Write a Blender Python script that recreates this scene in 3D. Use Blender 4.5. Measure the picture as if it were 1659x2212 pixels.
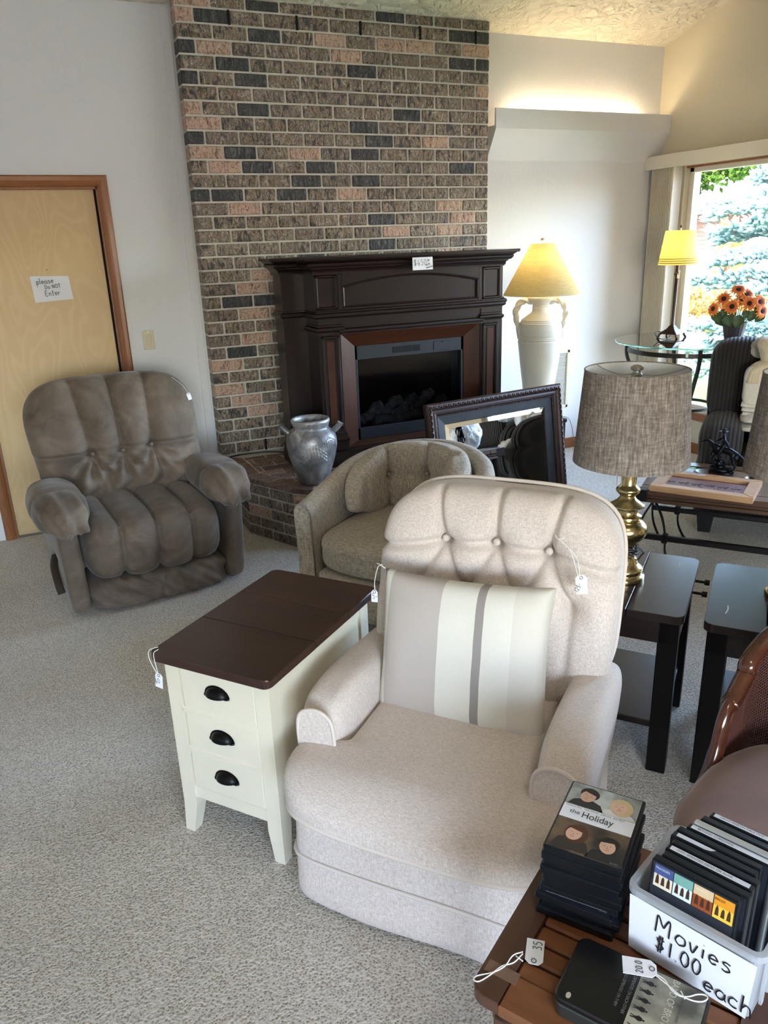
import bpy, bmesh, math, random
import numpy as np
from mathutils import Vector, Matrix
random.seed(7)
rng = np.random.default_rng(11)
SC = bpy.context.scene
for _o in list(bpy.data.objects):
    bpy.data.objects.remove(_o)
PI = math.pi

# ------------------------------------------------------------------ camera
CAM_H = 1.68
_f, _pit, _rol, _hd = 1657.0, math.radians(19.30), math.radians(-2.063), math.radians(24.0)
_d = Vector((math.sin(_hd) * math.cos(_pit), math.cos(_hd) * math.cos(_pit), -math.sin(_pit)))
_r = Vector((math.cos(_hd), -math.sin(_hd), 0))
_u = _r.cross(_d)
_r2 = math.cos(_rol) * _r + math.sin(_rol) * _u
_u2 = -math.sin(_rol) * _r + math.cos(_rol) * _u
cd = bpy.data.cameras.new('camera')
cd.sensor_fit = 'VERTICAL'
cd.sensor_height = 36.0
cd.lens = _f / 2212.0 * 36.0
cd.clip_start = 0.02
cd.clip_end = 300
cam = bpy.data.objects.new('camera', cd)
SC.collection.objects.link(cam)
_m = Matrix((_r2, _u2, -_d)).transposed().to_4x4()
_m.translation = Vector((0, 0, CAM_H))
cam.matrix_world = _m
SC.camera = cam

# ------------------------------------------------------------------ world, sun, exposure
SC.view_settings.view_transform = 'Standard'
SC.view_settings.look = 'None'
SC.view_settings.gamma = 1.0
SC.view_settings.use_curve_mapping = False
SC.view_settings.exposure = 2.95
w = bpy.data.worlds.new('sky')
SC.world = w
w.use_nodes = True
_nt = w.node_tree
_bg = _nt.nodes['Background']
_sky = _nt.nodes.new('ShaderNodeTexSky')
_sky.sky_type = 'NISHITA'
_sky.sun_disc = False
_sky.sun_elevation = math.radians(48)
_sky.sun_rotation = math.radians(250)
_sky.air_density = 1.0
_sky.dust_density = 2.5
_sky.ozone_density = 1.0
_nt.links.new(_sky.outputs['Color'], _bg.inputs['Color'])
_bg.inputs['Strength'].default_value = 0.95
sd = bpy.data.lights.new('sun', 'SUN')
sd.energy = 0.8
sd.angle = math.radians(0.6)
sd.color = (1.0, 0.95, 0.86)
sun = bpy.data.objects.new('sun', sd)
SC.collection.objects.link(sun)
sun.rotation_euler = Vector((0.72, 0.22, -0.80)).to_track_quat('-Z', 'Y').to_euler()

def portal(name, loc, direction, sx, sy):
    l = bpy.data.lights.new(name, 'AREA')
    l.shape = 'RECTANGLE'; l.size = sx; l.size_y = sy
    l.cycles.is_portal = True
    o = bpy.data.objects.new(name, l)
    o.location = loc
    o.rotation_euler = Vector(direction).to_track_quat('-Z', 'Z').to_euler()
    SC.collection.objects.link(o)

# room constants
YB = 5.10      # back wall plane
XR = 4.72      # window wall plane
XL = -3.2
YF = -3.4
RIDGE_Y = 1.0
def ceil_z(y):
    return 3.0 + 0.28 * (YB - y) if y > RIDGE_Y else 3.0 + 0.28 * (YB - RIDGE_Y) - 0.28 * (RIDGE_Y - y)
WIN = dict(y0=1.55, y1=4.78, z0=0.33, z1=2.15)
portal('window_portal', (XR + 0.12, (WIN['y0'] + WIN['y1']) / 2, (WIN['z0'] + WIN['z1']) / 2), (-1, 0, 0), WIN['y1'] - WIN['y0'], WIN['z1'] - WIN['z0'])
RWIN = dict(x0=-1.6, x1=1.0, z0=0.75, z1=2.15)
portal('rear_window_portal', ((RWIN['x0'] + RWIN['x1']) / 2, YF - 0.12, (RWIN['z0'] + RWIN['z1']) / 2), (0, 1, 0), RWIN['x1'] - RWIN['x0'], RWIN['z1'] - RWIN['z0'])

# ------------------------------------------------------------------ object helpers
COL = SC.collection
def link(o, parent=None):
    COL.objects.link(o)
    if parent is not None:
        o.parent = parent
    return o
def tag(o, label=None, cat=None, group=None, kind=None):
    if label: o['label'] = label
    if cat: o['category'] = cat
    if group: o['group'] = group
    if kind: o['kind'] = kind
    return o
def thing(name, label, cat, loc=(0, 0, 0), rz=0.0, group=None):
    o = bpy.data.objects.new(name, None)
    o.empty_display_size = 0.1
    link(o)
    o.location = loc
    o.rotation_euler = (0, 0, rz)
    return tag(o, label, cat, group)
def copy_tree(o, parent=None):
    c = o.copy(); link(c, parent)
    for ch in o.children: copy_tree(ch, c)
    return c

class MB:
    """collects vertices and faces of one mesh"""
    def __init__(s):
        s.v = []; s.f = []; s.mi = []; s.n = 0; s.cur = 0
    def add(s, V, F, M=None):
        V = np.asarray(V, float).reshape(-1, 3)
        if M is not None:
            M = np.array(M); V = V @ M[:3, :3].T + M[:3, 3]
        s.v.append(V); s.f.extend([tuple(i + s.n for i in f) for f in F]); s.mi.extend([s.cur] * len(F)); s.n += len(V)
        return s
    def box(s, lo, hi, b=0.0, M=None):
        lo = np.minimum(lo, hi) if not isinstance(lo, np.ndarray) else lo
        return s.cbox([(lo[i] + hi[i]) / 2 for i in range(3)], [abs(hi[i] - lo[i]) for i in range(3)], b, M)
    def cbox(s, c, size, b=0.0, M=None):
        h = np.array(size, float) / 2; c = np.array(c, float)
        if b <= 0:
            V = np.array([[x, y, z] for x in (-1, 1) for y in (-1, 1) for z in (-1, 1)]) * h + c
            F = [(0, 1, 3, 2), (4, 6, 7, 5), (0, 4, 5, 1), (2, 3, 7, 6), (0, 2, 6, 4), (1, 5, 7, 3)]
            return s.add(V, F, M)
        b = min(b, h.min() * 0.95)
        V = []; idx = {}
        for sx in (-1, 1):
            for sy in (-1, 1):
                for sz in (-1, 1):
                    sg = np.array([sx, sy, sz])
                    for a in range(3):
                        p = sg * (h - b); p[a] = sg[a] * h[a]
                        idx[(sx, sy, sz, a)] = len(V); V.append(p + c)
        F = []
        for a in range(3):
            o1, o2 = [i for i in range(3) if i != a]
            for sg in (-1, 1):
                q = []
                for p1, p2 in ((-1, -1), (1, -1), (1, 1), (-1, 1)):
                    k = [0, 0, 0]; k[a] = sg; k[o1] = p1; k[o2] = p2
                    q.append(idx[(k[0], k[1], k[2], a)])
                F.append(tuple(q))
        for a in range(3):           # edges along axis a
            o1, o2 = [i for i in range(3) if i != a]
            for p1 in (-1, 1):
                for p2 in (-1, 1):
                    q = []
                    for e, ax in ((-1, o1), (-1, o2), (1, o2), (1, o1)):
                        k = [0, 0, 0]; k[a] = e; k[o1] = p1; k[o2] = p2
                        q.append(idx[(k[0], k[1], k[2], ax)])
                    F.append(tuple(q))
        for sx in (-1, 1):
            for sy in (-1, 1):
                for sz in (-1, 1):
                    F.append(tuple(idx[(sx, sy, sz, a)] for a in range(3)))
        return s.add(V, F, M)
    def lathe(s, prof, seg=40, M=None, a0=0, a1=2 * PI, fn=None, cap=False):
        """prof: list of (r,z)"""
        full = abs(a1 - a0 - 2 * PI) < 1e-6
        n = seg if full else seg + 1
        A = a0 + (a1 - a0) * np.arange(n) / seg
        prof = np.array(prof, float)
        R = np.repeat(prof[:, 0][:, None], n, 1)
        Z = np.repeat(prof[:, 1][:, None], n, 1)
        if fn is not None: R = fn(R, Z, A[None, :])
        V = np.stack([R * np.cos(A), R * np.sin(A), Z], -1).reshape(-1, 3)
        F = []
        for i in range(len(prof) - 1):
            for j in range(seg):
                k = (j + 1) % n
                F.append((i * n + j, i * n + k, (i + 1) * n + k, (i + 1) * n + j))
        if cap and full and prof[0, 0] > 1e-5: F.append(tuple(reversed(range(n))))
        if cap and full and prof[-1, 0] > 1e-5: F.append(tuple((len(prof) - 1) * n + j for j in range(n)))
        return s.add(V, F, M)
    def cyl(s, p0, p1, r, seg=16, r1=None, cap=True):
        return s.tube([p0, p1], [r, r if r1 is None else r1], seg, cap=cap)
    def tube(s, pts, r, seg=10, closed=False, cap=True, flat=None, up=(0, 0, 1), twist=0.0, section=None):
        """sweep a circle (or an ellipse: flat=(a,b)) along pts"""
        P = np.array(pts, float); n = len(P)
        if np.isscalar(r): r = np.full(n, r)
        r = np.array(r, float)
        T = np.zeros_like(P)
        if closed:
            T = np.roll(P, -1, 0) - np.roll(P, 1, 0)
        else:
            T[1:-1] = P[2:] - P[:-2]; T[0] = P[1] - P[0]; T[-1] = P[-1] - P[-2]
        T /= np.maximum(np.linalg.norm(T, axis=1), 1e-9)[:, None]
        u0 = np.array(up, float)
        if abs(u0 @ T[0]) > 0.95: u0 = np.array([1.0, 0.2, 0.0])
        N = []; prev = u0
        for t in T:
            nn = prev - (prev @ t) * t
            if np.linalg.norm(nn) < 1e-6: nn = np.cross(t, [0.3, 0.5, 0.8])
            nn /= np.linalg.norm(nn); N.append(nn); prev = nn
        N = np.array(N); B = np.cross(T, N)
        if section is not None:
            sec = np.array(section, float); seg = len(sec); ca, sa = sec[:, 0], sec[:, 1]
        else:
            A = 2 * PI * np.arange(seg) / seg; ca, sa = np.cos(A), np.sin(A)
            if flat: ca, sa = ca * flat[0], sa * flat[1]
        V = []
        for i in range(n):
            th = twist * i; c, q = math.cos(th), math.sin(th)
            N2 = c * N[i] + q * B[i]; B2 = -q * N[i] + c * B[i]
            V.append(P[i] + r[i] * (ca[:, None] * N2 + sa[:, None] * B2))
        V = np.concatenate(V); F = []
        m = n if closed else n - 1
        for i in range(m):
            k = (i + 1) % n
            for j in range(seg):
                l = (j + 1) % seg
                F.append((i * seg + j, i * seg + l, k * seg + l, k * seg + j))
        if cap and not closed:
            F.append(tuple(reversed(range(seg)))); F.append(tuple((n - 1) * seg + j for j in range(seg)))
        return s.add(V, F)
    def prism(s, poly, z0, z1, M=None):
        """poly in xy, extruded along z"""
        n = len(poly)
        V = [(x, y, z0) for x, y in poly] + [(x, y, z1) for x, y in poly]
        F = [tuple(reversed(range(n))), tuple(range(n, 2 * n))] + [(i, (i + 1) % n, n + (i + 1) % n, n + i) for i in range(n)]
        return s.add(V, F, M)
    def grid(s, V, closed_u=False, closed_v=False):
        """V: array (nu,nv,3)"""
        nu, nv = V.shape[:2]; F = []
        for i in range(nu if closed_u else nu - 1):
            for j in range(nv if closed_v else nv - 1):
                a, b = (i + 1) % nu, (j + 1) % nv
                F.append((i * nv + j, a * nv + j, a * nv + b, i * nv + b))
        return s.add(V.reshape(-1, 3), F)
    def sph(s, c, r, seg=14, rings=8, scale=(1, 1, 1), M=None):
        prof = [(math.sin(PI * i / rings), -math.cos(PI * i / rings)) for i in range(rings + 1)]
        prof[0] = (0.0, -1.0); prof[-1] = (0.0, 1.0)
        T = Matrix.Translation(c) @ Matrix.Diagonal((r * scale[0], r * scale[1], r * scale[2], 1))
        if M is not None: T = M @ T
        return s.lathe([(max(a, 1e-6), b) for a, b in prof], seg, T)
    def sbox(s, c, h, n=5.0, res=20, disp=None, post=None):
        """superquadric cushion; disp(P,N)->offset, P in [-1,1] units; post(X)->X in metres"""
        if np.isscalar(res): res = (res, res, res)
        c = np.array(c, float); h = np.array(h, float)
        for a in range(3):
            o1, o2 = [(1, 2), (2, 0), (0, 1)][a]
            for sg in (-1, 1):
                nu, nv = res[o1] + 1, res[o2] + 1
                U, W = np.meshgrid(np.linspace(-1, 1, nu), np.linspace(-1, 1, nv), indexing='ij')
                # denser towards the rim
                U = np.sin(U * PI / 2) * 0.35 + U * 0.65; W = np.sin(W * PI / 2) * 0.35 + W * 0.65
                P = np.zeros((nu, nv, 3)); P[..., a] = sg; P[..., o1] = U; P[..., o2] = W
                P = P / ((np.abs(P) ** n).sum(-1, keepdims=True) ** (1.0 / n))
                Nn = np.sign(P) * np.abs(P) ** (n - 1) / h; Nn /= np.linalg.norm(Nn, axis=-1, keepdims=True)
                X = P * h
                if disp is not None: X = X + disp(P, Nn)
                X = X + c
                if post is not None: X = post(X)
                if sg < 0: X = X[::-1]
                s.grid(X)
        return s
    @staticmethod
    def ring(c, h, n, pz, post=None, out=0.0, a0=-200, a1=20, num=80):
        """curve at relative height pz on a superquadric, for piping"""
        k = (1 - abs(pz) ** n) ** (1 / n); P = []
        for t in np.radians(np.linspace(a0, a1, num)):
            x, y = math.cos(t), math.sin(t); r = (abs(x) ** n + abs(y) ** n) ** (-1 / n) * k
            P.append((x * r * (h[0] + out) + c[0], y * r * (h[1] + out) + c[1], pz * h[2] + c[2]))
        P = np.array(P)
        return post(P) if post is not None else P
    def build(s, name, mats, parent=None, smooth=True, weld=False, angle=40):
        me = bpy.data.meshes.new(name)
        V = np.concatenate(s.v) if s.v else np.zeros((0, 3))
        me.from_pydata(V.tolist(), [], s.f)
        if not isinstance(mats, (list, tuple)): mats = [mats]
        for m in mats: me.materials.append(m)
        if len(mats) > 1: me.polygons.foreach_set('material_index', s.mi)
        if weld:
            bm = bmesh.new(); bm.from_mesh(me)
            bmesh.ops.remove_doubles(bm, verts=bm.verts, dist=1e-5)
            bm.to_mesh(me); bm.free()
        if smooth:
            me.polygons.foreach_set('use_smooth', [True] * len(me.polygons))
            if angle < 180:
                me.set_sharp_from_angle(angle=math.radians(angle))
        me.update()
        o = bpy.data.objects.new(name, me)
        return link(o, parent)

def frame(origin, deg, z=0.0):
    return Matrix.Translation((origin[0], origin[1], z)) @ Matrix.Rotation(math.radians(deg), 4, 'Z')
def smooth_path(pts, n=8, closed=False):
    P = np.array(pts, float); m = len(P); out = []
    rngi = range(m) if closed else range(m - 1)
    for i in rngi:
        p0 = P[(i - 1) % m] if closed or i > 0 else 2 * P[0] - P[1]
        p1 = P[i]; p2 = P[(i + 1) % m]
        p3 = P[(i + 2) % m] if closed or i + 2 < m else 2 * P[-1] - P[-2]
        for k in range(n):
            t = k / n
            out.append(0.5 * ((2 * p1) + (-p0 + p2) * t + (2 * p0 - 5 * p1 + 4 * p2 - p3) * t * t + (-p0 + 3 * p1 - 3 * p2 + p3) * t ** 3))
    if not closed: out.append(P[-1])
    return np.array(out)
def snoise(P, sc, seed=0, octv=3):
    """cheap smooth value field made of random sine waves; P (...,3)"""
    g = np.random.default_rng(seed); r = np.zeros(P.shape[:-1]); amp = 1.0; tot = 0
    for o in range(octv):
        for k in range(4):
            d = g.normal(size=3); d /= np.linalg.norm(d)
            r = r + amp * np.sin((P @ d) * sc * (2 ** o) * g.uniform(.7, 1.3) + g.uniform(0, 6.28)); tot += amp * 0.7
        amp *= 0.5
    return r / tot

# ------------------------------------------------------------------ materials
class NT:
    def __init__(s, name):
        s.m = bpy.data.materials.new(name); s.m.use_nodes = True
        s.t = s.m.node_tree; s.b = s.t.nodes['Principled BSDF']; s.out = s.t.nodes['Material Output']
        s._c = None
    def n(s, typ, **kw):
        x = s.t.nodes.new(typ)
        for k, v in kw.items():
            if k.startswith('i_'):
                key = k[2:].replace('_', ' ')
                x.inputs[key].default_value = v
            else: setattr(x, k, v)
        return x
    def l(s, a, b): s.t.links.new(a, b)
    def co(s, which='Object'):
        if s._c is None: s._c = s.n('ShaderNodeTexCoord')
        return s._c.outputs[which]
    def mapped(s, scale=(1, 1, 1), rot=(0, 0, 0), src='Object'):
        m = s.n('ShaderNodeMapping'); m.inputs['Scale'].default_value = scale; m.inputs['Rotation'].default_value = rot
        s.l(s.co(src), m.inputs['Vector']); return m.outputs['Vector']
    def noise(s, scale, detail=4, rough=.55, vec=None, dist=0.0):
        x = s.n('ShaderNodeTexNoise'); x.inputs['Scale'].default_value = scale; x.inputs['Detail'].default_value = detail
        x.inputs['Roughness'].default_value = rough; x.inputs['Distortion'].default_value = dist
        s.l(vec if vec is not None else s.co(), x.inputs['Vector']); return x.outputs['Fac']
    def vor(s, scale, vec=None, feature='F1', out='Distance'):
        x = s.n('ShaderNodeTexVoronoi', feature=feature); x.inputs['Scale'].default_value = scale
        s.l(vec if vec is not None else s.co(), x.inputs['Vector']); return x.outputs[out]
    def wave(s, scale, vec=None, dist=0, detail=2, dscale=1, dirn='X', profile='SIN', typ='BANDS'):
        x = s.n('ShaderNodeTexWave', wave_type=typ, wave_profile=profile)
        if typ == 'BANDS': x.bands_direction = dirn
        else: x.rings_direction = dirn
        x.inputs['Scale'].default_value = scale; x.inputs['Distortion'].default_value = dist
        x.inputs['Detail'].default_value = detail; x.inputs['Detail Scale'].default_value = dscale
        s.l(vec if vec is not None else s.co(), x.inputs['Vector']); return x.outputs['Fac']
    def ramp(s, fac, stops, interp='LINEAR'):
        x = s.n('ShaderNodeValToRGB'); cr = x.color_ramp; cr.interpolation = interp
        while len(cr.elements) < len(stops): cr.elements.new(0.5)
        for e, (p, c) in zip(cr.elements, stops):
            e.position = p; e.color = (c[0], c[1], c[2], 1) if not np.isscalar(c) else (c, c, c, 1)
        s.l(fac, x.inputs['Fac']); return x.outputs['Color']
    def mix(s, fac, a, b, mode='MIX'):
        x = s.n('ShaderNodeMix', data_type='RGBA', blend_type=mode)
        for sock, v in ((x.inputs[0], fac), (x.inputs[6], a), (x.inputs[7], b)):
            if isinstance(v, (int, float)): sock.default_value = v
            elif isinstance(v, (tuple, list)): sock.default_value = (v[0], v[1], v[2], 1)
            else: s.l(v, sock)
        return x.outputs[2]
    def math(s, op, a, b=None):
        x = s.n('ShaderNodeMath', operation=op)
        for sock, v in ((x.inputs[0], a), (x.inputs[1], b)):
            if v is None: continue
            if isinstance(v, (int, float)): sock.default_value = v
            else: s.l(v, sock)
        return x.outputs[0]
    def color(s, c):
        if isinstance(c, (tuple, list)): s.b.inputs['Base Color'].default_value = (c[0], c[1], c[2], 1)
        else: s.l(c, s.b.inputs['Base Color'])
        return s
    def bump(s, h, strength=.3, dist=.01, prev=None):
        x = s.n('ShaderNodeBump'); x.inputs['Strength'].default_value = strength; x.inputs['Distance'].default_value = dist
        s.l(h, x.inputs['Height'])
        if prev is not None: s.l(prev, x.inputs['Normal'])
        s.l(x.outputs['Normal'], s.b.inputs['Normal']); return x.outputs['Normal']
    def set(s, **kw):
        for k, v in kw.items():
            s.b.inputs[k.replace('_', ' ')].default_value = v
        return s
def srgb(r, g, b):
    f = lambda c: (c / 255) / 12.92 if c / 255 <= .04045 else ((c / 255 + .055) / 1.055) ** 2.4
    return (f(r), f(g), f(b))
def plain(name, c, rough=.5, metal=0.0, noise=0.0, nscale=20, bump=0.0, bscale=60, **kw):
    t = NT(name)
    if noise > 0:
        nz = t.noise(nscale, 5)
        t.color(t.ramp(nz, [(.3, tuple(x * (1 - noise) for x in c)), (.7, tuple(min(1, x * (1 + noise)) for x in c))]))
    else: t.color(c)
    t.set(Roughness=rough, Metallic=metal, **kw)
    if bump > 0: t.bump(t.noise(bscale, 4), bump, .004)
    return t.m
def wood(name, c1, c2, rough=.35, scale=6, axis='Y', coat=0.0, bump=.08, spec=.5):
    """grain runs along the given object axis"""
    t = NT(name)
    sc = {'X': (scale * .12, scale, scale), 'Y': (scale, scale * .12, scale), 'Z': (scale, scale, scale * .12)}[axis]
    v = t.mapped(sc)
    a = t.noise(1.0, 6, .6, v, 1.2)
    sc2 = tuple(x * 9 for x in sc)
    b = t.noise(1.0, 3, .6, t.mapped(sc2))
    f = t.mix(.35, a, b)
    t.color(t.ramp(f, [(.32, c1), (.68, c2)])); t.set(Roughness=rough); t.set(**{'Coat Weight': coat, 'Coat Roughness': .12, 'Specular IOR Level': spec})
    t.bump(b, bump, .002)
    return t.m
# ------------------------------------------------------------------ room materials
def m_wall(name, c, bscale=55, st=.25):
    t = NT(name); t.color(c); t.set(Roughness=.75)
    a = t.noise(bscale, 3, .5); b = t.noise(bscale * 3, 2, .5)
    t.bump(t.mix(.3, a, b), st, .006); return t.m
M_WALL = m_wall('wall_paint', srgb(226, 226, 228))
M_WARMLITWALL = m_wall('wall_paint_warm_lit', srgb(212, 202, 180), 60)  # same paint as the other walls, with warm lamp light put into the colour
def m_ceil():
    t = NT('stomped_ceiling'); t.color(srgb(226, 218, 200)); t.set(Roughness=.85)
    v = t.mapped((1, 1, 1))
    n = t.noise(9, 3, .6, v, 1.8)
    e = t.vor(11, t.mapped((1, 1.7, 1)), 'SMOOTH_F1')
    h = t.mix(.5, t.ramp(n, [(.38, 0.0), (.55, 1.0)]), t.ramp(e, [(.1, 0.0), (.5, 1.0)]))
    t.bump(h, .75, .03); return t.m
M_CEIL = m_ceil()
def m_carpet():
    t = NT('speckled_carpet')
    a = t.noise(120, 4, .75); b = t.vor(150); c = t.noise(2.2, 3)
    f = t.mix(.45, a, b)
    col = t.ramp(f, [(.25, srgb(92, 78, 62)), (.36, srgb(170, 156, 138)), (.47, srgb(216, 205, 188)), (.75, srgb(236, 228, 214))])
    t.color(t.mix(t.ramp(c, [(.35, 0.0), (.65, .35)]), col, t.mix(.5, col, srgb(186, 176, 160), 'MULTIPLY')))
    t.set(Roughness=.95); t.set(**{'Sheen Weight': .25})
    t.bump(f, .9, .012); return t.m
M_CARPET = m_carpet()
def m_brick(name, hearth=False):
    t = NT(name)
    oi = t.n('ShaderNodeObjectInfo'); rnd = oi.outputs['Random']
    off = t.n('ShaderNodeVectorMath', operation='SCALE'); off.inputs[3].default_value = 37.0
    cmb = t.n('ShaderNodeCombineXYZ')
    for k in range(3): t.l(rnd, cmb.inputs[k])
    t.l(cmb.outputs[0], off.inputs[0])
    vm = t.n('ShaderNodeVectorMath', operation='ADD'); t.l(t.co(), vm.inputs[0]); t.l(off.outputs[0], vm.inputs[1])
    v = vm.outputs[0]
    mp = t.n('ShaderNodeMapping'); mp.inputs['Scale'].default_value = (1.35, 1, .62); t.l(v, mp.inputs['Vector'])
    big0 = t.noise(25, 2, .5, mp.outputs[0], 1.4)
    big = t.math('ADD', big0, t.math('MULTIPLY', t.math('SUBTRACT', rnd, .5), .10))
    fine = t.noise(75, 4, .7, v, .5)
    ring = t.vor(24, mp.outputs[0], 'F1')
    mixed = t.ramp(big, [(.36, srgb(60, 57, 56)), (.41, srgb(104, 96, 88)), (.44, srgb(138, 112, 88)), (.49, srgb(162, 136, 110)), (.52, srgb(104, 97, 92)), (.57, srgb(134, 122, 110)), (.60, srgb(198, 180, 158)), (.68, srgb(100, 94, 90))])
    pink = t.ramp(big, [(.36, srgb(138, 106, 92)), (.46, srgb(196, 162, 144)), (.60, srgb(206, 174, 152)), (.72, srgb(160, 132, 110))])
    dark = t.ramp(big, [(.36, srgb(44, 46, 50)), (.55, srgb(72, 72, 74)), (.70, srgb(112, 106, 98))])
    k1 = t.ramp(rnd, [(.0, 1.0), (.13, 0.0)], 'CONSTANT')
    k2 = t.ramp(rnd, [(.0, 0.0), (.87, 1.0)], 'CONSTANT')
    rn2 = t.math('FRACT', t.math('MULTIPLY', rnd, 7.31))
    mixed = t.mix(t.ramp(rn2, [(0.0, 0.0), (1.0, .55)]), mixed, t.mix(.5, mixed, srgb(92, 90, 90)))
    c = t.mix(k1, mixed, dark); c = t.mix(k2, c, pink)
    c = t.mix(t.ramp(fine, [(.36, .6), (.46, 0.0)]), c, srgb(56, 52, 50))
    c = t.mix(t.ramp(fine, [(.58, 0.0), (.70, .35)]), c, srgb(206, 192, 174))
    c = t.mix(t.ramp(ring, [(.03, .55), (.22, 0.0)]), c, srgb(84, 82, 82))
    if hearth: c = t.mix(.45, c, srgb(128, 92, 76))
    t.color(c); t.set(Roughness=.48)
    h = t.mix(.4, t.mix(.5, fine, ring), big0)
    t.bump(h, 1.0, .02); return t.m
M_BRICK = m_brick('tumbled_brick')
M_HBRICK = m_brick('hearth_paver', True)
M_MORTAR = plain('grey_mortar', srgb(202, 197, 186), .9, noise=.08, nscale=14, bump=.4, bscale=120)
M_OAKTRIM = wood('stained_oak_trim', srgb(124, 74, 40), srgb(160, 101, 58), .4, 9, 'Z', .2)
M_OAKTRIMX = wood('stained_oak_trim_level', srgb(124, 74, 40), srgb(160, 101, 58), .4, 9, 'X', .2)
def m_birch():
    t = NT('birch_veneer')
    v = t.mapped((1.0, 1, .28))
    n = t.noise(3.2, 2, .5, v, .6)
    rings = t.wave(1.0, None, 0, 0, 1, 'X')
    x = t.n('ShaderNodeMath', operation='SINE'); t.l(t.math('MULTIPLY', n, 110.0), x.inputs[0])
    f = t.math('MULTIPLY_ADD', x.outputs[0], .5); 
    fine = t.noise(1, 4, .6, t.mapped((90, 10, 5)))
    g = t.mix(.4, t.ramp(x.outputs[0], [(.0, 0.3), (1.0, 1.0)]), fine)
    t.color(t.ramp(g, [(.15, srgb(206, 173, 125)), (.8, srgb(213, 182, 135))])); t.set(Roughness=.42)
    return t.m
M_BIRCH = m_birch()
M_WHITE = plain('white_enamel', srgb(224, 220, 208), .45, noise=.02)
M_BLACK = plain('black_void', (.004, .004, .004), .9)
M_PAPER = plain('white_paper', srgb(232, 232, 236), .7)
M_INK = plain('black_marker_ink', (.008, .008, .01), .6)
M_BIEGE = plain('almond_plastic', srgb(214, 204, 176), .4)
M_VINYL = plain('off_white_vinyl', srgb(222, 214, 198), .5)
M_STEEL = plain('satin_steel', (.55, .55, .56), .3, 1.0)

# ------------------------------------------------------------------ room shell
def quadmesh(name, V, F, m, kind='structure', parent=None):
    b = MB().add(V, F); o = b.build(name, m, parent, smooth=False)
    if parent is None: tag(o, kind=kind)
    return o
fl = quadmesh('floor', [(XL, YF, 0), (XR, YF, 0), (XR, YB, 0), (XL, YB, 0)], [(0, 1, 2, 3)], M_CARPET)
tag(fl, 'beige speckled cut pile carpet covering the whole floor', 'floor')
b = MB()
ys = [YF, RIDGE_Y, YB]
t_ = .12
b.add([(x, y, ceil_z(y) + dz) for dz in (0, t_) for y in ys for x in (XL, XR)],
      [(0, 2, 3, 1), (2, 4, 5, 3), (6, 7, 9, 8), (8, 9, 11, 10), (0, 1, 7, 6), (4, 10, 11, 5), (0, 6, 8, 2), (2, 8, 10, 4), (1, 3, 9, 7), (3, 5, 11, 9)])
o = b.build('ceiling', M_CEIL, smooth=False); tag(o, 'off white sloping ceiling with rough stomped plaster texture', 'ceiling', kind='structure')
# back wall with the door recess built as solid pieces around it
DX0, DX1, DZ = -0.272, 0.512, 2.047
b = MB()
zt = ceil_z(YB) + .1
b.box((XL - .12, YB, 0), (DX0, YB + .14, zt)); b.box((DX1, YB, 0), (XR + .16, YB + .14, zt)); b.box((DX0, YB, DZ), (DX1, YB + .14, zt))
b.box((DX0, YB + .10, 0), (DX1, YB + .14, DZ))
o = b.build('wall_back', M_WALL, smooth=False); tag(o, 'light grey textured plaster wall behind door and fireplace', 'wall', kind='structure')
# left wall
b = MB(); b.add([(XL, YF, 0), (XL, YB, 0), (XL, YB, ceil_z(YB)), (XL, RIDGE_Y, ceil_z(RIDGE_Y)), (XL, YF, ceil_z(YF))], [(0, 1, 2, 3, 4)])
b.add([(XL - .12, YF, 0), (XL - .12, YB, 0), (XL - .12, YB, ceil_z(YB)), (XL - .12, RIDGE_Y, ceil_z(RIDGE_Y)), (XL - .12, YF, ceil_z(YF))], [(4, 3, 2, 1, 0)])
o = b.build('wall_left', M_WALL, smooth=False); tag(o, 'plain light wall on the door side of the room', 'wall', kind='structure')
# front wall behind the camera with its window opening
b = MB(); zt = ceil_z(YF) + .1
b.box((XL - .12, YF - .14, 0), (RWIN['x0'], YF, zt)); b.box((RWIN['x1'], YF - .14, 0), (XR + .16, YF, zt))
b.box((RWIN['x0'], YF - .14, 0), (RWIN['x1'], YF, RWIN['z0'])); b.box((RWIN['x0'], YF - .14, RWIN['z1']), (RWIN['x1'], YF, zt))
o = b.build('wall_front', M_WALL, smooth=False); tag(o, 'plain light wall opposite the fireplace with wide window', 'wall', kind='structure')
b = MB()
for x in (RWIN['x0'] + .03, -.3, RWIN['x1'] - .03): b.box((x - .03, YF - .10, RWIN['z0']), (x + .03, YF - .04, RWIN['z1']))
for z in (RWIN['z0'] + .03, RWIN['z1'] - .03): b.box((RWIN['x0'], YF - .10, z - .03), (RWIN['x1'], YF - .04, z + .03))
o = b.build('window_2', M_VINYL, smooth=False); tag(o, 'wide white framed window in the wall opposite the fireplace', 'window', kind='structure')
# window wall (gable)
b = MB(); zt = 4.3
def wallblk(y0, y1, z0, z1): b.box((XR, y0, z0), (XR + .16, y1, z1))
wallblk(YF - .14, WIN['y0'], 0, 4.35); wallblk(WIN['y1'], YB + .14, 0, 4.35)
wallblk(WIN['y0'], WIN['y1'], 0, WIN['z0']); wallblk(WIN['y0'], WIN['y1'], WIN['z1'], 4.35)
o = b.build('wall_right', M_WARMLITWALL, smooth=False); tag(o, 'gable wall around the picture window with warm light in its colour', 'wall', kind='structure')
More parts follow.
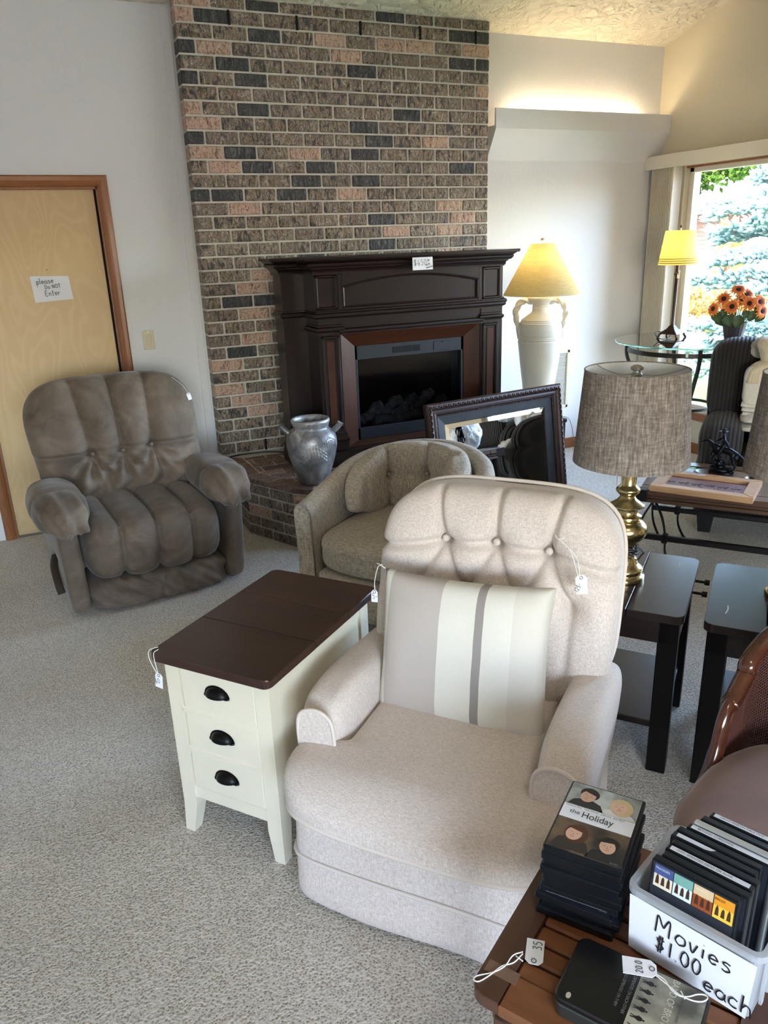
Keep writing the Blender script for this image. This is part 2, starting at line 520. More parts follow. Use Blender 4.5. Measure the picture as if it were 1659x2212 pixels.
# baseboards
for nm, lo, hi, lab in (('baseboard_back', (3.11, YB - .014, 0), (XR - .014, YB, .085), 'oak baseboard along the wall beside the fireplace'),
                        ('baseboard_right', (XR - .014, YF, 0), (XR, YB, .085), 'oak baseboard under the picture window'),
                        ('baseboard_left', (.575, YB - .014, 0), (1.04, YB, .085), 'oak baseboard between door and brick')):
    b = MB().box(lo, hi, .004); o = b.build(nm, M_OAKTRIMX, smooth=False); tag(o, lab, 'baseboard', kind='structure')

# window 1: frame, sill, panes, wooden trim
W = WIN
wd = tag(MB().box((XR + .045, W['y0'], W['z0']), (XR + .115, W['y1'], W['z0'] + .045), .004).build('window_1', M_VINYL, smooth=False), 'wide white vinyl picture window looking onto the garden', 'window', kind='structure')
b = MB(); b.box((XR + .045, W['y0'], W['z1'] - .045), (XR + .115, W['y1'], W['z1']), .004); b.build('head_rail', M_VINYL, wd, smooth=False)
MULL = 2.95
for y in (W['y0'] + .022, MULL, W['y1'] - .022):
    MB().box((XR + .045, y - .022, W['z0']), (XR + .115, y + .022, W['z1']), .004).build('stile', M_VINYL, wd, smooth=False)
tg = NT('window_glass'); tg.t.nodes.remove(tg.b)
_tr = tg.n('ShaderNodeBsdfTransparent'); _gl = tg.n('ShaderNodeBsdfGlossy'); _gl.inputs['Roughness'].default_value = .01
_fr = tg.n('ShaderNodeFresnel'); _fr.inputs['IOR'].default_value = 1.3; _mx = tg.n('ShaderNodeMixShader')
tg.l(_fr.outputs[0], _mx.inputs[0]); tg.l(_tr.outputs[0], _mx.inputs[1]); tg.l(_gl.outputs[0], _mx.inputs[2]); tg.l(_mx.outputs[0], tg.out.inputs[0])
M_WGLASS = tg.m
for y0, y1 in ((W['y0'] + .04, MULL - .02), (MULL + .02, W['y1'] - .04)):
    MB().add([(XR + .08, y0, W['z0'] + .04), (XR + .08, y1, W['z0'] + .04), (XR + .08, y1, W['z1'] - .04), (XR + .08, y0, W['z1'] - .04)], [(0, 1, 2, 3)]).build('pane', M_WGLASS, wd, smooth=False)
# deep white reveal return and oak stool
MB().box((XR - .002, W['y0'], W['z0'] - .002), (XR + .05, W['y1'], W['z0'] + .012)).build('sill', M_VINYL, wd, smooth=False)
MB().box((XR - .022, W['y0'] - .05, W['z0'] - .062), (XR, W['y1'] + .0, W['z0'] - .004), .004).build('apron', M_OAKTRIMX, wd, smooth=False)
MB().box((XR + .005, W['y0'], W['z1'] - .014), (XR + .045, W['y1'], W['z1']), .002).build('head_trim', M_OAKTRIMX, wd, smooth=False)

# ------------------------------------------------------------------ door
dr = tag(MB().box((DX0 + .012, YB + .022, .008), (DX1 - .020, YB + .058, DZ - .012), .002).build('door_1', M_BIRCH, smooth=False), 'flat birch veneer door in a stained oak casing', 'door', kind='structure')
prof = [(0, 0), (.062, 0), (.062, -.012), (.054, -.018), (.034, -.016), (.022, -.02), (.008, -.014), (0, -.006)]
def casing(nm, x, sgn):
    b = MB(); ring = []
    for z in (0, DZ + .002 + .0):
        pass
    # vertical casing with a mitred head
    V = []
    for px, py in prof: V.append((x + sgn * px, YB + py, 0))
    for px, py in prof: V.append((x + sgn * px, YB + py, DZ + px))
    n = len(prof); F = [(i, (i + 1) % n, n + (i + 1) % n, n + i) for i in range(n)] + [tuple(range(n)), tuple(range(n, 2 * n))]
    b.add(V, F); return b.build('casing', M_OAKTRIM, dr, smooth=False)
casing('l', DX0, -1); casing('r', DX1, 1)
b = MB(); V = []
for x0, s_ in ((DX0, -1), (DX1, 1)):
    for px, py in prof: V.append((x0 + s_ * px, YB + py, DZ + px))
n = len(prof); b.add(V, [(i, (i + 1) % n, n + (i + 1) % n, n + i) for i in range(n)]); b.build('head_casing', M_OAKTRIMX, dr, smooth=False)
for lo, hi, nm in (((DX0, YB, 0), (DX0 + .012, YB + .10, DZ), 'jamb'), ((DX1 - .008, YB, 0), (DX1, YB + .10, DZ), 'jamb'), ((DX0, YB, DZ - .012), (DX1, YB + .10, DZ), 'head_jamb')):
    MB().box(lo, hi).build(nm, M_OAKTRIM, dr, smooth=False)
MB().box((DX1 - .020, YB + .03, 0), (DX1 - .008, YB + .06, DZ - .012)).build('gap', M_BLACK, dr, smooth=False)

# ------------------------------------------------------------------ brick chimney breast
BX0, BX1, BYF = 1.046, 3.103, 4.98
CH = .0787; ZL = 2.972; PITCH = (BX1 - BX0) / 10; MJ = .011
HZ = .37
cb = tag(MB().box((BX0 + .004, BYF + .007, 0), (BX1 - .004, YB, ceil_z(BYF) + .02)).build('wall_chimney', M_MORTAR, smooth=False), 'multicoloured brown, charcoal and pink brick chimney breast', 'wall', kind='structure')
brick_me = {}
def brick_mesh(L, Hh, D, m, key):
    k = (round(L, 3), round(Hh, 3), round(D, 3), key)
    if k not in brick_me:
        o = MB().cbox((0, 0, 0), (L, D, Hh), .005).build('brick', m, None, smooth=False)
        brick_me[k] = o.data; bpy.data.objects.remove(o)
    return brick_me[k]
def put_brick(me, loc, rot, parent, nm='brick'):
    o = bpy.data.objects.new(nm, me); link(o, parent); o.location = loc; o.rotation_euler = rot; return o
nrow = int((ZL - HZ) / CH + .2)
for r_ in range(-1, nrow):
    zt = ZL - r_ * CH; zb = zt - CH
    if r_ == -1: zt = ZL + .058
    half = (r_ % 2 == 0)
    xs = [BX0] + [BX0 + PITCH * (k + .5) for k in range(10)] + [BX1] if half else [BX0 + PITCH * k for k in range(11)]
    for i in range(len(xs) - 1):
        x0 = xs[i] + (MJ / 2 if i else 0); x1 = xs[i + 1] - (MJ / 2 if i < len(xs) - 2 else 0)
        zc0, zc1 = zb + MJ / 2 + (0 if r_ >= 0 else CH - MJ / 2 - 0), zt - MJ / 2
        if r_ == -1: zc0 = ZL + MJ / 2; zc1 = zt
        if x0 > 1.7 and x1 < 3.0 and zt < 1.5: continue
        corner = i in (0, len(xs) - 2)
        D = .10 if corner else .05
        D = min(D, YB - BYF)
        me = brick_mesh(x1 - x0, zc1 - zc0, D, M_BRICK, 'b')
        put_brick(me, ((x0 + x1) / 2, BYF + D / 2 + random.uniform(-.0015, .0025), (zc0 + zc1) / 2), (random.uniform(-.004, .004), random.uniform(-.003, .003), random.uniform(-.004, .004) if not corner else 0), cb)
    if r_ in (0, nrow - 1):
        for k in range(5):
            x = BX0 + PITCH * (1.5 + 2 * k)
            if r_ > 0 and k > 0: continue
            MB().box((x - .006, BYF - .0015, zb + .002), (x + .006, BYF + .03, zt - .002)).build('weep_slot', M_BLACK, cb, smooth=False)
# slim painted trim strip beside the brick
tag(MB().box((.985, YB - .012, 0), (1.035, YB, 2.99), .002).build('trim_2', M_WALL, smooth=False), 'slim painted wall strip running up beside the brick', 'trim', kind='structure')

# ------------------------------------------------------------------ raised hearth
HP = [(1.06, 4.975), (1.06, 4.435), (1.235, 4.055), (1.33, 3.965), (2.93, 3.965), (3.03, 4.06), (3.10, 4.3), (3.10, 4.975)]
inner = []
def inset(poly, d):
    n = len(poly); out = []
    for i in range(n):
        p0, p1, p2 = [np.array(poly[(i + k) % n]) for k in (-1, 0, 1)]
        e1 = (p1 - p0) / np.linalg.norm(p1 - p0); e2 = (p2 - p1) / np.linalg.norm(p2 - p1)
        n1 = np.array([-e1[1], e1[0]]); n2 = np.array([-e2[1], e2[0]])
        bs = n1 + n2; out.append(tuple(p1 + bs * d / max(.3, (1 + n1 @ n2))))
    return out
hcore = inset(HP, .006)
hearth = tag(MB().prism(hcore, 0, HZ - .004).build('brick_hearth', M_MORTAR, smooth=False), 'raised brick hearth with clipped corner below the brick wall', 'hearth')
HCH = .0672
for e in range(len(HP) - 1):
    p, q = np.array(HP[e]), np.array(HP[e + 1]); L = np.linalg.norm(q - p); dirv = (q - p) / L
    if e == 4: vis = lambda s0: s0 < .75
    elif e > 4: vis = lambda s0: False
    else: vis = lambda s0: True
    nb = max(1, round(L / .205)); pt = L / nb
    rz = math.atan2(dirv[1], dirv[0])
    nrm = np.array([-dirv[1], dirv[0]])
    for c_ in range(5):
        offs = [0] + [pt * (k + .5) for k in range(nb)] + [L] if c_ % 2 else [pt * k for k in range(nb + 1)]
        if nb == 1 and not c_ % 2: offs = [0, L]
        for i in range(len(offs) - 1):
            if not vis(offs[i]): continue
            s0 = offs[i] + (MJ / 2 if i else .002); s1 = offs[i + 1] - (MJ / 2 if i < len(offs) - 2 else .002)
            if s1 - s0 < .02: continue
            me = brick_mesh(s1 - s0, HCH - MJ, .04, M_BRICK, 'h')
            cpt = p + dirv * (s0 + s1) / 2 + nrm * (.019 + random.uniform(0, .002))
            put_brick(me, (cpt[0], cpt[1], c_ * HCH + HCH / 2), (0, 0, rz), hearth)
# pavers on top: a border strip that follows the edge, then rows clipped to the inside
def clip(poly, a, b_):
    out = []; a = np.array(a); b_ = np.array(b_); nn = np.array([-(b_ - a)[1], (b_ - a)[0]])
    for i in range(len(poly)):
        p, q = np.array(poly[i]), np.array(poly[(i + 1) % len(poly)]); dp, dq = nn @ (p - a), nn @ (q - a)
        if dp >= 0: out.append(tuple(p))
        if dp * dq < 0: out.append(tuple(p + (q - p) * dp / (dp - dq)))
    return out
def paver(poly):
    if len(poly) < 3: return
    A = abs(sum(poly[i][0] * poly[(i + 1) % len(poly)][1] - poly[(i + 1) % len(poly)][0] * poly[i][1] for i in range(len(poly)))) / 2
    if A < .0012: return
    c = np.mean(poly, 0); loc = [(x - c[0], y - c[1]) for x, y in poly]
    sm = [(x * .985, y * .985) for x, y in loc]
    b = MB(); n = len(loc)
    V = [(x, y, -.03) for x, y in loc] + [(x, y, -.003) for x, y in loc] + [(x, y, 0) for x, y in sm]
    F = [tuple(range(2 * n, 3 * n))] + [(i, (i + 1) % n, n + (i + 1) % n, n + i) for i in range(n)] + [(n + i, n + (i + 1) % n, 2 * n + (i + 1) % n, 2 * n + i) for i in range(n)]
    o = b.add(V, F).build('paver', M_HBRICK, hearth, smooth=False); o.location = (c[0], c[1], HZ + random.uniform(-.001, .001))
outer = inset(HP, -.006); inn = inset(HP, .098); inn2 = inset(HP, .108)
for e in range(0, 4):
    p, q = np.array(outer[e]), np.array(outer[e + 1]); ip, iq = np.array(inn[e]), np.array(inn[e + 1])
    L = np.linalg.norm(q - p); nb = max(1, round(min(L, .95) / .205)) if e < 4 else 0
    if e == 3: nb = 2
    tot = L if e < 3 else .40
    if e == 3: q = p + (q - p) / L * (L); 
    for i in range(nb):
        a0, a1 = i / nb + .012, (i + 1) / nb - .012
        paver([tuple(p + (q - p) * a0), tuple(p + (q - p) * a1), tuple(ip + (iq - ip) * a1), tuple(ip + (iq - ip) * a0)])
row = 0
y = 4.09
while y < 4.96:
    x = 1.0 - (.1 if row % 2 else 0)
    while x < 2.2:
        poly = [(x, y), (x + .195, y), (x + .195, y + .092), (x, y + .092)]
        for i in range(len(inn2)):
            poly = clip(poly, inn2[i], inn2[(i + 1) % len(inn2)])
            if len(poly) < 3: break
        if len(poly) >= 3: paver(poly)
        x += .206
    y += .103; row += 1

# ------------------------------------------------------------------ light cove right of the brick
CX0, CX1, CYF = 3.16, XR, 4.975
pro = [(YB, 2.205), (YB - .012, 2.215), (CYF + .008, 2.385), (CYF, 2.40), (CYF, 2.525), (CYF + .02, 2.525), (CYF + .02, 2.42), (YB, 2.42)]
b = MB(); n = len(pro)
b.add([(CX0, y, z) for y, z in pro] + [(CX1, y, z) for y, z in pro], [(i, (i + 1) % n, n + (i + 1) % n, n + i) for i in range(n)] + [tuple(range(n)), tuple(range(2 * n - 1, n - 1, -1))])
cove = tag(b.build('trim_1', M_WALL, smooth=False), 'flared plaster cove on the wall hiding a strip light', 'light cove', kind='structure')
te = NT('cove_tube_glow'); te.b.inputs['Base Color'].default_value = (1, 1, 1, 1)
te.b.inputs['Emission Color'].default_value = (1.0, .80, .50, 1); te.b.inputs['Emission Strength'].default_value = 5
b = MB(); b.cyl((3.36, CYF + .085, 2.462), (4.48, CYF + .085, 2.462), .013, 12); b.build('strip_lamp', te.m, cove)
b = MB(); b.box((3.32, CYF + .06, 2.42), (4.52, CYF + .11, 2.446), .003); b.build('lamp_holder', M_WHITE, cove, smooth=False)

# wall register behind the urn lamp
rg = thing('wall_register', 'cream louvred wall register half hidden behind the urn lamp', 'vent', (3.80, YB, .55))
M_CREAMP = plain('cream_enamel', srgb(216, 208, 186), .45)
b = MB()
for lo, hi in (((-.16, -.014, -.2), (-.135, 0, .27)), ((.135, -.014, -.2), (.16, 0, .27)), ((-.16, -.014, .245), (.16, 0, .27)), ((-.16, -.014, -.2), (.16, 0, -.175))): b.box(lo, hi, .003)
b.build('frame', M_CREAMP, rg, smooth=False)
for k in range(17): MB().cbox((0, -.004, -.16 + k * .0245), (.27, .003, .02), 0, Matrix.Rotation(0, 4, 'X')).build('louvre', plain('louvre_grey', srgb(168, 166, 158), .5) if k == 0 else bpy.data.materials['louvre_grey'], rg, smooth=False)

# ------------------------------------------------------------------ valance and blinds
va = thing('window_valance', 'long off white box valance above the picture window', 'valance', (XR, YB, 2.2))
yv0 = WIN['y0'] - .2
b = MB(); b.box((-.118, yv0 - YB, -.055), (-.106, -.001, .04), .003); b.build('face_board', M_VINYL, va, smooth=False)
b = MB(); b.box((-.106, yv0 - YB, .026), (-.001, -.001, .036)); b.build('top_board', M_VINYL, va, smooth=False)
b = MB(); b.box((-.075, yv0 - YB, -.01), (-.045, -.004, .025)); b.build('track', M_WHITE, va, smooth=False)
bl = thing('vertical_blind', 'cream vertical blind vanes stacked beside the window', 'blind', (XR - .06, YB, 0))
tv = NT('translucent_vane'); tv.t.nodes.remove(tv.b); _d1 = tv.n('ShaderNodeBsdfDiffuse'); _d2 = tv.n('ShaderNodeBsdfTranslucent'); _d3 = tv.n('ShaderNodeMixShader'); _d3.inputs[0].default_value = .45
for _x in (_d1, _d2): _x.inputs[0].default_value = (*srgb(240, 232, 218), 1)
tv.l(_d1.outputs[0], _d3.inputs[1]); tv.l(_d2.outputs[0], _d3.inputs[2]); tv.l(_d3.outputs[0], tv.out.inputs[0]); M_VANE = tv.m
for k in range(16):
    y = -.085 - k * .0148
    b = MB(); sec = []
    for j in range(7):
        u = -1 + j / 3; sec.append((u * .044, .006 * (1 - u * u)))
    V = [(x, y + d + dy, z) for z in (.03, 2.185) for dy in (0, .0055) for x, d in sec]
    nn = 7; F = []
    for j in range(6):
        F.append((j, j + 1, 2 * nn + j + 1, 2 * nn + j)); F.append((nn + j + 1, nn + j, 3 * nn + j, 3 * nn + j + 1))
    F += [(0, nn, 3 * nn, 2 * nn), (nn - 1, 2 * nn - 1, 4 * nn - 1, 3 * nn - 1)]
    b.add(V, F)
    o = b.build('vane', M_VANE, bl); o.rotation_euler = (0, 0, 0)

# ceiling fixture over the middle of the room (out of view, lit)
CFX = thing('ceiling_light', 'round frosted ceiling light hanging from the ridge of the ceiling', 'ceiling light', (.6, -.6, ceil_z(-.6) - .02))
MB().lathe([(0, 0), (.07, -.005), (.07, -.03), (0, -.03)], 32).build('canopy', M_STEEL, CFX)
MB().cyl((0, 0, -.03), (0, 0, -.45), .008, 10).build('rod', M_STEEL, CFX)
tf = NT('lit_frosted_glass'); tf.b.inputs['Base Color'].default_value = (1, 1, 1, 1); tf.b.inputs['Emission Color'].default_value = (1.0, .92, .82, 1); tf.b.inputs['Emission Strength'].default_value = 2.5
MB().lathe([(0, -.66), (.12, -.64), (.22, -.57), (.26, -.49), (.255, -.485), (.0, -.45)], 40).build('bowl', tf.m, CFX)
# ------------------------------------------------------------------ writing: a pen-stroke alphabet and a type setter
def arc(cx, cy, rx, ry, a0, a1, n=10):
    return [(cx + rx * math.cos(math.radians(a0 + (a1 - a0) * i / n)), cy + ry * math.sin(math.radians(a0 + (a1 - a0) * i / n))) for i in range(n + 1)]
O_ = lambda h=.5, w=.25: [arc(w, h / 2, w, h / 2, 80, 440, 14)]
GL = {
 'a': (.55, [arc(.25, .22, .22, .22, 60, 380, 12), [(.47, .42), (.46, .12), (.55, 0)]]),
 'c': (.5, [arc(.27, .24, .25, .24, 50, 310, 10)]),
 'e': (.52, [[(.06, .24), (.44, .28)] + arc(.25, .25, .2, .22, 20, 320, 10)]),
 'h': (.55, [[(.05, .95), (.04, 0)], [(.04, .25), (.2, .48), (.4, .42), (.45, .2), (.5, -.05)]]),
 'i': (.25, [[(.1, .48), (.1, 0)], [(.1, .68), (.11, .70)]]),
 'l': (.25, [[(.1, .95), (.08, 0)]]),
 'm': (.8, [[(.05, .45), (.04, 0)], [(.05, .28), (.2, .45), (.32, .35), (.33, 0)], [(.33, .28), (.5, .45), (.64, .35), (.66, 0)]]),
 'n': (.52, [[(.06, .45), (.05, 0)], [(.05, .28), (.22, .46), (.38, .38), (.42, 0)]]),
 'o': (.55, O_(.48, .24)),
 'p': (.5, [[(.06, .48), (.03, -.42)], arc(.23, .24, .19, .24, 150, -170, 12)]),
 'r': (.42, [[(.07, .45), (.05, 0)], [(.06, .28), (.2, .44), (.38, .42)]]),
 's': (.48, [[(.4, .44), (.2, .48), (.08, .36), (.3, .24), (.4, .12), (.22, 0), (.04, .06)]]),
 't': (.45, [[(.2, .8), (.18, .05), (.3, 0)], [(.0, .5), (.42, .55)]]),
 'u': (.55, [[(.06, .45), (.08, .1), (.25, 0), (.42, .12), (.45, .45)], [(.45, .45), (.47, 0)]]),
 'v': (.5, [[(.04, .46), (.2, .0), (.42, .48)]]),
 'w': (.7, [[(.04, .46), (.16, .02), (.32, .35), (.48, .02), (.62, .46)]]),
 'd': (.55, [arc(.23, .22, .2, .22, 60, 380, 12), [(.45, .95), (.45, 0)]]),
 'D': (.72, [[(.08, .82), (.06, 0)], [(.0, .82), (.4, .76), (.62, .45), (.4, .06), (.0, 0)]]),
 'E': (.58, [[(.5, .82), (.08, .8), (.06, .0), (.5, .02)], [(.07, .43), (.42, .46)]]),
 'M': (1.0, [[(.06, 0), (.1, .55), (.14, .86), (.22, .86), (.4, .45), (.48, .42), (.62, .72), (.74, .88), (.8, .7), (.78, .3), (.76, .0)]]),
 'N': (.72, [[(.06, 0), (.1, .8), (.52, .02), (.58, .82)]]),
 'O': (.72, [arc(.32, .4, .3, .4, 80, 440, 16)]),
 'T': (.62, [[(.0, .78), (.6, .84)], [(.3, .8), (.28, 0)]]),
 '$': (.6, [[(.45, .68), (.2, .74), (.08, .58), (.3, .42), (.42, .26), (.22, .1), (.02, .2)], [(.2, .9), (.16, -.05)], [(.34, .9), (.3, -.05)]]),
 '0': (.52, [arc(.24, .4, .2, .4, 80, 440, 16)]),
 '1': (.26, [[(.12, .84), (.1, 0)]]),
 '2': (.55, [[(.06, .62), (.2, .8), (.4, .7), (.36, .45), (.06, .02), (.46, .04)]]),
 '3': (.55, [[(.06, .74), (.3, .82), (.4, .64), (.2, .46), (.42, .32), (.34, .06), (.04, .04)]]),
 '5': (.55, [[(.44, .8), (.14, .78), (.1, .48), (.34, .5), (.42, .24), (.28, .02), (.04, .06)]]),
 '6': (.55, [[(.36, .84), (.12, .5), (.08, .2), (.24, 0), (.4, .16), (.32, .38), (.12, .3)]]),
 '.': (.18, [[(.06, .0), (.08, .02)]]), '-': (.4, [[(.04, .34), (.32, .36)]]), '=': (.4, [[(.04, .42), (.32, .44)], [(.04, .28), (.3, .3)]]), ' ': (.38, []),
}
def scribble(lines, pen=.012, wob=.012, seed=1, nar=.8):
    """lines: list of (text, x, y, size, slope_deg); returns an MB drawn in the xy plane, z up (metres)"""
    g = random.Random(seed); b = MB()
    for text, x0, y0, size, slope in lines:
        ca, sa = math.cos(math.radians(slope)), math.sin(math.radians(slope)); x = 0
        for ch in text:
            wd_, strokes = GL[ch]
            for st in strokes:
                P = [(px + g.uniform(-wob, wob), py + g.uniform(-wob, wob)) for px, py in st]
                P = smooth_path([(a, c, 0) for a, c in P], 4) if len(P) > 2 else np.array([(a, c, 0) for a, c in P])
                Q = [(x0 + ((p[0] + x) * nar * ca - p[1] * sa) * size, y0 + ((p[0] + x) * nar * sa + p[1] * ca) * size, 0) for p in P]
                b.tube(Q, pen / 2, 6, flat=(.12, 1.0), up=(0, 0, 1))
            x += wd_ + .1
    return b
def typeset(name, text, mat, parent, loc, size, rot=(0, 0, 0), align='LEFT', xs=1.0, shear=0.0, bold=0.0):
    cu = bpy.data.curves.new('lettering', 'FONT'); cu.body = text; cu.size = size; cu.align_x = align; cu.shear = shear; cu.offset = bold
    tmp = bpy.data.objects.new('tmp_text', cu); COL.objects.link(tmp)
    bpy.context.view_layer.update()
    me = bpy.data.meshes.new_from_object(tmp.evaluated_get(bpy.context.evaluated_depsgraph_get()))
    bpy.data.objects.remove(tmp); bpy.data.curves.remove(cu)
    me.materials.clear(); me.materials.append(mat); me.name = name
    o = bpy.data.objects.new(name, me); link(o, parent); o.location = loc; o.rotation_euler = rot; o.scale = (xs, 1, 1); return o
M_STRING = plain('white_cotton_string', srgb(236, 234, 228), .8)
M_TAG = plain('white_tag_card', srgb(240, 240, 244), .6)
M_PEN = plain('pencil_grey', srgb(90, 92, 100), .7)
M_METAL = plain('dark_iron', srgb(38, 34, 34), .42, .6, noise=.2)
def price_tag(label, M, text, string_pts, size=(.028, .045), group=None, lines=None, pen=.0018):
    """M: world matrix of the tag card (xy plane = card, +y towards its hole)"""
    o = thing('price_tag', label, 'tag'); o.matrix_world = M
    w2, h2 = size[0] / 2, size[1] / 2; c = size[0] * .25
    poly = [(-w2, -h2), (w2, -h2), (w2, h2 - c), (w2 - c, h2), (-w2 + c, h2), (-w2, h2 - c)]
    MB().prism(poly, -.0004, .0004).build('card', M_TAG, o, smooth=False)
    if lines is None and text: lines = [(text, -w2 * .75, -h2 * .35, size[0] * .62 / max(1, len(text) * .55), 0)]
    if lines:
        s = scribble(lines, pen, .02, 3).build('handwriting', M_PEN, o); s.location.z = .0009
    b = MB(); b.tube([(.004 * math.cos(t), h2 * .72 + .004 * math.sin(t), .0006) for t in np.linspace(0, 2 * PI, 14)[:-1]], .0009, 6, closed=True); b.build('eyelet', M_PEN, o)
    if string_pts is not None:
        Mi = M.inverted(); b = MB()
        for pts in string_pts:
            P = [tuple(Mi @ Vector(p)) for p in pts]
            b.tube(smooth_path(P, 6), .0011, 6)
        b.build('string', M_STRING, o)
    return o
# ------------------------------------------------------------------ note on the door, light switch
nt = thing('paper_note', 'white index paper handwritten please do not enter taped on the door', 'note', (.178, YB + .0205, 1.49), 0)
MN = Matrix.Rotation(math.radians(90), 4, 'X')
b = MB(); b.add([(-.108, 0, .078), (.102, -.001, .070), (.112, 0, -.062), (-.102, -.002, -.073)], [(0, 3, 2, 1)]); b.build('sheet', M_PAPER, nt, smooth=False)
s = scribble([('please', -.078, .030, .036, 3), ('Do NOT', -.036, .002, .026, 4), ('Enter', -.040, -.038, .036, 3)], .0032, .02, 5).build('handwriting', M_INK, nt)
s.rotation_euler = (PI / 2, 0, 0); s.location = (0, -.0035, 0)
pn = thing('push_pin', 'small brass pin stuck in the door above the note', 'pin', (.168, YB + .021, 1.60))
MB().sph((0, -.003, 0), .005, 10, 6).build('head', plain('brass_pin', (.8, .6, .25), .25, 1.0), pn)
MB().cyl((0, 0, 0), (0, .006, 0), .001, 6).build('shaft', M_STEEL, pn)
sw = thing('light_switch', 'almond rocker light switch plate on the wall beside the door', 'switch', (.69, YB, 1.155))
MB().cbox((0, -.0035, 0), (.07, .007, .117), .003).build('plate', M_BIEGE, sw, smooth=False)
MB().cbox((0, -.008, 0), (.034, .006, .067), .002, Matrix.Rotation(math.radians(4), 4, 'X')).build('rocker', M_BIEGE, sw, smooth=False)
for z in (-.048, .048): MB().cyl((0, -.0085, z), (0, -.006, z), .0035, 10).build('screw', M_STEEL, sw)
# cord along the hearth top
b = MB(); b.tube(smooth_path([(1.02, 4.80, .30), (1.05, 4.86, .376), (1.14, 4.93, .378), (1.30, 4.92, .378), (1.42, 4.86, .378), (1.50, 4.78, .378)], 8), .005, 8)
o = b.build('power_cord', plain('black_rubber', (.01, .01, .011), .5), smooth=True); tag(o, 'black power cord lying across the hearth to the mantel', 'cord')

# ------------------------------------------------------------------ electric fireplace mantel
M_MAH = wood('dark_mahogany', srgb(17, 8, 7), srgb(38, 19, 15), .32, 7, 'X', .12, .04, .35)
M_MAHZ = wood('dark_mahogany_upright', srgb(17, 8, 7), srgb(39, 20, 15), .32, 7, 'Z', .12, .04, .35)
M_MAHW = wood('warm_mahogany', srgb(40, 18, 9), srgb(74, 37, 18), .34, 7, 'X', .15, .04, .35)
M_MAHWZ = wood('warm_mahogany_upright', srgb(40, 18, 9), srgb(74, 37, 18), .34, 7, 'Z', .15, .04, .35)
mt = thing('fireplace_mantel', 'dark mahogany electric fireplace mantel standing on the brick hearth', 'fireplace', (2.185, 4.70, HZ))
# local: x along wall, y=0 back, -y front. wing front y=-.15, breakfront y=-.35
WX, BXh = .775, .635          # half widths
YW, YBF = -.15, -.35
T0 = -HZ                       # z helper: world z + T0
def MZ(z): return z - HZ
b = MB(); b.box((-WX, YW, MZ(.37)), (WX, 0, MZ(1.53)), .003); b.build('carcass', M_MAHZ, mt, smooth=False)
def moulding(name, prof_, m, x0, x1, yf, parent=None):
    """profile (overhang, world z) carried round the left, front and right of a block, mitred at the corners"""
    V = []
    for o_, z in prof_: V += [(x0 - o_, 0, MZ(z)), (x0 - o_, yf - o_, MZ(z)), (x1 + o_, yf - o_, MZ(z)), (x1 + o_, 0, MZ(z))]
    F = []
    for i in range(len(prof_) - 1):
        for k in range(3): F.append((4 * i + k, 4 * i + k + 1, 4 * i + k + 5, 4 * i + k + 4))
    n = len(prof_); F += [(3, 2, 1, 0), (4 * n - 4, 4 * n - 3, 4 * n - 2, 4 * n - 1)]
    return MB().add(V, F).build(name, m, parent or mt, angle=28)
crown = [(.0, 1.520), (.012, 1.520), (.012, 1.530), (.014, 1.538), (.020, 1.547), (.030, 1.554), (.030, 1.558), (.040, 1.560), (.047, 1.566), (.050, 1.574), (.049, 1.581), (.045, 1.586), (.052, 1.588), (.058, 1.592), (.066, 1.599), (.066, 1.602), (.078, 1.602), (.080, 1.605), (.080, 1.614), (.077, 1.617)]
moulding('wing_cornice', crown, M_MAH, -WX, WX, YW); moulding('cornice', crown, M_MAH, -BXh, BXh, YBF)
tor = [(.0, 1.266), (.006, 1.266), (.006, 1.273), (.013, 1.275), (.019, 1.280), (.022, 1.287), (.022, 1.292), (.019, 1.299), (.013, 1.303), (.007, 1.305), (.007, 1.312), (.0, 1.314)]
moulding('wing_torus', tor, M_MAH, -WX, WX, YW); moulding('torus_moulding', tor, M_MAH, -BXh, BXh, YBF)
basem = [(.016, .37), (.016, .432), (.014, .438), (.010, .446), (.008, .456), (.008, .462), (.003, .468), (.0, .476)]
moulding('wing_base', basem, M_MAH, -WX, WX, YW); moulding('base_moulding', basem, M_MAH, -BXh, BXh, YBF)
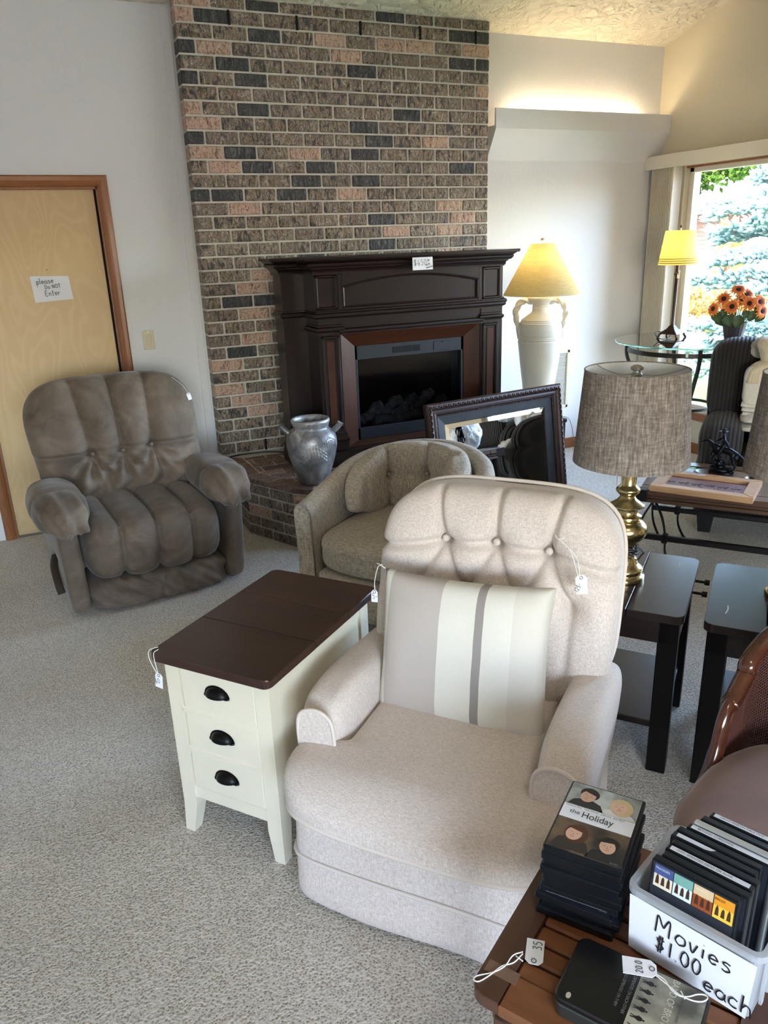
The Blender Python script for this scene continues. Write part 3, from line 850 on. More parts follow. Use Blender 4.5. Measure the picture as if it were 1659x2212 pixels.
# breakfront: frieze
b = MB(); b.box((-BXh, YBF + .012, MZ(1.31)), (BXh, 0, MZ(1.525))); b.build('frieze', M_MAH, mt, smooth=False)
def frame_panel(nm, x0, x1, z0, z1, yf, m, w_=.018, rec=.010):
    """raised picture-frame moulding round a flat panel"""
    b = MB()
    for lo, hi in (((x0, yf, z0), (x0 + w_, yf + .02, z1)), ((x1 - w_, yf, z0), (x1, yf + .02, z1)), ((x0, yf, z0), (x1, yf + .02, z0 + w_)), ((x0, yf, z1 - w_), (x1, yf + .02, z1))): b.box(lo, hi, .006)
    return b.build(nm, m, mt, smooth=False)
for sx in (-1, 1):
    xa, xb = sorted((sx * (BXh - .002), sx * .495))
    frame_panel('square_panel', xa, xb, MZ(1.322), MZ(1.518), YBF, M_MAH)
    # pilaster
    b = MB(); b.box((sx * (BXh - .008) if sx < 0 else .485, YBF + .008, MZ(.47)), (-.485 if sx < 0 else BXh - .008, 0, MZ(1.27)), .002); b.build('pilaster', M_MAHZ, mt, smooth=False)
    x0, x1 = sorted((sx * (BXh - .02), sx * .497))
    frame_panel('pilaster_panel', x0, x1, MZ(.61), MZ(1.172), YBF - .002, M_MAHZ, .02)
    b = MB(); b.box((x0 + .034, YBF + .004, MZ(.64)), (x1 - .034, YBF + .02, MZ(1.14)), .003); b.build('pilaster_field', M_MAHWZ, mt, smooth=False)
    moulding('capital', [(.0, 1.183), (.005, 1.184), (.005, 1.192), (.009, 1.196), (.016, 1.202), (.019, 1.210), (.018, 1.218), (.012, 1.224), (.006, 1.226), (.006, 1.234), (.002, 1.238), (.002, 1.268)], M_MAH, x0 - .012, x1 + .012, YBF)
    moulding('plinth', [(.014, .474), (.014, .528), (.018, .533), (.019, .542), (.016, .549), (.010, .556), (.008, .566), (.008, .574), (.003, .580), (.0, .592)], M_MAH, x0 - .01, x1 + .01, YBF)
# arched centre panel: surround with an arched top, field set back
AX = .465
b = MB(); ar = []
N_ = 24
top = [(-AX + 2 * AX * i / N_, 1.452 + .052 * (1 - (2 * i / N_ - 1) ** 2)) for i in range(N_ + 1)]
V = []; 
for x, z in top: V += [(x, YBF, MZ(z)), (x, YBF, MZ(1.520)), (x, YBF + .02, MZ(z))]
F = []
for i in range(N_): F += [(3 * i, 3 * i + 3, 3 * i + 4, 3 * i + 1), (3 * i, 3 * i + 2, 3 * i + 5, 3 * i + 3)]
b.add(V, F)
b.box((-.49, YBF, MZ(1.318)), (-AX, YBF + .02, MZ(1.52)), .002); b.box((AX, YBF, MZ(1.318)), (.49, YBF + .02, MZ(1.52)), .002); b.box((-AX, YBF, MZ(1.318)), (AX, YBF + .02, MZ(1.33)), .002)
b.build('arched_frame', M_MAH, mt, smooth=False)
b = MB(); b.tube([(x * .985, YBF + .004, MZ(z - .006)) for x, z in top], .007, 8); b.tube([(-AX * .985, YBF + .004, MZ(1.335)), (AX * .985, YBF + .004, MZ(1.335))], .006, 8)
b.tube([(-AX * .985, YBF + .004, MZ(1.335)), (-AX * .985, YBF + .004, MZ(1.448))], .006, 8); b.tube([(AX * .985, YBF + .004, MZ(1.335)), (AX * .985, YBF + .004, MZ(1.448))], .006, 8)
b.build('arch_bead', M_MAH, mt)
# lower frieze and torus between the pilasters
b = MB(); b.box((-.485, YBF + .004, MZ(1.215)), (.485, 0, MZ(1.27)), .002)
b.build('lower_frieze', M_MAH, mt, smooth=False)
moulding('lower_torus', [(-.004, 1.174), (.0, 1.174), (.0, 1.182), (.008, 1.185), (.013, 1.191), (.014, 1.198), (.012, 1.205), (.006, 1.210), (.0, 1.212), (.0, 1.218)], M_MAH, -.485, .485, YBF)
# sloped mitred surround round the firebox
IX0, IX1, IZ0, IZ1 = -.405, .345, .505, 1.093
IX0, IX1 = -.383, .383
b = MB()
ox, oz0, oz1 = .485, .474, 1.18
yo, yi = YBF + .018, YBF + .05
O4 = [(-ox, yo, MZ(oz0)), (ox, yo, MZ(oz0)), (ox, yo, MZ(oz1)), (-ox, yo, MZ(oz1))]; I4 = [(IX0, yi, MZ(IZ0)), (IX1, yi, MZ(IZ0)), (IX1, yi, MZ(IZ1)), (IX0, yi, MZ(IZ1))]
for i, nm in ((0, 'surround_rail'), (1, 'surround_stile'), (2, 'surround_rail'), (3, 'surround_stile')):
    k = (i + 1) % 4
    MB().add([O4[i], O4[k], I4[k], I4[i], tuple(np.add(I4[k], (0, .06, 0))), tuple(np.add(I4[i], (0, .06, 0)))], [(0, 1, 2, 3), (3, 2, 4, 5)]).build(nm, M_MAHW if i % 2 == 0 else M_MAHWZ, mt, smooth=False)
# firebox insert
fb = MB()
M_FBLK = plain('matt_black_metal', srgb(26, 29, 34), .5, .2)
yi2 = yi + .004
for lo, hi in (((IX0, yi2, MZ(IZ0)), (IX0 + .018, yi2 + .03, MZ(IZ1))), ((IX1 - .018, yi2, MZ(IZ0)), (IX1, yi2 + .03, MZ(IZ1))), ((IX0, yi2, MZ(1.008)), (IX1, yi2 + .03, MZ(IZ1))), ((IX0, yi2, MZ(IZ0)), (IX1, yi2 + .03, MZ(.58)))): fb.box(lo, hi, .002)
fi = fb.build('firebox_frame', M_FBLK, mt, smooth=False)
fi.data.name = 'firebox_frame'
for k in range(20):
    MB().box((-.125 + k * .0098, yi2 - .0015, MZ(1.03)), (-.125 + k * .0098 + .0055, yi2 + .004, MZ(1.068))).build('vent_slit', M_BLACK, fi, smooth=False)
b = MB(); b.box((.165, yi2 - .003, MZ(1.022)), (.285, yi2 + .002, MZ(1.078)), .001); b.build('control_door', M_FBLK, fi, smooth=False)
b = MB(); b.add([(.213, yi2 - .004, MZ(1.078)), (.237, yi2 - .004, MZ(1.078)), (.225, yi2 - .004, MZ(1.068))], [(0, 2, 1)]); b.build('finger_notch', M_BLACK, fi, smooth=False)
b = MB(); V = [(IX0 + .01, yi2 + .03, MZ(.5)), (IX1 - .01, yi2 + .03, MZ(.5)), (IX1 - .01, yi2 + .03, MZ(1.02)), (IX0 + .01, yi2 + .03, MZ(1.02))]
V2 = [(x, yi2 + .19, z) for x, y, z in V]
b.add(V + V2, [(4, 5, 6, 7), (0, 1, 5, 4), (1, 2, 6, 5), (2, 3, 7, 6), (3, 0, 4, 7)]); b.build('fire_chamber', plain('charcoal_chamber', srgb(66, 74, 86), .7), fi, smooth=False)
M_LOG = plain('ceramic_log', srgb(128, 122, 118), .9, noise=.5, nscale=30, bump=.8, bscale=50)
for (xa, za, xb, zb2, y0, r0) in ((-.33, .60, -.17, .70, .08, .032), (-.21, .62, -.02, .715, .10, .034), (-.09, .60, .09, .72, .09, .036), (.04, .62, .22, .735, .11, .034), (-.25, .60, .2, .605, .06, .03), (.15, .6, .3, .69, .08, .03)):
    b = MB(); P = np.linspace((xa, yi2 + y0, MZ(za)), (xb, yi2 + y0 + .03, MZ(zb2)), 12); P[:, 2] += .008 * np.sin(np.arange(12)); b.tube(P, r0 * (1 + .15 * np.sin(np.arange(12) * 1.7)), 9); b.build('log', M_LOG, fi)
tg = NT('smoked_glass'); tg.t.nodes.remove(tg.b)
_tr = tg.n('ShaderNodeBsdfTransparent'); _tr.inputs[0].default_value = (.38, .42, .48, 1); _gl = tg.n('ShaderNodeBsdfGlossy'); _gl.inputs['Roughness'].default_value = .12
_fr = tg.n('ShaderNodeFresnel'); _fr.inputs['IOR'].default_value = 1.5; _mx = tg.n('ShaderNodeMixShader')
tg.l(_fr.outputs[0], _mx.inputs[0]); tg.l(_tr.outputs[0], _mx.inputs[1]); tg.l(_gl.outputs[0], _mx.inputs[2]); tg.l(_mx.outputs[0], tg.out.inputs[0])
MB().add([(IX0 + .018, yi2 + .02, MZ(.58)), (IX1 - .018, yi2 + .02, MZ(.58)), (IX1 - .018, yi2 + .02, MZ(1.008)), (IX0 + .018, yi2 + .02, MZ(1.008))], [(0, 1, 2, 3)]).build('glass_door', tg.m, fi, smooth=False)
# price card
pc = thing('price_card', 'white card priced 650 propped against the mantel cornice', 'note', (2.21, 4.70 + YBF - .083, 1.558))
b = MB(); b.cbox((0, 0, 0), (.135, .0015, .072), 0, Matrix.Rotation(math.radians(-3), 4, 'X')); b.build('sheet', M_PAPER, pc, smooth=False)
s = scribble([('$650.', -.058, -.012, .042, 2), ('00', .032, .012, .014, 3), ('with', .022, -.014, .016, 12), ('remote', .022, -.03, .015, 12)], .0022, .02, 8).build('handwriting', plain('blue_black_pen', srgb(30, 34, 60), .6), pc)
s.rotation_euler = (PI / 2 - math.radians(3), 0, 0); s.location = (0, -.003, 0)

# ------------------------------------------------------------------ grey pottery vase on the hearth
def m_vase():
    t = NT('silvered_pottery'); n = t.noise(9, 5, .65, None, .6); f = t.noise(60, 4); o = t.vor(22, None, 'SMOOTH_F1')
    c = t.ramp(n, [(.3, srgb(92, 90, 92)), (.5, srgb(138, 136, 138)), (.68, srgb(196, 194, 194))])
    t.color(t.mix(t.ramp(o, [(.15, .5), (.3, 0.0)]), c, srgb(150, 142, 136))); t.set(Roughness=.38, Metallic=.35)
    t.bump(t.mix(.4, o, f), .35, .008); return t.m
M_VASE = m_vase()
vs = thing('pottery_vase', 'silver grey pottery vase with two lug handles on the hearth', 'vase', (1.392, 4.12, HZ))
prof = [(.0, .0), (.082, 0), (.088, .008), (.10, .05), (.12, .11), (.138, .17), (.147, .225), (.146, .262), (.136, .292), (.118, .312), (.104, .322), (.101, .332), (.106, .345), (.112, .36), (.112, .372), (.106, .380), (.097, .376), (.094, .36), (.092, .33), (.125, .28), (.13, .22), (.1, .06), (.0, .02)]
b = MB().lathe(prof, 48); b.build('body', M_VASE, vs, angle=180)
for a in (-20, 160):
    ca, sa = math.cos(math.radians(a)), math.sin(math.radians(a)); b = MB()
    P = [(.128, .30), (.150, .318), (.166, .335), (.172, .346)]
    b.tube([(r * ca, r * sa, z) for r, z in P], [.017, .017, .017, .018], 12, flat=(1, 1.35)); b.build('lug_handle', M_VASE, vs, angle=60)
# embossed leaf sprays
b = MB()
for (a0, z0, sc) in ((-105, .21, 1.0), (-62, .255, .8)):
    for k in range(9):
        da = (k - 4) * 7.0 * sc; zz = z0 + .03 * sc * math.cos((k - 4) * .5)
        for q in range(3):
            an = math.radians(a0 + da + q * 1.5); z = zz - q * .022 * sc
            R = np.interp(z, [.05, .11, .17, .225, .262, .292], [.10, .12, .138, .147, .146, .136]) + .0005
            M = Matrix.Translation((R * math.cos(an), R * math.sin(an), z)) @ Matrix.Rotation(an, 4, 'Z') @ Matrix.Rotation(math.radians(25 * (k - 4) / 2), 4, 'X')
            b.sph((0, 0, 0), .012 * sc, 8, 5, (.22, .45, 1.0), M)
tag(b.build('embossed_leaves', M_VASE, vs), kind='stuff')

# ------------------------------------------------------------------ lamps
def m_shade(name, c, glow, weave=0.0, trans=.5):
    t = NT(name); t.t.nodes.remove(t.b)
    d = t.n('ShaderNodeBsdfDiffuse'); tr = t.n('ShaderNodeBsdfTranslucent'); mx = t.n('ShaderNodeMixShader'); mx.inputs[0].default_value = trans
    if weave:
        n = t.noise(1, 3, .6, t.mapped((220, 220, 14))); n2 = t.noise(1, 3, .6, t.mapped((12, 12, 200)))
        col = t.mix(.5, t.ramp(n, [(.3, tuple(x * (1 - weave) for x in c)), (.7, c)]), t.ramp(n2, [(.3, tuple(x * (1 - weave) for x in c)), (.7, c)]))
        t.l(col, d.inputs[0]); t.l(col, tr.inputs[0])
    else:
        d.inputs[0].default_value = (*c, 1); tr.inputs[0].default_value = (*c, 1)
    t.l(d.outputs[0], mx.inputs[1]); t.l(tr.outputs[0], mx.inputs[2]); t.l(mx.outputs[0], t.out.inputs[0]); return t.m
def bulb(parent, loc, watts, color=(1, .84, .58), r=.03):
    l = bpy.data.lights.new('bulb_light', 'POINT'); l.energy = watts; l.color = color; l.shadow_soft_size = r
    o = bpy.data.objects.new('bulb_light', l); link(o, parent); o.location = loc
# urn lamp
UL = thing('urn_lamp', 'tall white ribbed urn lamp with twisted handles and lit straw shade', 'lamp', (3.40, 4.725, 0))
M_PLASTER = plain('cream_plaster', srgb(228, 222, 206), .7, bump=.15, bscale=90)
zb0 = .40
prof = [(.0, zb0), (.085, zb0), (.09, zb0 + .01), (.095, .46)]
for i in range(34):
    z = .47 + i * .0148; R = np.interp(z, [.46, .65, .80, .96], [.098, .118, .138, .157]); prof += [(R, z), (R + .0022, z + .0074)]
prof += [(.158, .972), (.153, .978), (.159, .984), (.153, .990), (.159, .996), (.154, 1.002), (.158, 1.01)]
for i in range(10):
    z = 1.016 + i * .011; R = np.interp(z, [1.01, 1.05, 1.09, 1.13], [.158, .157, .150, .128]); prof += [(R, z), (R + .0015, z + .0055)]
prof += [(.112, 1.138), (.085, 1.158), (.066, 1.172), (.06, 1.19), (.062, 1.205), (.058, 1.21), (.062, 1.217), (.058, 1.222), (.064, 1.235), (.075, 1.25), (.09, 1.258), (.092, 1.272), (.085, 1.282), (.03, 1.284), (.0, 1.284)]
MB().lathe(prof, 48).build('urn', M_PLASTER, UL, angle=60)
view = math.atan2(4.725, 3.40)
for sgn in (-1, 1):
    ca, sa = math.cos(view - PI / 2), math.sin(view - PI / 2)
    P = smooth_path([(.058, 0, 1.235), (.09, 0, 1.256), (.13, 0, 1.25), (.165, 0, 1.215), (.178, 0, 1.165), (.17, 0, 1.11), (.158, 0, 1.05), (.157, 0, .985)], 6)
    P = [(sgn * p[0] * ca, sgn * p[0] * sa, p[2]) for p in P]
    rr = np.interp(np.linspace(0, 1, len(P)), [0, .1, .6, .85, 1], [.018, .022, .021, .014, .006])
    sec = [(1.0 * math.cos(t) * (1 + .22 * math.cos(3 * t)), 1.0 * math.sin(t) * (1 + .22 * math.cos(3 * t))) for t in np.linspace(0, 2 * PI, 19)[:-1]]
    MB().tube(P, rr, section=sec, twist=.28).build('twisted_handle', M_PLASTER, UL, angle=180)
MB().lathe([(.0, 1.283), (.022, 1.284), (.022, 1.33), (.012, 1.335), (.012, 1.36), (.0, 1.36)], 20).build('socket', plain('brass_socket', (.75, .6, .3), .3, 1.0), UL)
M_STRAW = m_shade('straw_shade', srgb(236, 222, 176), 1, .32, .55)
MB().lathe([(.272, 1.295), (.082, 1.640), (.079, 1.640), (.269, 1.295)], 56).build('shade', M_STRAW, UL, angle=60)
MB().lathe([(.0, 1.36), (.028, 1.39), (.034, 1.42), (.02, 1.46), (.0, 1.465)], 16).build('light_bulb', plain('frosted_bulb', (.95, .95, .92), .4, **{'Emission Strength': .6, 'Emission Color': (1, .8, .5, 1)}), UL)
MB().cyl((0, 0, 1.36), (0, 0, 1.648), .003, 8).build('harp', M_STEEL, UL)
MB().sph((0, 0, 1.662), .018, 16, 10).build('finial', M_PLASTER, UL)
bulb(UL, (0, 0, 1.49), .75)
# small stand carrying the urn lamp (hidden by the mirror)
st = thing('plant_stand', 'small dark square stand under the urn lamp behind the mirror', 'stand', (3.40, 4.725, 0))
MB().cbox((0, 0, .385), (.32, .32, .03), .006).build('top', M_MAH, st, smooth=False)
for sx in (-1, 1):
    for sy in (-1, 1): MB().cbox((sx * .135, sy * .135, .185), (.032, .032, .37), .003).build('leg', M_MAHZ, st, smooth=False)
tag(MB().tube(smooth_path([(3.66, 5.04, .30), (3.86, 4.98, .30), (3.98, 5.05, .20), (4.03, 5.08, .09), (4.06, 5.06, .01)], 8), .0025, 6).build('lamp_cord', plain('clear_cord', srgb(120, 116, 110), .4)), 'thin grey lamp cord curling up from the baseboard', 'cord')

# ------------------------------------------------------------------ leaning mirror
MI = thing('framed_mirror', 'large mirror with a carved dark border propped before the hearth', 'mirror')
a_, b_a = math.radians(7.155), math.radians(8.69); MW, MH = 1.032, .814
MI.matrix_world = Matrix.Translation((3.014, 3.848, 0.0)) @ Matrix.Rotation(a_, 4, 'Z') @ Matrix.Rotation(-b_a, 4, 'X')
# local: x from -MW..0, z 0..MH, -y is the face
M_BRONZ = plain('bronzed_carving', srgb(52, 36, 32), .38, .35, noise=.45, nscale=60, bump=.5, bscale=140)
M_BRONZ2 = plain('bronzed_flat', srgb(58, 38, 33), .42, .2, noise=.3, nscale=18, bump=.15, bscale=50)
M_EBON = plain('black_washed_wood', srgb(40, 40, 44), .5, .0, noise=.3, nscale=12, bump=.15, bscale=70)
# profile across the rail: (offset inwards, depth toward viewer)
rp = [(0, .0), (0, .030), (.008, .040), (.022, .044), (.036, .038), (.042, .030), (.052, .034), (.064, .032), (.070, .024), (.076, .024)]
rp2 = [(.076, .020), (.128, .014), (.132, .008)]
def rail(nm, prof_, m, side, smooth=True):
    # corners of an inset rectangle
    def pt(o_, d, c):
        x0, x1, z0, z1 = -MW + o_, -o_, o_, MH - o_
        return {0: (x0, -d, z0), 1: (x1, -d, z0), 2: (x1, -d, z1), 3: (x0, -d, z1)}[c]
    c0, c1 = side, (side + 1) % 4; V = []; n = len(prof_)
    for o_, d in prof_: V.append(pt(o_, d, c0))
    for o_, d in prof_: V.append(pt(o_, d, c1))
    return MB().add(V, [(i, i + 1, n + i + 1, n + i) for i in range(n - 1)]).build(nm, m, MI, angle=30)
rails = []
for sd_ in range(4):
    r1 = rail('frame_rail', rp, M_BRONZ2, sd_); rails.append(r1); rail('liner', rp2, M_EBON, sd_)
b = MB(); b.box((-MW + .01, -.006, .01), (-.01, .012, MH - .01)); b.build('backing', plain('backing_board', srgb(70, 52, 40), .8), MI, smooth=False)
# carved leaves on the outer roll, beads on the inner lip
bl_, bd = MB(), MB()
def along(side, o_):
    x0, x1, z0, z1 = -MW + o_, -o_, o_, MH - o_
    c = [(x0, z0), (x1, z0), (x1, z1), (x0, z1)]; return np.array(c[side]), np.array(c[(side + 1) % 4])
for sd_ in range(4):
    p, q = along(sd_, .022); L = np.linalg.norm(q - p); n = int(L / .017); an = math.atan2((q - p)[1], (q - p)[0])
    for i in range(n):
        c = p + (q - p) * (i + .5) / n
        M = Matrix.Translation((c[0], -.043, c[1])) @ Matrix.Rotation(-an, 4, 'Y') @ Matrix.Rotation(math.radians(35 if i % 2 else -35), 4, 'Y')
        bl_.sph((0, 0, 0), .0125, 7, 5, (1.15, .55, .5), M)
    p, q = along(sd_, .073); L = np.linalg.norm(q - p); n = int(L / .0105)
    for i in range(n):
        c = p + (q - p) * (i + .5) / n; bd.sph((c[0], -.026, c[1]), .0042, 6, 4)
tag(bl_.build('carved_leaves', M_BRONZ, MI), kind='stuff'); tag(bd.build('beading', M_BRONZ, MI), kind='stuff')
M_MIRROR = NT('mirror_silver').color((.92, .93, .93)).set(Metallic=1.0, Roughness=.015).m
b = MB(); o1, o2 = .132, .158
def rc(o_, d): return [(-MW + o_, -d, o_), (-o_, -d, o_), (-o_, -d, MH - o_), (-MW + o_, -d, MH - o_)]
V = rc(o1, .009) + rc(o2, .0115)
b.add(V, [(4, 5, 6, 7)] + [(i, (i + 1) % 4, 4 + (i + 1) % 4, 4 + i) for i in range(4)]); b.build('mirror_glass', M_MIRROR, MI, smooth=False)
# ------------------------------------------------------------------ upholstery
def m_velvet():
    t = NT('taupe_microfibre'); n = t.noise(5, 5, .6, None, .8); f = t.noise(300, 2)
    t.color(t.ramp(n, [(.3, srgb(78, 65, 54)), (.55, srgb(108, 93, 80)), (.75, srgb(134, 118, 103))])); t.set(Roughness=.78)
    t.set(**{'Sheen Weight': .22, 'Sheen Roughness': .4}); t.b.inputs['Sheen Tint'].default_value = (.85, .8, .74, 1)
    t.bump(t.mix(.5, t.noise(26, 4, .6, None, 1.0), f), .22, .006); return t.m
M_TAUPE = m_velvet()
def m_tweed(name, c1, c2, sc=1.0, st=.5, axis='Z', contrast=(.35, .65)):
    t = NT(name)
    v = t.mapped((120 * sc, 120 * sc, 22 * sc)); a = t.noise(1, 3, .6, v); v2 = t.mapped((26 * sc, 150 * sc, 150 * sc)); b = t.noise(1, 3, .6, v2)
    f = t.mix(.5, a, b)
    t.color(t.ramp(f, [(contrast[0], c1), (contrast[1], c2)])); t.set(Roughness=.88); t.set(**{'Sheen Weight': .2})
    t.bump(f, st, .004); return t.m
M_TWEED = m_tweed('oatmeal_tweed', srgb(132, 119, 102), srgb(206, 192, 172), 1.5, .8)
M_CREAM = m_tweed('cream_linen_weave', srgb(194, 178, 166), srgb(236, 224, 215), 3.2, .45)
M_CPIPE = plain('cream_welt', srgb(218, 205, 194), .85)

def g1(x, c, s): return np.exp(-((x - c) / s) ** 2)
# ---- taupe recliner
RC = thing('recliner', 'taupe microfibre recliner with channelled back and pillow arms', 'recliner', (.42, 3.67, 0), math.radians(6))
def wr(X, sc, amp, seed): return amp * snoise(X, sc, seed)
for sx in (-1, 1):
    b = MB()
    def post(X, sx=sx):
        X = X.copy(); k = np.clip((X[..., 2] - .05) / .45, 0, 1); X[..., 0] += sx * .018 * k; return X
    b.sbox((sx * .392, .40, .265), (.05, .385, .25), 7, (8, 20, 14), lambda P, N: N * wr(P, 4, .004, 3)[..., None], post)
    b.build('side_panel', M_TAUPE, RC, weld=True, angle=180)
    b = MB()
    def dA(P, N, sx=sx):
        y = P[..., 1]; f = .013 * np.sin(P[..., 0] * 9 + 4 * y) * np.clip(-y - .1, 0, 1) + .009 * np.sin(P[..., 0] * 17 + P[..., 2] * 6) * np.clip(-y - .2, 0, 1)
        seam = -.012 * g1(y, -.15, .07) * (P[..., 2] > -.2)
        return N * (f + seam + wr(P, 5, .004, 9))[..., None]
    def pA(X, sx=sx):
        X = X.copy(); y = X[..., 1]; d = np.clip((.10 - y) / .2, 0, 1.2)
        X[..., 2] -= .058 * d ** 2; X[..., 0] += sx * .015 * np.sin((y + .1) * 4); return X
    b.sbox((sx * .392, .255, .535), (.126, .32, .094), 2.7, (16, 36, 14), dA, pA)
    b.build('arm_pad', M_TAUPE, RC, weld=True, angle=180)
b = MB()
seams = (-.5, 0.0, .5)
def dS(P, N):
    x, y, z = P[..., 0], P[..., 1], P[..., 2]
    ch = np.abs(np.sin(PI * (x + 1) / .5 / 1.0)) if False else np.abs(np.sin(PI * (x * 2)))
    o_ = .036 * ch ** .6 - .018
    o_ = o_ * np.clip(1.2 - np.abs(x) ** 8, 0, 1)
    o_ = o_ - sum(.016 * g1(x, s, .03) for s in seams)
    pk = .004 * np.sin(z * 40 + x * 3) * sum(g1(x, s, .12) for s in seams)
    return N * (o_ + pk + wr(P, 5, .004, 4))[..., None]
def pS(X):
    X = X.copy(); k = np.clip((X[..., 2] - .33) / .16, -1, 1)
    X[..., 1] += .03 * np.clip(-k, 0, 1); return X
b.sbox((0, .30, .325), (.345, .335, .16), 4.2, (72, 36, 26), dS, pS); b.build('seat_cushion', M_TAUPE, RC, weld=True, angle=180)
b = MB()
def dF(P, N):
    x, z = P[..., 0], P[..., 2]
    f = .010 * np.sin(x * 14 + z * 5 + 1.5 * np.sin(x * 5)) * np.clip(.4 + z * .6, 0, 1) - .014 * g1(x - .1 * z, .02, .04) + .004 * np.sin(x * 31 + z * 9)
    return N * (f * (P[..., 1] < -.3))[..., None]
b.sbox((0, .20, .095), (.345, .19, .085), 5, (64, 10, 16), dF); b.build('foot_panel', M_TAUPE, RC, weld=True, angle=180)
b = MB()
btn = [(-.155, .685), (0.0, .68), (.155, .69)]
def back_xy(P, h): return P[..., 0] * h[0], P[..., 2] * h[2] + .73
hB = (.415, .125, .325)
def dB(P, N):
    x, z = back_xy(P, hB); fr = np.clip(-P[..., 1] * 1.3, 0, 1)
    up = 1 / (1 + np.exp(-(z - .69) / .012)); lo = 1 - up
    sx = np.array([-.205, 0.0, .205]); 
    # upper channels fan out slightly
    kx = x / (1 + .45 * np.clip(z - .69, 0, .4))
    ak = np.abs(kx); ch = np.where(ak < .155, np.abs(np.sin(PI * kx / .155)), np.sin(PI / 2 * np.clip((ak - .155) / .075, 0, 1)))
    o_ = up * (.042 * ch ** .6 - .020) + lo * (.012 - .03 * g1(z, .46, .06))
    o_ = o_ - .030 * g1(z, .69, .013)
    for bx, bz in btn:
        r = np.hypot(x - bx, z - bz); th = np.arctan2(z - bz, x - bx)
        o_ = o_ - .046 * np.exp(-(r / .035) ** 1.4)
        o_ = o_ + .016 * np.sin(th * 9 + bx * 30) * np.exp(-((r - .09) / .07) ** 2) * lo
    gather = .003 * np.sin(z * 160) * np.clip(1 - ch * 2.5, 0, 1) * up
    o_ = o_ + .016 * np.sin(x * 38 + 3 * np.sin(z * 20)) * lo * g1(z, .52, .09)
    return N * ((o_ + gather) * fr + wr(P, 4, .004, 6))[..., None]
def pB(X):
    X = X.copy(); z = X[..., 2]
    X[..., 1] += (z - .45) * .42
    X[..., 0] *= 1 + .06 * np.clip((z - .5) / .4, 0, 1)
    return X
b.sbox((0, .56, .73), hB, 4.0, (96, 14, 80), dB, pB); b.build('backrest', M_TAUPE, RC, weld=True, angle=180)
for bx, bz in btn:
    MB().sph((bx, .46 + (bz - .45) * .42, bz), .012, 12, 8, (1, .6, 1)).build('button', M_TAUPE, RC)
b = MB(); b.tube(smooth_path([(-.455, .22, .30), (-.475, .15, .27), (-.478, .07, .21), (-.474, .03, .17)], 5), .012, 8, flat=(.5, 1.5)); b.build('lever', plain('dark_lever', srgb(48, 38, 30), .4), RC)
b = MB(); b.lathe([(0, 0), (.24, 0), (.25, .02), (.2, .035), (0, .035)], 32, Matrix.Translation((0, .42, 0))); b.build('swivel_base', M_BLACK, RC)
Mr = Matrix.Translation((.42, 3.67, 0)) @ Matrix.Rotation(math.radians(6), 4, 'Z')
def rw(M, *p): return tuple(M @ Vector(p))
price_tag('small white price tag tied to the taupe recliner back', Mr @ Matrix.Translation((.405, .60, .915)) @ Matrix.Rotation(math.radians(80), 4, 'X') @ Matrix.Rotation(math.radians(12), 4, 'Z'), '', [[rw(Mr, .34, .66, 1.02), rw(Mr, .375, .60, .98), rw(Mr, .40, .595, .935)]], (.022, .04))

# ---- oatmeal tub chair
TC = thing('tub_chair', 'oatmeal tweed barrel chair with tufted curved back', 'armchair', (1.50, 3.10, 0), math.radians(-55.5))
R_, FR = .395, .345
TH = .085
def tub_path(s):
    """s in 0..1 along the U, returns outer xy and inward normal"""
    L1 = FR; La = PI * R_; T = 2 * L1 + La; d = s * T
    if d < L1: return np.array([-R_, -FR + d]), np.array([1.0, 0.0])
    if d > L1 + La: return np.array([R_, -(d - L1 - La)]), np.array([-1.0, 0.0])
    a = (d - L1) / R_; return np.array([-R_ * math.cos(a), R_ * math.sin(a)]), np.array([math.cos(a), -math.sin(a)])
def rim_z(s): return .56 + .178 * math.sin(PI * s) ** 1.1
NU = 90; V = np.zeros((NU, 22, 3))
for i in range(NU):
    s = i / (NU - 1); o_, nn = tub_path(s); zr = rim_z(s)
    loop = []
    for z in np.linspace(.045, zr - .04, 8): loop.append((-.0 + .0 * z, z))
    for a in np.linspace(180, 0, 7)[1:-1]: loop.append((TH / 2 + TH / 2 * math.cos(math.radians(a)), zr - .04 + .042 * math.sin(math.radians(a))))
    for z in np.linspace(zr - .04, .045, 9): loop.append((TH, z))
    for j, (off, z) in enumerate(loop):
        flare = .02 * np.clip((z - .3) / .4, 0, 1)
        p = o_ + nn * (off - flare * (1 if off < TH * .6 else .6)); V[i, j] = (p[0], p[1], z)
# slightly rounded front of the arms
b = MB(); b.grid(V, False, True)
for i, rev in ((0, False), (NU - 1, True)):
    ring = V[i]; c = ring.mean(0); bulge = c + np.array([0, -.012, 0])
    rr = (ring - c) * .8 + c + np.array([0, -.014, 0])
    W2 = np.stack([ring, rr, np.repeat(bulge[None], len(ring), 0)]) if not rev else np.stack([np.repeat(bulge[None], len(ring), 0), rr, ring])
    b.grid(W2, False, True)
b.build('shell', M_TWEED, TC, weld=True, angle=180)
b = MB()
def dTs(P, N): return N * (.010 * np.cos(P[..., 0] * 1.3) * (P[..., 2] > .2) + wr(P, 4, .003, 2))[..., None]
def pTs(X):
    X = X.copy(); x, y = X[..., 0], X[..., 1]; k = np.clip(y / .31, 0, 1); lim = np.sqrt(np.clip(1 - (k * .85) ** 2, .05, 1)); X[..., 0] = x * lim
    X[..., 1] -= .03 * np.cos(x / .31 * PI / 2) * (y < 0); return X
b.sbox((0, -.045, .345), (.305, .325, .09), 5, (34, 30, 12), dTs, pTs); b.build('seat_cushion', M_TWEED, TC, weld=True, angle=180)
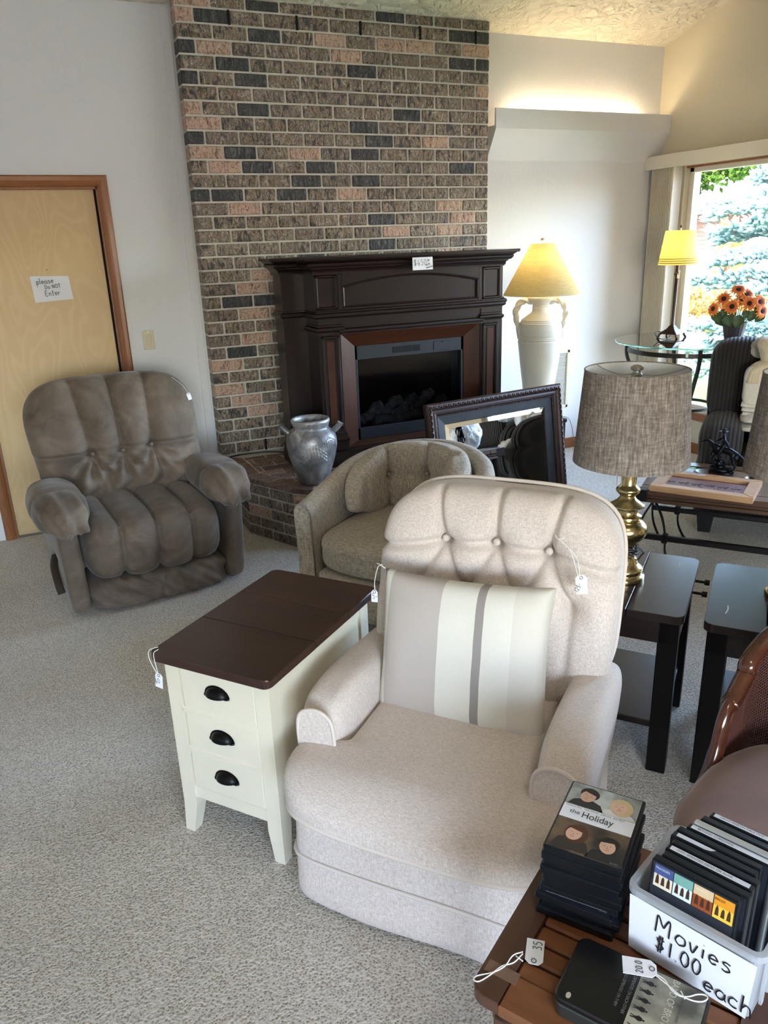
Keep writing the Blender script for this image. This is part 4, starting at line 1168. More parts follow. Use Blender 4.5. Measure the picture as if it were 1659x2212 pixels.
b = MB(); b.sbox((0, -.18, .15), (.302, .19, .105), 9, (24, 8, 8), None, lambda X: np.stack([X[..., 0], X[..., 1] - .02 * np.cos(X[..., 0] / .31 * PI / 2) * (X[..., 1] < -.2), X[..., 2]], -1)); b.build('front_panel', M_TWEED, TC, weld=True, angle=180)
b = MB(); b.lathe([(0, 0), (.25, 0), (.26, .02), (.2, .05), (0, .05)], 32); b.build('swivel_base', M_BLACK, TC)
# curved tufted back pillow, a flat cushion bent round the inside of the shell
Rin = R_ - TH
arcL = 1.22
hP = (arcL / 2, .062, .165)
bt = [-.52, 0.0, .52]
tbz = .02
def dT(P, N):
    x, z = P[..., 0], P[..., 2]; fr = np.clip(-P[..., 1] * 1.5 + .2, 0, 1)
    sm = [-.62, -.21, .21, .62]
    o_ = .0
    o_ = .022 * np.abs(np.sin(PI * x / .42)) ** .6 * np.clip(1.25 - np.abs(x) ** 6, 0, 1) - .008
    for c in (-.42, 0, .42): o_ = o_ - .022 * g1(x, c, .03)
    for c in (-.78, .78): o_ = o_ - .008 * g1(x, c, .03)
    for c in (-.42, 0, .42):
        r = np.hypot((x - c) * arcL / 2, (z - .08) * .165); o_ = o_ - .040 * np.exp(-(r / .03) ** 1.5)
    o_ = o_ - .012 * g1(z, .08, .09) * g1(np.abs(x) , .2, .18)
    return N * (o_ * fr + wr(P * np.array([3, 1, 1]), 3, .004, 8))[..., None]
def pT(X):
    X = X.copy(); s = X[..., 0]; y = X[..., 1]; z = X[..., 2]
    z2 = z - .03 * (np.abs(s) / .6) ** 2 * np.clip((z - .5) / .1, 0, 1) - .075 * np.clip((np.abs(s) - .25) / .36, 0, 1) * np.clip((z - .45) / .25, 0, 1)
    rad = Rin - .062 + y; a = s / (Rin - .03)
    # push the ends forward along the arms
    return np.stack([rad * np.sin(a), rad * np.cos(a) - .005, z2], -1)
b = MB(); b.sbox((0, 0, .59), hP, 3.6, (90, 12, 36), dT, pT); b.build('back_pillow', M_TWEED, TC, weld=True, angle=180)
for c in (-.42, 0, .42):
    a = c * arcL / 2 / (Rin - .03); r = Rin - .062 - .034
    MB().sph((r * math.sin(a), r * math.cos(a) - .005, .603), .010, 10, 6).build('button', M_TWEED, TC)
Mt = Matrix.Translation((1.50, 3.10, 0)) @ Matrix.Rotation(math.radians(-55.5), 4, 'Z')
price_tag('small white price tag hanging inside the oatmeal barrel chair', Mt @ Matrix.Translation((.125, .145, .60)) @ Matrix.Rotation(math.radians(78), 4, 'X') @ Matrix.Rotation(math.radians(-8), 4, 'Z'), '', [[rw(Mt, .24, .10, .70), rw(Mt, .19, .10, .69), rw(Mt, .135, .13, .622)]], (.018, .036))

# ---- cream swivel rocker
CR = thing('swivel_rocker', 'cream linen swivel rocker with button tufted back and skirt', 'armchair', (.63, 1.325, 0), math.radians(-49.5))
b = MB()
def pK(X):
    X = X.copy(); k = np.clip(1 - X[..., 2] / .36, 0, 1); X[..., 0] *= 1 + .02 * k; X[..., 1] -= .02 * k * (X[..., 1] < .3); 
    X[..., 1] += .006 * np.sin(X[..., 0] * 14) * k ** 2 * (X[..., 1] < .05); return X
b.sbox((0, .37, .185), (.355, .365, .175), 12, (30, 24, 14), None, pK); b.build('skirted_base', M_CREAM, CR, weld=True, angle=180)
def welt(pts, name='piping', r=.0055, parent=None):
    return MB().tube(pts, r, 8, cap=True).build(name, M_CPIPE, parent or CR, angle=180)
welt(MB.ring((0, .37, .185), (.355, .365, .175), 12, -.075, pK, .003))
b = MB()
def pSeat(X):
    X = X.copy(); x, y, z = X[..., 0], X[..., 1], X[..., 2]
    s = 1 / (1 + np.exp(-(y - .135) / .008)); X[..., 0] = x * (1 - s * .345)
    X[..., 2] += .012 * np.cos(x * 3.4) * np.clip((z - .39) / .03, 0, 1)
    X[..., 1] = y - .016 * np.cos(x * 4) * np.clip((.06 - y) / .10, 0, 1)
    X[..., 2] -= .040 * np.clip((.05 - y) / .12, 0, 1) ** 2 * np.clip((z - .35) / .06, 0, 1)
    return X
b.sbox((0, .29, .392), (.375, .355, .062), 5.5, (50, 60, 14), lambda P, N: N * (wr(P, 3, .003, 5))[..., None], pSeat); b.build('seat_cushion', M_CREAM, CR, weld=True, angle=180)
welt(MB.ring((0, .29, .392), (.375, .355, .062), 5.5, -.66, pSeat, .004, -158, -22), 'piping', .0075)
for sx in (-1, 1):
    b = MB()
    def pArm(X, sx=sx):
        X = X.copy(); z = X[..., 2]; y = X[..., 1]; k = np.clip((z - .25) / .3, 0, 1)
        c = sx * .307; X[..., 0] = c + (X[..., 0] - c) * (.88 + .2 * k) + sx * .012 * k
        X[..., 2] = z - .03 * np.clip((y - .3) / .45, 0, 1); return X
    b.sbox((sx * .307, .42, .395), (.066, .31, .175), 4.5, (14, 30, 18), lambda P, N: N * (wr(P, 4, .003, 12))[..., None], pArm)
    b.build('arm', M_CREAM, CR, weld=True, angle=180)
    P = smooth_path([(sx * .262, .112, .40), (sx * .258, .108, .47), (sx * .264, .106, .525), (sx * .29, .105, .55), (sx * .325, .105, .551), (sx * .357, .106, .528), (sx * .365, .108, .47), (sx * .360, .112, .38), (sx * .355, .115, .33)], 6)
    welt(P)
    poly = [(p[0] * 1.0, p[2]) for p in P]
    MB().prism([(x, z) for x, z in poly], -.112, -.104, Matrix.Rotation(PI / 2, 4, 'X')).build('arm_front', M_CREAM, CR, smooth=False)
hC = (.352, .105, .285)
cbtn = [(-.155, .845), (0.0, .85), (.155, .845), (-.235, .705), (-.08, .705), (.08, .705), (.235, .705)]
def dC(P, N):
    x, z = P[..., 0] * hC[0], P[..., 2] * hC[2] + .705; fr = np.clip(-P[..., 1] * 1.4, 0, 1)
    o_ = .012 * np.ones_like(x)
    for bx, bz in cbtn:
        r = np.hypot(x - bx, z - bz); o_ = o_ - .056 * np.exp(-(r / .042) ** 1.3)
    # creases: vertical folds from the top buttons to the rim, diagonals to the lower buttons
    for bx, bz in cbtn[:3]:
        o_ = o_ - .030 * g1(x, bx + (z - bz) * bx * 1.2, .010) * np.clip((z - bz) / .01, 0, 1)
        for dx in (-.075, .08):
            ex, ez = bx + dx, .705; t = np.clip(((x - bx) * dx + (z - bz) * (ez - bz)) / (dx * dx + (ez - bz) ** 2), 0, 1)
            d = np.hypot(x - (bx + t * dx), z - (bz + t * (ez - bz))); o_ = o_ - .022 * np.exp(-(d / .011) ** 2)
    o_ = o_ - .024 * g1(z, .848 - .3 * x * x, .012)
    for bx, bz in cbtn[3:]: o_ = o_ - .012 * g1(x, bx, .014) * (z < bz)
    return N * (o_ * fr + wr(P, 4, .003, 14))[..., None]
def pC(X):
    X = X.copy(); z = X[..., 2]; X[..., 1] += (z - .42) * .30; 
    X[..., 1] += .16 * X[..., 0] ** 2 * -1.0
    X[..., 0] *= 1 - .10 * np.clip((.52 - z) / .12, 0, 1); return X
b = MB(); b.sbox((0, .60, .705), hC, 4.2, (90, 14, 84), dC, pC); b.build('backrest', M_CREAM, CR, weld=True, angle=180)
# piping along the front and rear edge of the back
P = []
for t in np.linspace(-.62, PI + .62, 90):
    c, s_ = math.cos(t), math.sin(t); n = 4.2
    k = (abs(c) ** n + abs(s_) ** n) ** (-1 / n); x, z = c * k * hC[0] * 1.0, s_ * k * hC[2] + .705
    if z < .47: continue
    xx = np.array([[x, .60 + .062, z]]); P.append(tuple(pC(xx)[0]))
welt(P, 'piping', .006)
for bx, bz in cbtn[:3]:
    q = pC(np.array([[bx, .60 - .105 + .044, bz]]))[0]; MB().sph(tuple(q), .011, 12, 8).build('button', M_CREAM, CR)
Mc = Matrix.Translation((.63, 1.325, 0)) @ Matrix.Rotation(math.radians(-49.5), 4, 'Z')
price_tag('white price tag marked 125 pinned on the cream rocker back', Mc @ Matrix.Translation((.272, .532, .818)) @ Matrix.Rotation(math.radians(72), 4, 'X') @ Matrix.Rotation(math.radians(10), 4, 'Z'), '125', [[rw(Mc, .20, .565, .925), rw(Mc, .235, .552, .90), rw(Mc, .262, .532, .838)], [rw(Mc, .20, .565, .925), rw(Mc, .252, .55, .885), rw(Mc, .266, .532, .838)], [rw(Mc, .19, .565, .935), rw(Mc, .20, .562, .925), rw(Mc, .218, .565, .93)]], (.03, .05), lines=[('125-', -.011, -.02, .014, 60)])
# ---- striped throw pillow
def m_stripe():
    t = NT('striped_cotton'); sx = t.n('ShaderNodeSeparateXYZ'); t.l(t.co(), sx.inputs[0])
    f = t.math('MULTIPLY_ADD', sx.outputs[0], 1.0 / .50); f.node.inputs[2].default_value = .5
    W_, G, L_ = srgb(230, 226, 214), srgb(196, 186, 178), srgb(168, 160, 156)
    c = t.ramp(f, [(.0, L_), (.035, W_), (.075, G), (.40, W_), (.60, srgb(158, 150, 146)), (.645, W_), (.80, srgb(222, 216, 204)), (.98, W_)], 'CONSTANT')
    n = t.noise(1, 3, .6, t.mapped((260, 260, 260)))
    t.color(t.mix(.12, c, n, 'MULTIPLY')); t.set(Roughness=.85); t.bump(t.noise(1, 2, .5, t.mapped((400, 60, 400))), .2, .002); return t.m
M_STRIPE = m_stripe()
PL = thing('throw_pillow', 'striped grey and white throw pillow leaning in the cream rocker', 'pillow')
PL.matrix_world = Mc @ Matrix.Translation((-.02, .425, .605)) @ Matrix.Rotation(math.radians(-2), 4, 'Y') @ Matrix.Rotation(math.radians(-16), 4, 'X')
def pillow_mesh(w2, h2, th, res, seed, puff=1.0, mat=None):
    U, W_ = np.meshgrid(np.linspace(-1, 1, res), np.linspace(-1, 1, res), indexing='ij')
    P = np.stack([U, W_, 0 * U], -1)
    prof_ = ((1 - U ** 4).clip(0) * (1 - W_ ** 4).clip(0)) ** .42
    pinch = 1 - .055 * (1 - np.abs(W_) ** 2) * np.abs(U) ** 3; pinch2 = 1 - .06 * (1 - np.abs(U) ** 2) * np.abs(W_) ** 3
    x = U * w2 * pinch; z = W_ * h2 * pinch2
    ws = snoise(P * np.array([1, 1, 1]), 3.0, seed) * .010 * prof_ + snoise(P, 9, seed + 1) * .0025 * prof_
    b = MB()
    b.grid(np.stack([x, -th * prof_ - ws, z], -1)); b.grid(np.stack([x, th * prof_ - ws * .5, z], -1)[::-1])
    return b
pillow_mesh(.245, .215, .075, 60, 21).build('cover', M_STRIPE, PL, weld=True, angle=180)
Mp = PL.matrix_world.copy()
price_tag('white price tag marked 5 hanging from the striped pillow corner', Mp @ Matrix.Translation((-.262, -.03, .135)) @ Matrix.Rotation(math.radians(90), 4, 'X') @ Matrix.Rotation(math.radians(4), 4, 'Z'), '5-', [[rw(Mp, -.245, -.0, .213), rw(Mp, -.262, -.012, .22), rw(Mp, -.266, -.025, .18), rw(Mp, -.262, -.03, .152)], [rw(Mp, -.27, -.01, .226), rw(Mp, -.25, -.012, .224)]], (.02, .034), lines=[('5-', -.007, -.008, .02, 0)])
# ------------------------------------------------------------------ white three-drawer chairside cabinet
M_CABW = plain('antique_white_paint', srgb(232, 223, 200), .48, noise=.03, nscale=6, bump=.05)
M_WALN = wood('dark_walnut_top', srgb(38, 20, 14), srgb(66, 38, 27), .33, 5, 'X', .25)
CB = thing('chairside_cabinet', 'antique white three drawer chairside cabinet with dark walnut top', 'cabinet', (.157, 2.012, 0), math.radians(-51))
CW, CD, CZ = .405, .625, .625
def rrect(x0, y0, x1, y1, r, n=5):
    out = []
    for cx, cy, a0 in ((x1 - r, y1 - r, 0), (x0 + r, y1 - r, 90), (x0 + r, y0 + r, 180), (x1 - r, y0 + r, 270)):
        out += [(cx + r * math.cos(math.radians(a0 + 90 * i / n)), cy + r * math.sin(math.radians(a0 + 90 * i / n))) for i in range(n + 1)]
    return out
def slab(b, poly, z0, z1, ch=.004):
    c = np.mean(poly, 0); n = len(poly)
    sh = lambda p, d: tuple(np.array(p) - (np.array(p) - c) / np.linalg.norm(np.array(p) - c) * d)
    rings = [([sh(p, ch) for p in poly], z0), (poly, z0 + ch), (poly, z1 - ch), ([sh(p, ch) for p in poly], z1)]
    V = [(x, y, z) for pl, z in rings for x, y in pl]
    F = [tuple(reversed(range(n))), tuple(range(3 * n, 4 * n))]
    for k in range(3): F += [(k * n + i, k * n + (i + 1) % n, (k + 1) * n + (i + 1) % n, (k + 1) * n + i) for i in range(n)]
    b.add(V, F)
YS = [0, .235, .43, CD]
b = MB(); full = rrect(0, 0, CW, CD, .022)
for k, nm in ((0, 'front_board'), (1, 'sliding_board'), (2, 'rear_board')):
    poly = full
    if k > 0: poly = clip(poly, (0, YS[k] + .0012), (1, YS[k] + .0012))
    if k < 2: poly = clip(poly, (1, YS[k + 1] - .0012), (0, YS[k + 1] - .0012))
    b = MB(); slab(b, poly, CZ - .026, CZ, .003); b.build('top_board', M_WALN, CB, smooth=False)
lx0, lx1, ly0, ly1 = .025, CW - .025, .032, CD - .028
def leg(x, y, sx, sy):
    """tapered flared post: x,y outer corner; sx,sy point inwards"""
    w_ = .048; b = MB(); V = []
    for z, ww, o_ in ((0, .034, .004), (.10, w_, .0), (CZ - .026, w_, .0)):
        xa, xb = sorted((x - sx * o_, x + sx * (ww - o_))); ya, yb = sorted((y - sy * o_, y + sy * (ww - o_)))
        V += [(xa, ya, z), (xb, ya, z), (xb, yb, z), (xa, yb, z)]
    F = [(3, 2, 1, 0), (8, 9, 10, 11)]
    for k in range(2): F += [(4 * k + i, 4 * k + (i + 1) % 4, 4 * k + 4 + (i + 1) % 4, 4 * k + 4 + i) for i in range(4)]
    b.add(V, F).build('leg', M_CABW, CB, smooth=False)
for x, sx in ((lx0, 1), (lx1, -1)):
    for y, sy in ((ly0, 1), (ly1, -1)): leg(x, y, sx, sy)
MB().box((lx0 + .006, ly0 + .05, .115), (lx0 + .02, ly1 - .05, CZ - .026)).build('side_panel', M_CABW, CB, smooth=False)
MB().box((lx1 - .02, ly0 + .05, .115), (lx1 - .006, ly1 - .05, CZ - .026)).build('side_panel', M_CABW, CB, smooth=False)
MB().box((lx1 - .016, ly0 + .05, CZ - .075), (lx1 - .002, ly1 - .05, CZ - .026), .002).build('side_apron', M_CABW, CB, smooth=False)
MB().box((lx0 + .04, ly1 - .02, .115), (lx1 - .04, ly1 - .008, CZ - .026)).build('back_panel', M_CABW, CB, smooth=False)
MB().box((lx0 + .04, ly0 + .006, .125), (lx1 - .04, ly0 + .03, .168), .003).build('bottom_rail', M_CABW, CB, smooth=False)
MB().box((lx0 + .04, ly0 + .002, CZ - .036), (lx1 - .04, ly0 + .03, CZ - .026), .001).build('top_rail', M_CABW, CB, smooth=False)
M_PULL = plain('oil_rubbed_bronze', srgb(22, 20, 19), .38, .7)
dz = [(.445, .586), (.312, .43), (.172, .297)]
for z0, z1 in dz:
    dw = MB().box((lx0 + .051, ly0 + .002, z0), (lx1 - .051, ly0 + .024, z1), .003).build('drawer', M_CABW, CB, smooth=False)
    b = MB(); cz = (z0 + z1) / 2 + .012; cx = (lx0 + lx1) / 2
    V = []; n, m_ = 16, 8
    for i in range(n + 1):
        a = PI * i / n
        for j in range(m_ + 1):
            e = PI / 2 * j / m_
            V.append((cx - .037 * math.cos(a) * math.sin(e) * 1.0, ly0 + .002 - .024 * math.cos(e) * math.sin(a) ** .6 if False else ly0 + .002 - .024 * math.cos(e), cz - .012 + .028 * math.sin(a) * math.sin(e)))
    b.grid(np.array(V).reshape(n + 1, m_ + 1, 3))
    b.tube([(cx - .042, ly0, cz - .014), (cx - .037, ly0 - .006, cz - .013), (cx + .037, ly0 - .006, cz - .013), (cx + .042, ly0, cz - .014)], .003, 8)
    b.add([(cx + (.043) * math.cos(t), ly0 + .0005, cz - .013 + .032 * math.sin(t)) for t in np.linspace(0, PI, 20)], [tuple(range(20))])
    b.build('cup_pull', M_PULL, dw, angle=60)
for z0, z1 in ((.430, .445), (.297, .312)):
    MB().box((lx0 + .04, ly0 - .0, z0 - .002), (lx1 - .045, ly0 + .03, z1 + .002), .004).build('drawer_rail', M_CABW, CB, smooth=False)
Mcb = CB.matrix_world
bpy.context.view_layer.update(); Mcb = CB.matrix_world.copy()
price_tag('white price tag marked 60 hanging from the cabinet top corner', Mcb @ Matrix.Translation((.034, -.006, .545)) @ Matrix.Rotation(math.radians(88), 4, 'X') @ Matrix.Rotation(math.radians(-6), 4, 'Z'), '60', [[rw(Mcb, .012, .03, .628), rw(Mcb, .008, .0, .632), rw(Mcb, .012, -.008, .61), rw(Mcb, .03, -.006, .566)], [rw(Mcb, .022, .02, .628), rw(Mcb, .028, -.006, .626), rw(Mcb, .034, -.006, .566)]], (.026, .046), lines=[('60', -.010, -.012, .018, 20)])

# ------------------------------------------------------------------ end tables
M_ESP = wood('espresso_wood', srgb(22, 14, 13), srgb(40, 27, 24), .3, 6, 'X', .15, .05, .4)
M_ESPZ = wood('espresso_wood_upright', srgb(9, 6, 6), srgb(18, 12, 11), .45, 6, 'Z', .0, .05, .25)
TW, TD, TZ = .56, .50, .58
def end_table(label, origin, rz):
    t = thing('end_table', label, 'table', (*origin, 0), math.radians(rz), None)
    # boards: two wide boards each side, four short boards between (thin dark joints)
    full = rrect(0, 0, TW, TD, .03)
    def board(x0, x1, y0, y1):
        poly = clip(clip(clip(clip(full, (x0, 1), (x0, 0)), (x1, 0), (x1, 1)), (0, y0), (1, y0)), (1, y1), (0, y1))
        b = MB(); slab(b, poly, TZ - .028, TZ, .0015); b.build('top_board', M_ESP, t, smooth=False)
    j = .0018; e1, e2 = .17, TW - .17
    board(-1, e1 - j, -1, 2); board(e2 + j, 2, -1, 2)
    for k in range(4): board(e1 + j, e2 - j, TD * k / 4 + j if k else -1, TD * (k + 1) / 4 - j if k < 3 else 2)
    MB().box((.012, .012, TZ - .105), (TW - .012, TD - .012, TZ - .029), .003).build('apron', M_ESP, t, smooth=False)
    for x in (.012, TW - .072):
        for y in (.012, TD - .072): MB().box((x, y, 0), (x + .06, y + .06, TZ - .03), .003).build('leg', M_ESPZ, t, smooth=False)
    MB().box((.03, .03, .155), (TW - .03, TD - .03, .18), .003).build('shelf', M_ESP, t, smooth=False)
    MB().box((.04, .055, .175), (TW - .04, TD - .03, .20), .003).build('shelf_lip', M_ESPZ, t, smooth=False) if False else None
    return t
# table 1: right-front corner at (1.658,1.526); x axis points right along the front edge
ang = -51.0
ax = np.array([math.cos(math.radians(ang)), math.sin(math.radians(ang))])
o1 = np.array([1.658, 1.526]) - ax * TW
T1 = end_table('espresso end table with planked top under the brass lamp, behind the cream rocker', o1, ang)
T2 = end_table('espresso end table with scratched top beside the caned chair', (1.686, 1.478), ang)
M_SCR = plain('pale_scratch', srgb(200, 186, 170), .6)
for M_, pts in ((T1, ((TW - .06, .40), (TW - .062, .44))), (T2, ((.055, .09), (.06, .125), (.058, .15)))):
    b = MB(); b.tube([(x, y, TZ + .0004) for x, y in pts], .0016, 5, flat=(.15, 1)); b.build('scratch', M_SCR, M_)
# two folded table-leg levers bridging the gap behind
b = MB()
p0 = np.array([1.658, 1.526]) + ax * 0 ; ay = np.array([-ax[1], ax[0]])
for k, d in ((0, .40), (1, .30)):
    a = p0 + ay * d + ax * .002; c = p0 + ay * d + ax * .05
    h = thing('table_latch', ['black table latch between the end tables, nearer the coffee table', 'black table latch between the end tables, nearer the cream rocker'][k], 'latch', (a[0], a[1], .535), math.radians(ang), 'latches between the end tables')
    MB().cyl((-.008, 0, 0), (.042, 0, 0), .005, 8).build('bar', M_METAL, h); MB().cyl((.026, 0, 0), (.042, 0, 0), .010, 10).build('knob', M_METAL, h)

# ------------------------------------------------------------------ brass lamps
M_BRASS = NT('polished_brass').color(srgb(188, 169, 122)).set(Metallic=1.0, Roughness=.21).m
M_GREYSH = None
def m_greyshade():
    t = NT('grey_slub_linen'); t.t.nodes.remove(t.b)
    d = t.n('ShaderNodeBsdfDiffuse'); tr = t.n('ShaderNodeBsdfTranslucent'); mx = t.n('ShaderNodeMixShader'); mx.inputs[0].default_value = .10
    a = t.noise(1, 3, .65, t.mapped((190, 190, 16))); b_ = t.noise(1, 3, .6, t.mapped((30, 30, 160))); f = t.mix(.35, a, b_)
    c = t.ramp(f, [(.36, srgb(104, 94, 86)), (.52, srgb(140, 130, 121)), (.68, srgb(182, 173, 164))])
    t.l(c, d.inputs[0]); t.l(c, tr.inputs[0]); t.l(d.outputs[0], mx.inputs[1]); t.l(tr.outputs[0], mx.inputs[2]); t.l(mx.outputs[0], t.out.inputs[0]); return t.m
M_GREYSH = m_greyshade()
M_LINING = plain('white_styrene_lining', srgb(214, 212, 206), .5)
def brass_lamp(label, loc):
    L = thing('brass_lamp', label, 'lamp', loc)
    prof = [(0, 0), (.072, 0), (.074, .006), (.072, .016), (.064, .02), (.062, .026), (.066, .032), (.066, .042), (.058, .05), (.05, .058), (.046, .066), (.046, .074), (.040, .082), (.034, .09), (.033, .12), (.037, .126), (.045, .13), (.045, .137),
            (.052, .142), (.062, .152), (.069, .166), (.070, .180), (.066, .194), (.055, .206), (.046, .211), (.046, .217), (.050, .221), (.049, .227), (.038, .233), (.035, .242), (.036, .250), (.048, .256), (.0555, .260), (.0555, .264), (.046, .270), (.034, .278), (.026, .287),
            (.024, .294), (.030, .300), (.037, .307), (.039, .314), (.036, .321), (.028, .327), (.0245, .333), (.0255, .36), (.024, .39), (.022, .400), (.025, .404), (.031, .408), (.033, .413), (.030, .418), (.018, .422), (.0, .424)]
    MB().lathe(prof, 48).build('column', M_BRASS, L, angle=50)
    MB().lathe([(0, .42), (.016, .421), (.016, .47), (0, .47)], 16).build('socket', M_BRASS, L)
    MB().lathe([(0, .47), (.02, .49), (.03, .53), (.02, .57), (0, .575)], 16).build('light_bulb', plain('unlit_bulb', (.9, .9, .88), .25) if 'unlit_bulb' not in bpy.data.materials else bpy.data.materials['unlit_bulb'], L)
    MB().lathe([(.1815, .41), (.1585, .705)], 64).build('shade', M_GREYSH, L)
    MB().lathe([(.1800, .411), (.1570, .704)], 64).build('shade_lining', M_LINING, L)
    b = MB(); b.tube([(.1578 * math.cos(t), .1578 * math.sin(t), .705) for t in np.linspace(0, 2 * PI, 65)[:-1]], .0022, 6, closed=True); b.build('shade_rim', M_GREYSH, L)
    b = MB()
    for a in (100, 220, 340):
        t = math.radians(a); P = smooth_path([(.012 * math.cos(t), .012 * math.sin(t), .690), (.06 * math.cos(t), .06 * math.sin(t), .682), (.12 * math.cos(t), .12 * math.sin(t), .690), (.157 * math.cos(t), .157 * math.sin(t), .702)], 5); b.tube(P, .0018, 6)
    b.build('spider', M_STEEL, L)
    MB().lathe([(0, .676), (.016, .678), (.017, .69), (.012, .695), (.012, .70), (.019, .704), (.02, .712), (.012, .718), (0, .72)], 20).build('finial', plain('antique_nickel', (.5, .46, .4), .3, 1.0) if 'antique_nickel' not in bpy.data.materials else bpy.data.materials['antique_nickel'], L)
    P = smooth_path([(sgn, 0, 0) for sgn in (0, 1)], 2)
    b = MB(); c = []
    for i in range(90):
        a = i * .42; r = .041 + .006 * math.sin(i * .9); c.append((r * math.cos(a), r * math.sin(a), .098 + .020 * math.sin(i * .37) + .004 * math.sin(i * 1.3)))
    b.tube(c, .0028, 6); b.tube(smooth_path([c[-1], (.06, -.03, .09), (.085, .0, .07), (.088, .03, .03), (.07, .05, .006)], 6), .0026, 6)
    b.build('coiled_cord', bpy.data.materials['black_rubber'], L)
    return L
L1 = brass_lamp('brass table lamp with grey linen drum shade beside the cream rocker', (1.70, 1.850, TZ))
L2 = copy_tree(L1); L2.location = (2.055, 1.482, TZ); L2['label'] = 'brass table lamp with grey drum shade on the scratched end table'
price_tag('thin white tag hanging under the grey lamp shade', Matrix.Translation((1.672, 1.873, .925)) @ Matrix.Rotation(math.radians(60), 4, 'Z') @ Matrix.Rotation(math.radians(90), 4, 'X'), '', [[(1.675, 1.868, 1.0), (1.672, 1.872, .97), (1.672, 1.873, .945)]], (.016, .04))

# ------------------------------------------------------------------ coffee table
CT = thing('coffee_table', 'wood framed glass top coffee table with curved iron legs', 'table', (2.69, 2.85, 0), math.radians(-52))
M_CTW = wood('chestnut_wood', srgb(66, 44, 30), srgb(104, 74, 52), .35, 7, 'X', .3)
CTL, CTD, CTZ = 1.10, .60, .46
fw = .085
for lo, hi, nm in (((0, 0), (CTL, fw), 'top_rail'), ((0, CTD - fw), (CTL, CTD), 'top_rail'), ((0, fw), (fw, CTD - fw), 'top_stile'), ((CTL - fw, fw), (CTL, CTD - fw), 'top_stile'), ((CTL / 2 - .04, fw), (CTL / 2 + .04, CTD - fw), 'top_stile')):
    b = MB(); b.box((lo[0], lo[1], CTZ - .032), (hi[0], hi[1], CTZ), .005); b.build(nm, M_CTW, CT, smooth=False)
b = MB()
for z0, z1, o_ in ((CTZ - .07, CTZ - .05, .008), (CTZ - .05, CTZ - .033, .016)):
    for lo, hi in (((o_, o_), (CTL - o_, o_ + .02)), ((o_, CTD - o_ - .02), (CTL - o_, CTD - o_)), ((o_, o_), (o_ + .02, CTD - o_)), ((CTL - o_ - .02, o_), (CTL - o_, CTD - o_))): b.box((*lo, z0), (*hi, z1), .004)
b.build('apron', M_CTW, CT, smooth=False)
tg = NT('table_glass'); tg.t.nodes.remove(tg.b)
_tr = tg.n('ShaderNodeBsdfTransparent'); _tr.inputs[0].default_value = (.86, .93, .91, 1); _gl = tg.n('ShaderNodeBsdfGlossy'); _gl.inputs['Roughness'].default_value = .02
_fr = tg.n('ShaderNodeFresnel'); _fr.inputs['IOR'].default_value = 1.5; _mx = tg.n('ShaderNodeMixShader')
tg.l(_fr.outputs[0], _mx.inputs[0]); tg.l(_tr.outputs[0], _mx.inputs[1]); tg.l(_gl.outputs[0], _mx.inputs[2]); tg.l(_mx.outputs[0], tg.out.inputs[0]); M_TGLASS = tg.m
for x0, x1 in ((fw, CTL / 2 - .04), (CTL / 2 + .04, CTL - fw)):
    MB().box((x0 + .001, fw + .001, CTZ - .010), (x1 - .001, CTD - fw - .001, CTZ - .003)).build('glass_panel', M_TGLASS, CT, smooth=False)
for y in (.06, CTD - .06):
    for s_ in (0, 1):
        f = lambda x: x if s_ == 0 else CTL - x
        for pts in (((.07, .395), (.115, .30), (.138, .20), (.145, .11), (.185, .03), (.225, .012)), ((.07, .395), (.02, .29), (.0, .20), (.012, .10), (.05, .012))):
            b = MB(); b.tube(smooth_path([(f(px), y, pz) for px, pz in pts], 6), .017, 8, flat=(.32, 1.0), up=(1, 0, 0)); b.build('curved_leg', M_METAL, CT, angle=50)
        MB().cbox((f(.137), y, .19), (.03, .044, .05), .006).build('bracket', M_METAL, CT, smooth=False)
    b = MB(); b.box((-.005, y - .014, .175), (CTL + .005, y + .014, .205), .005); b.build('stretcher', M_METAL, CT, smooth=False)
for x, y in ((.012, .012), (CTL - .012, .012), (.012, CTD - .012), (CTL - .012, CTD - .012)):
    b = MB(); b.cbox((x, y, CTZ - .03), (.06, .06, .062), .004); b.build('corner_strap', M_METAL, CT, smooth=False)
bpy.context.view_layer.update(); Mct = CT.matrix_world.copy()
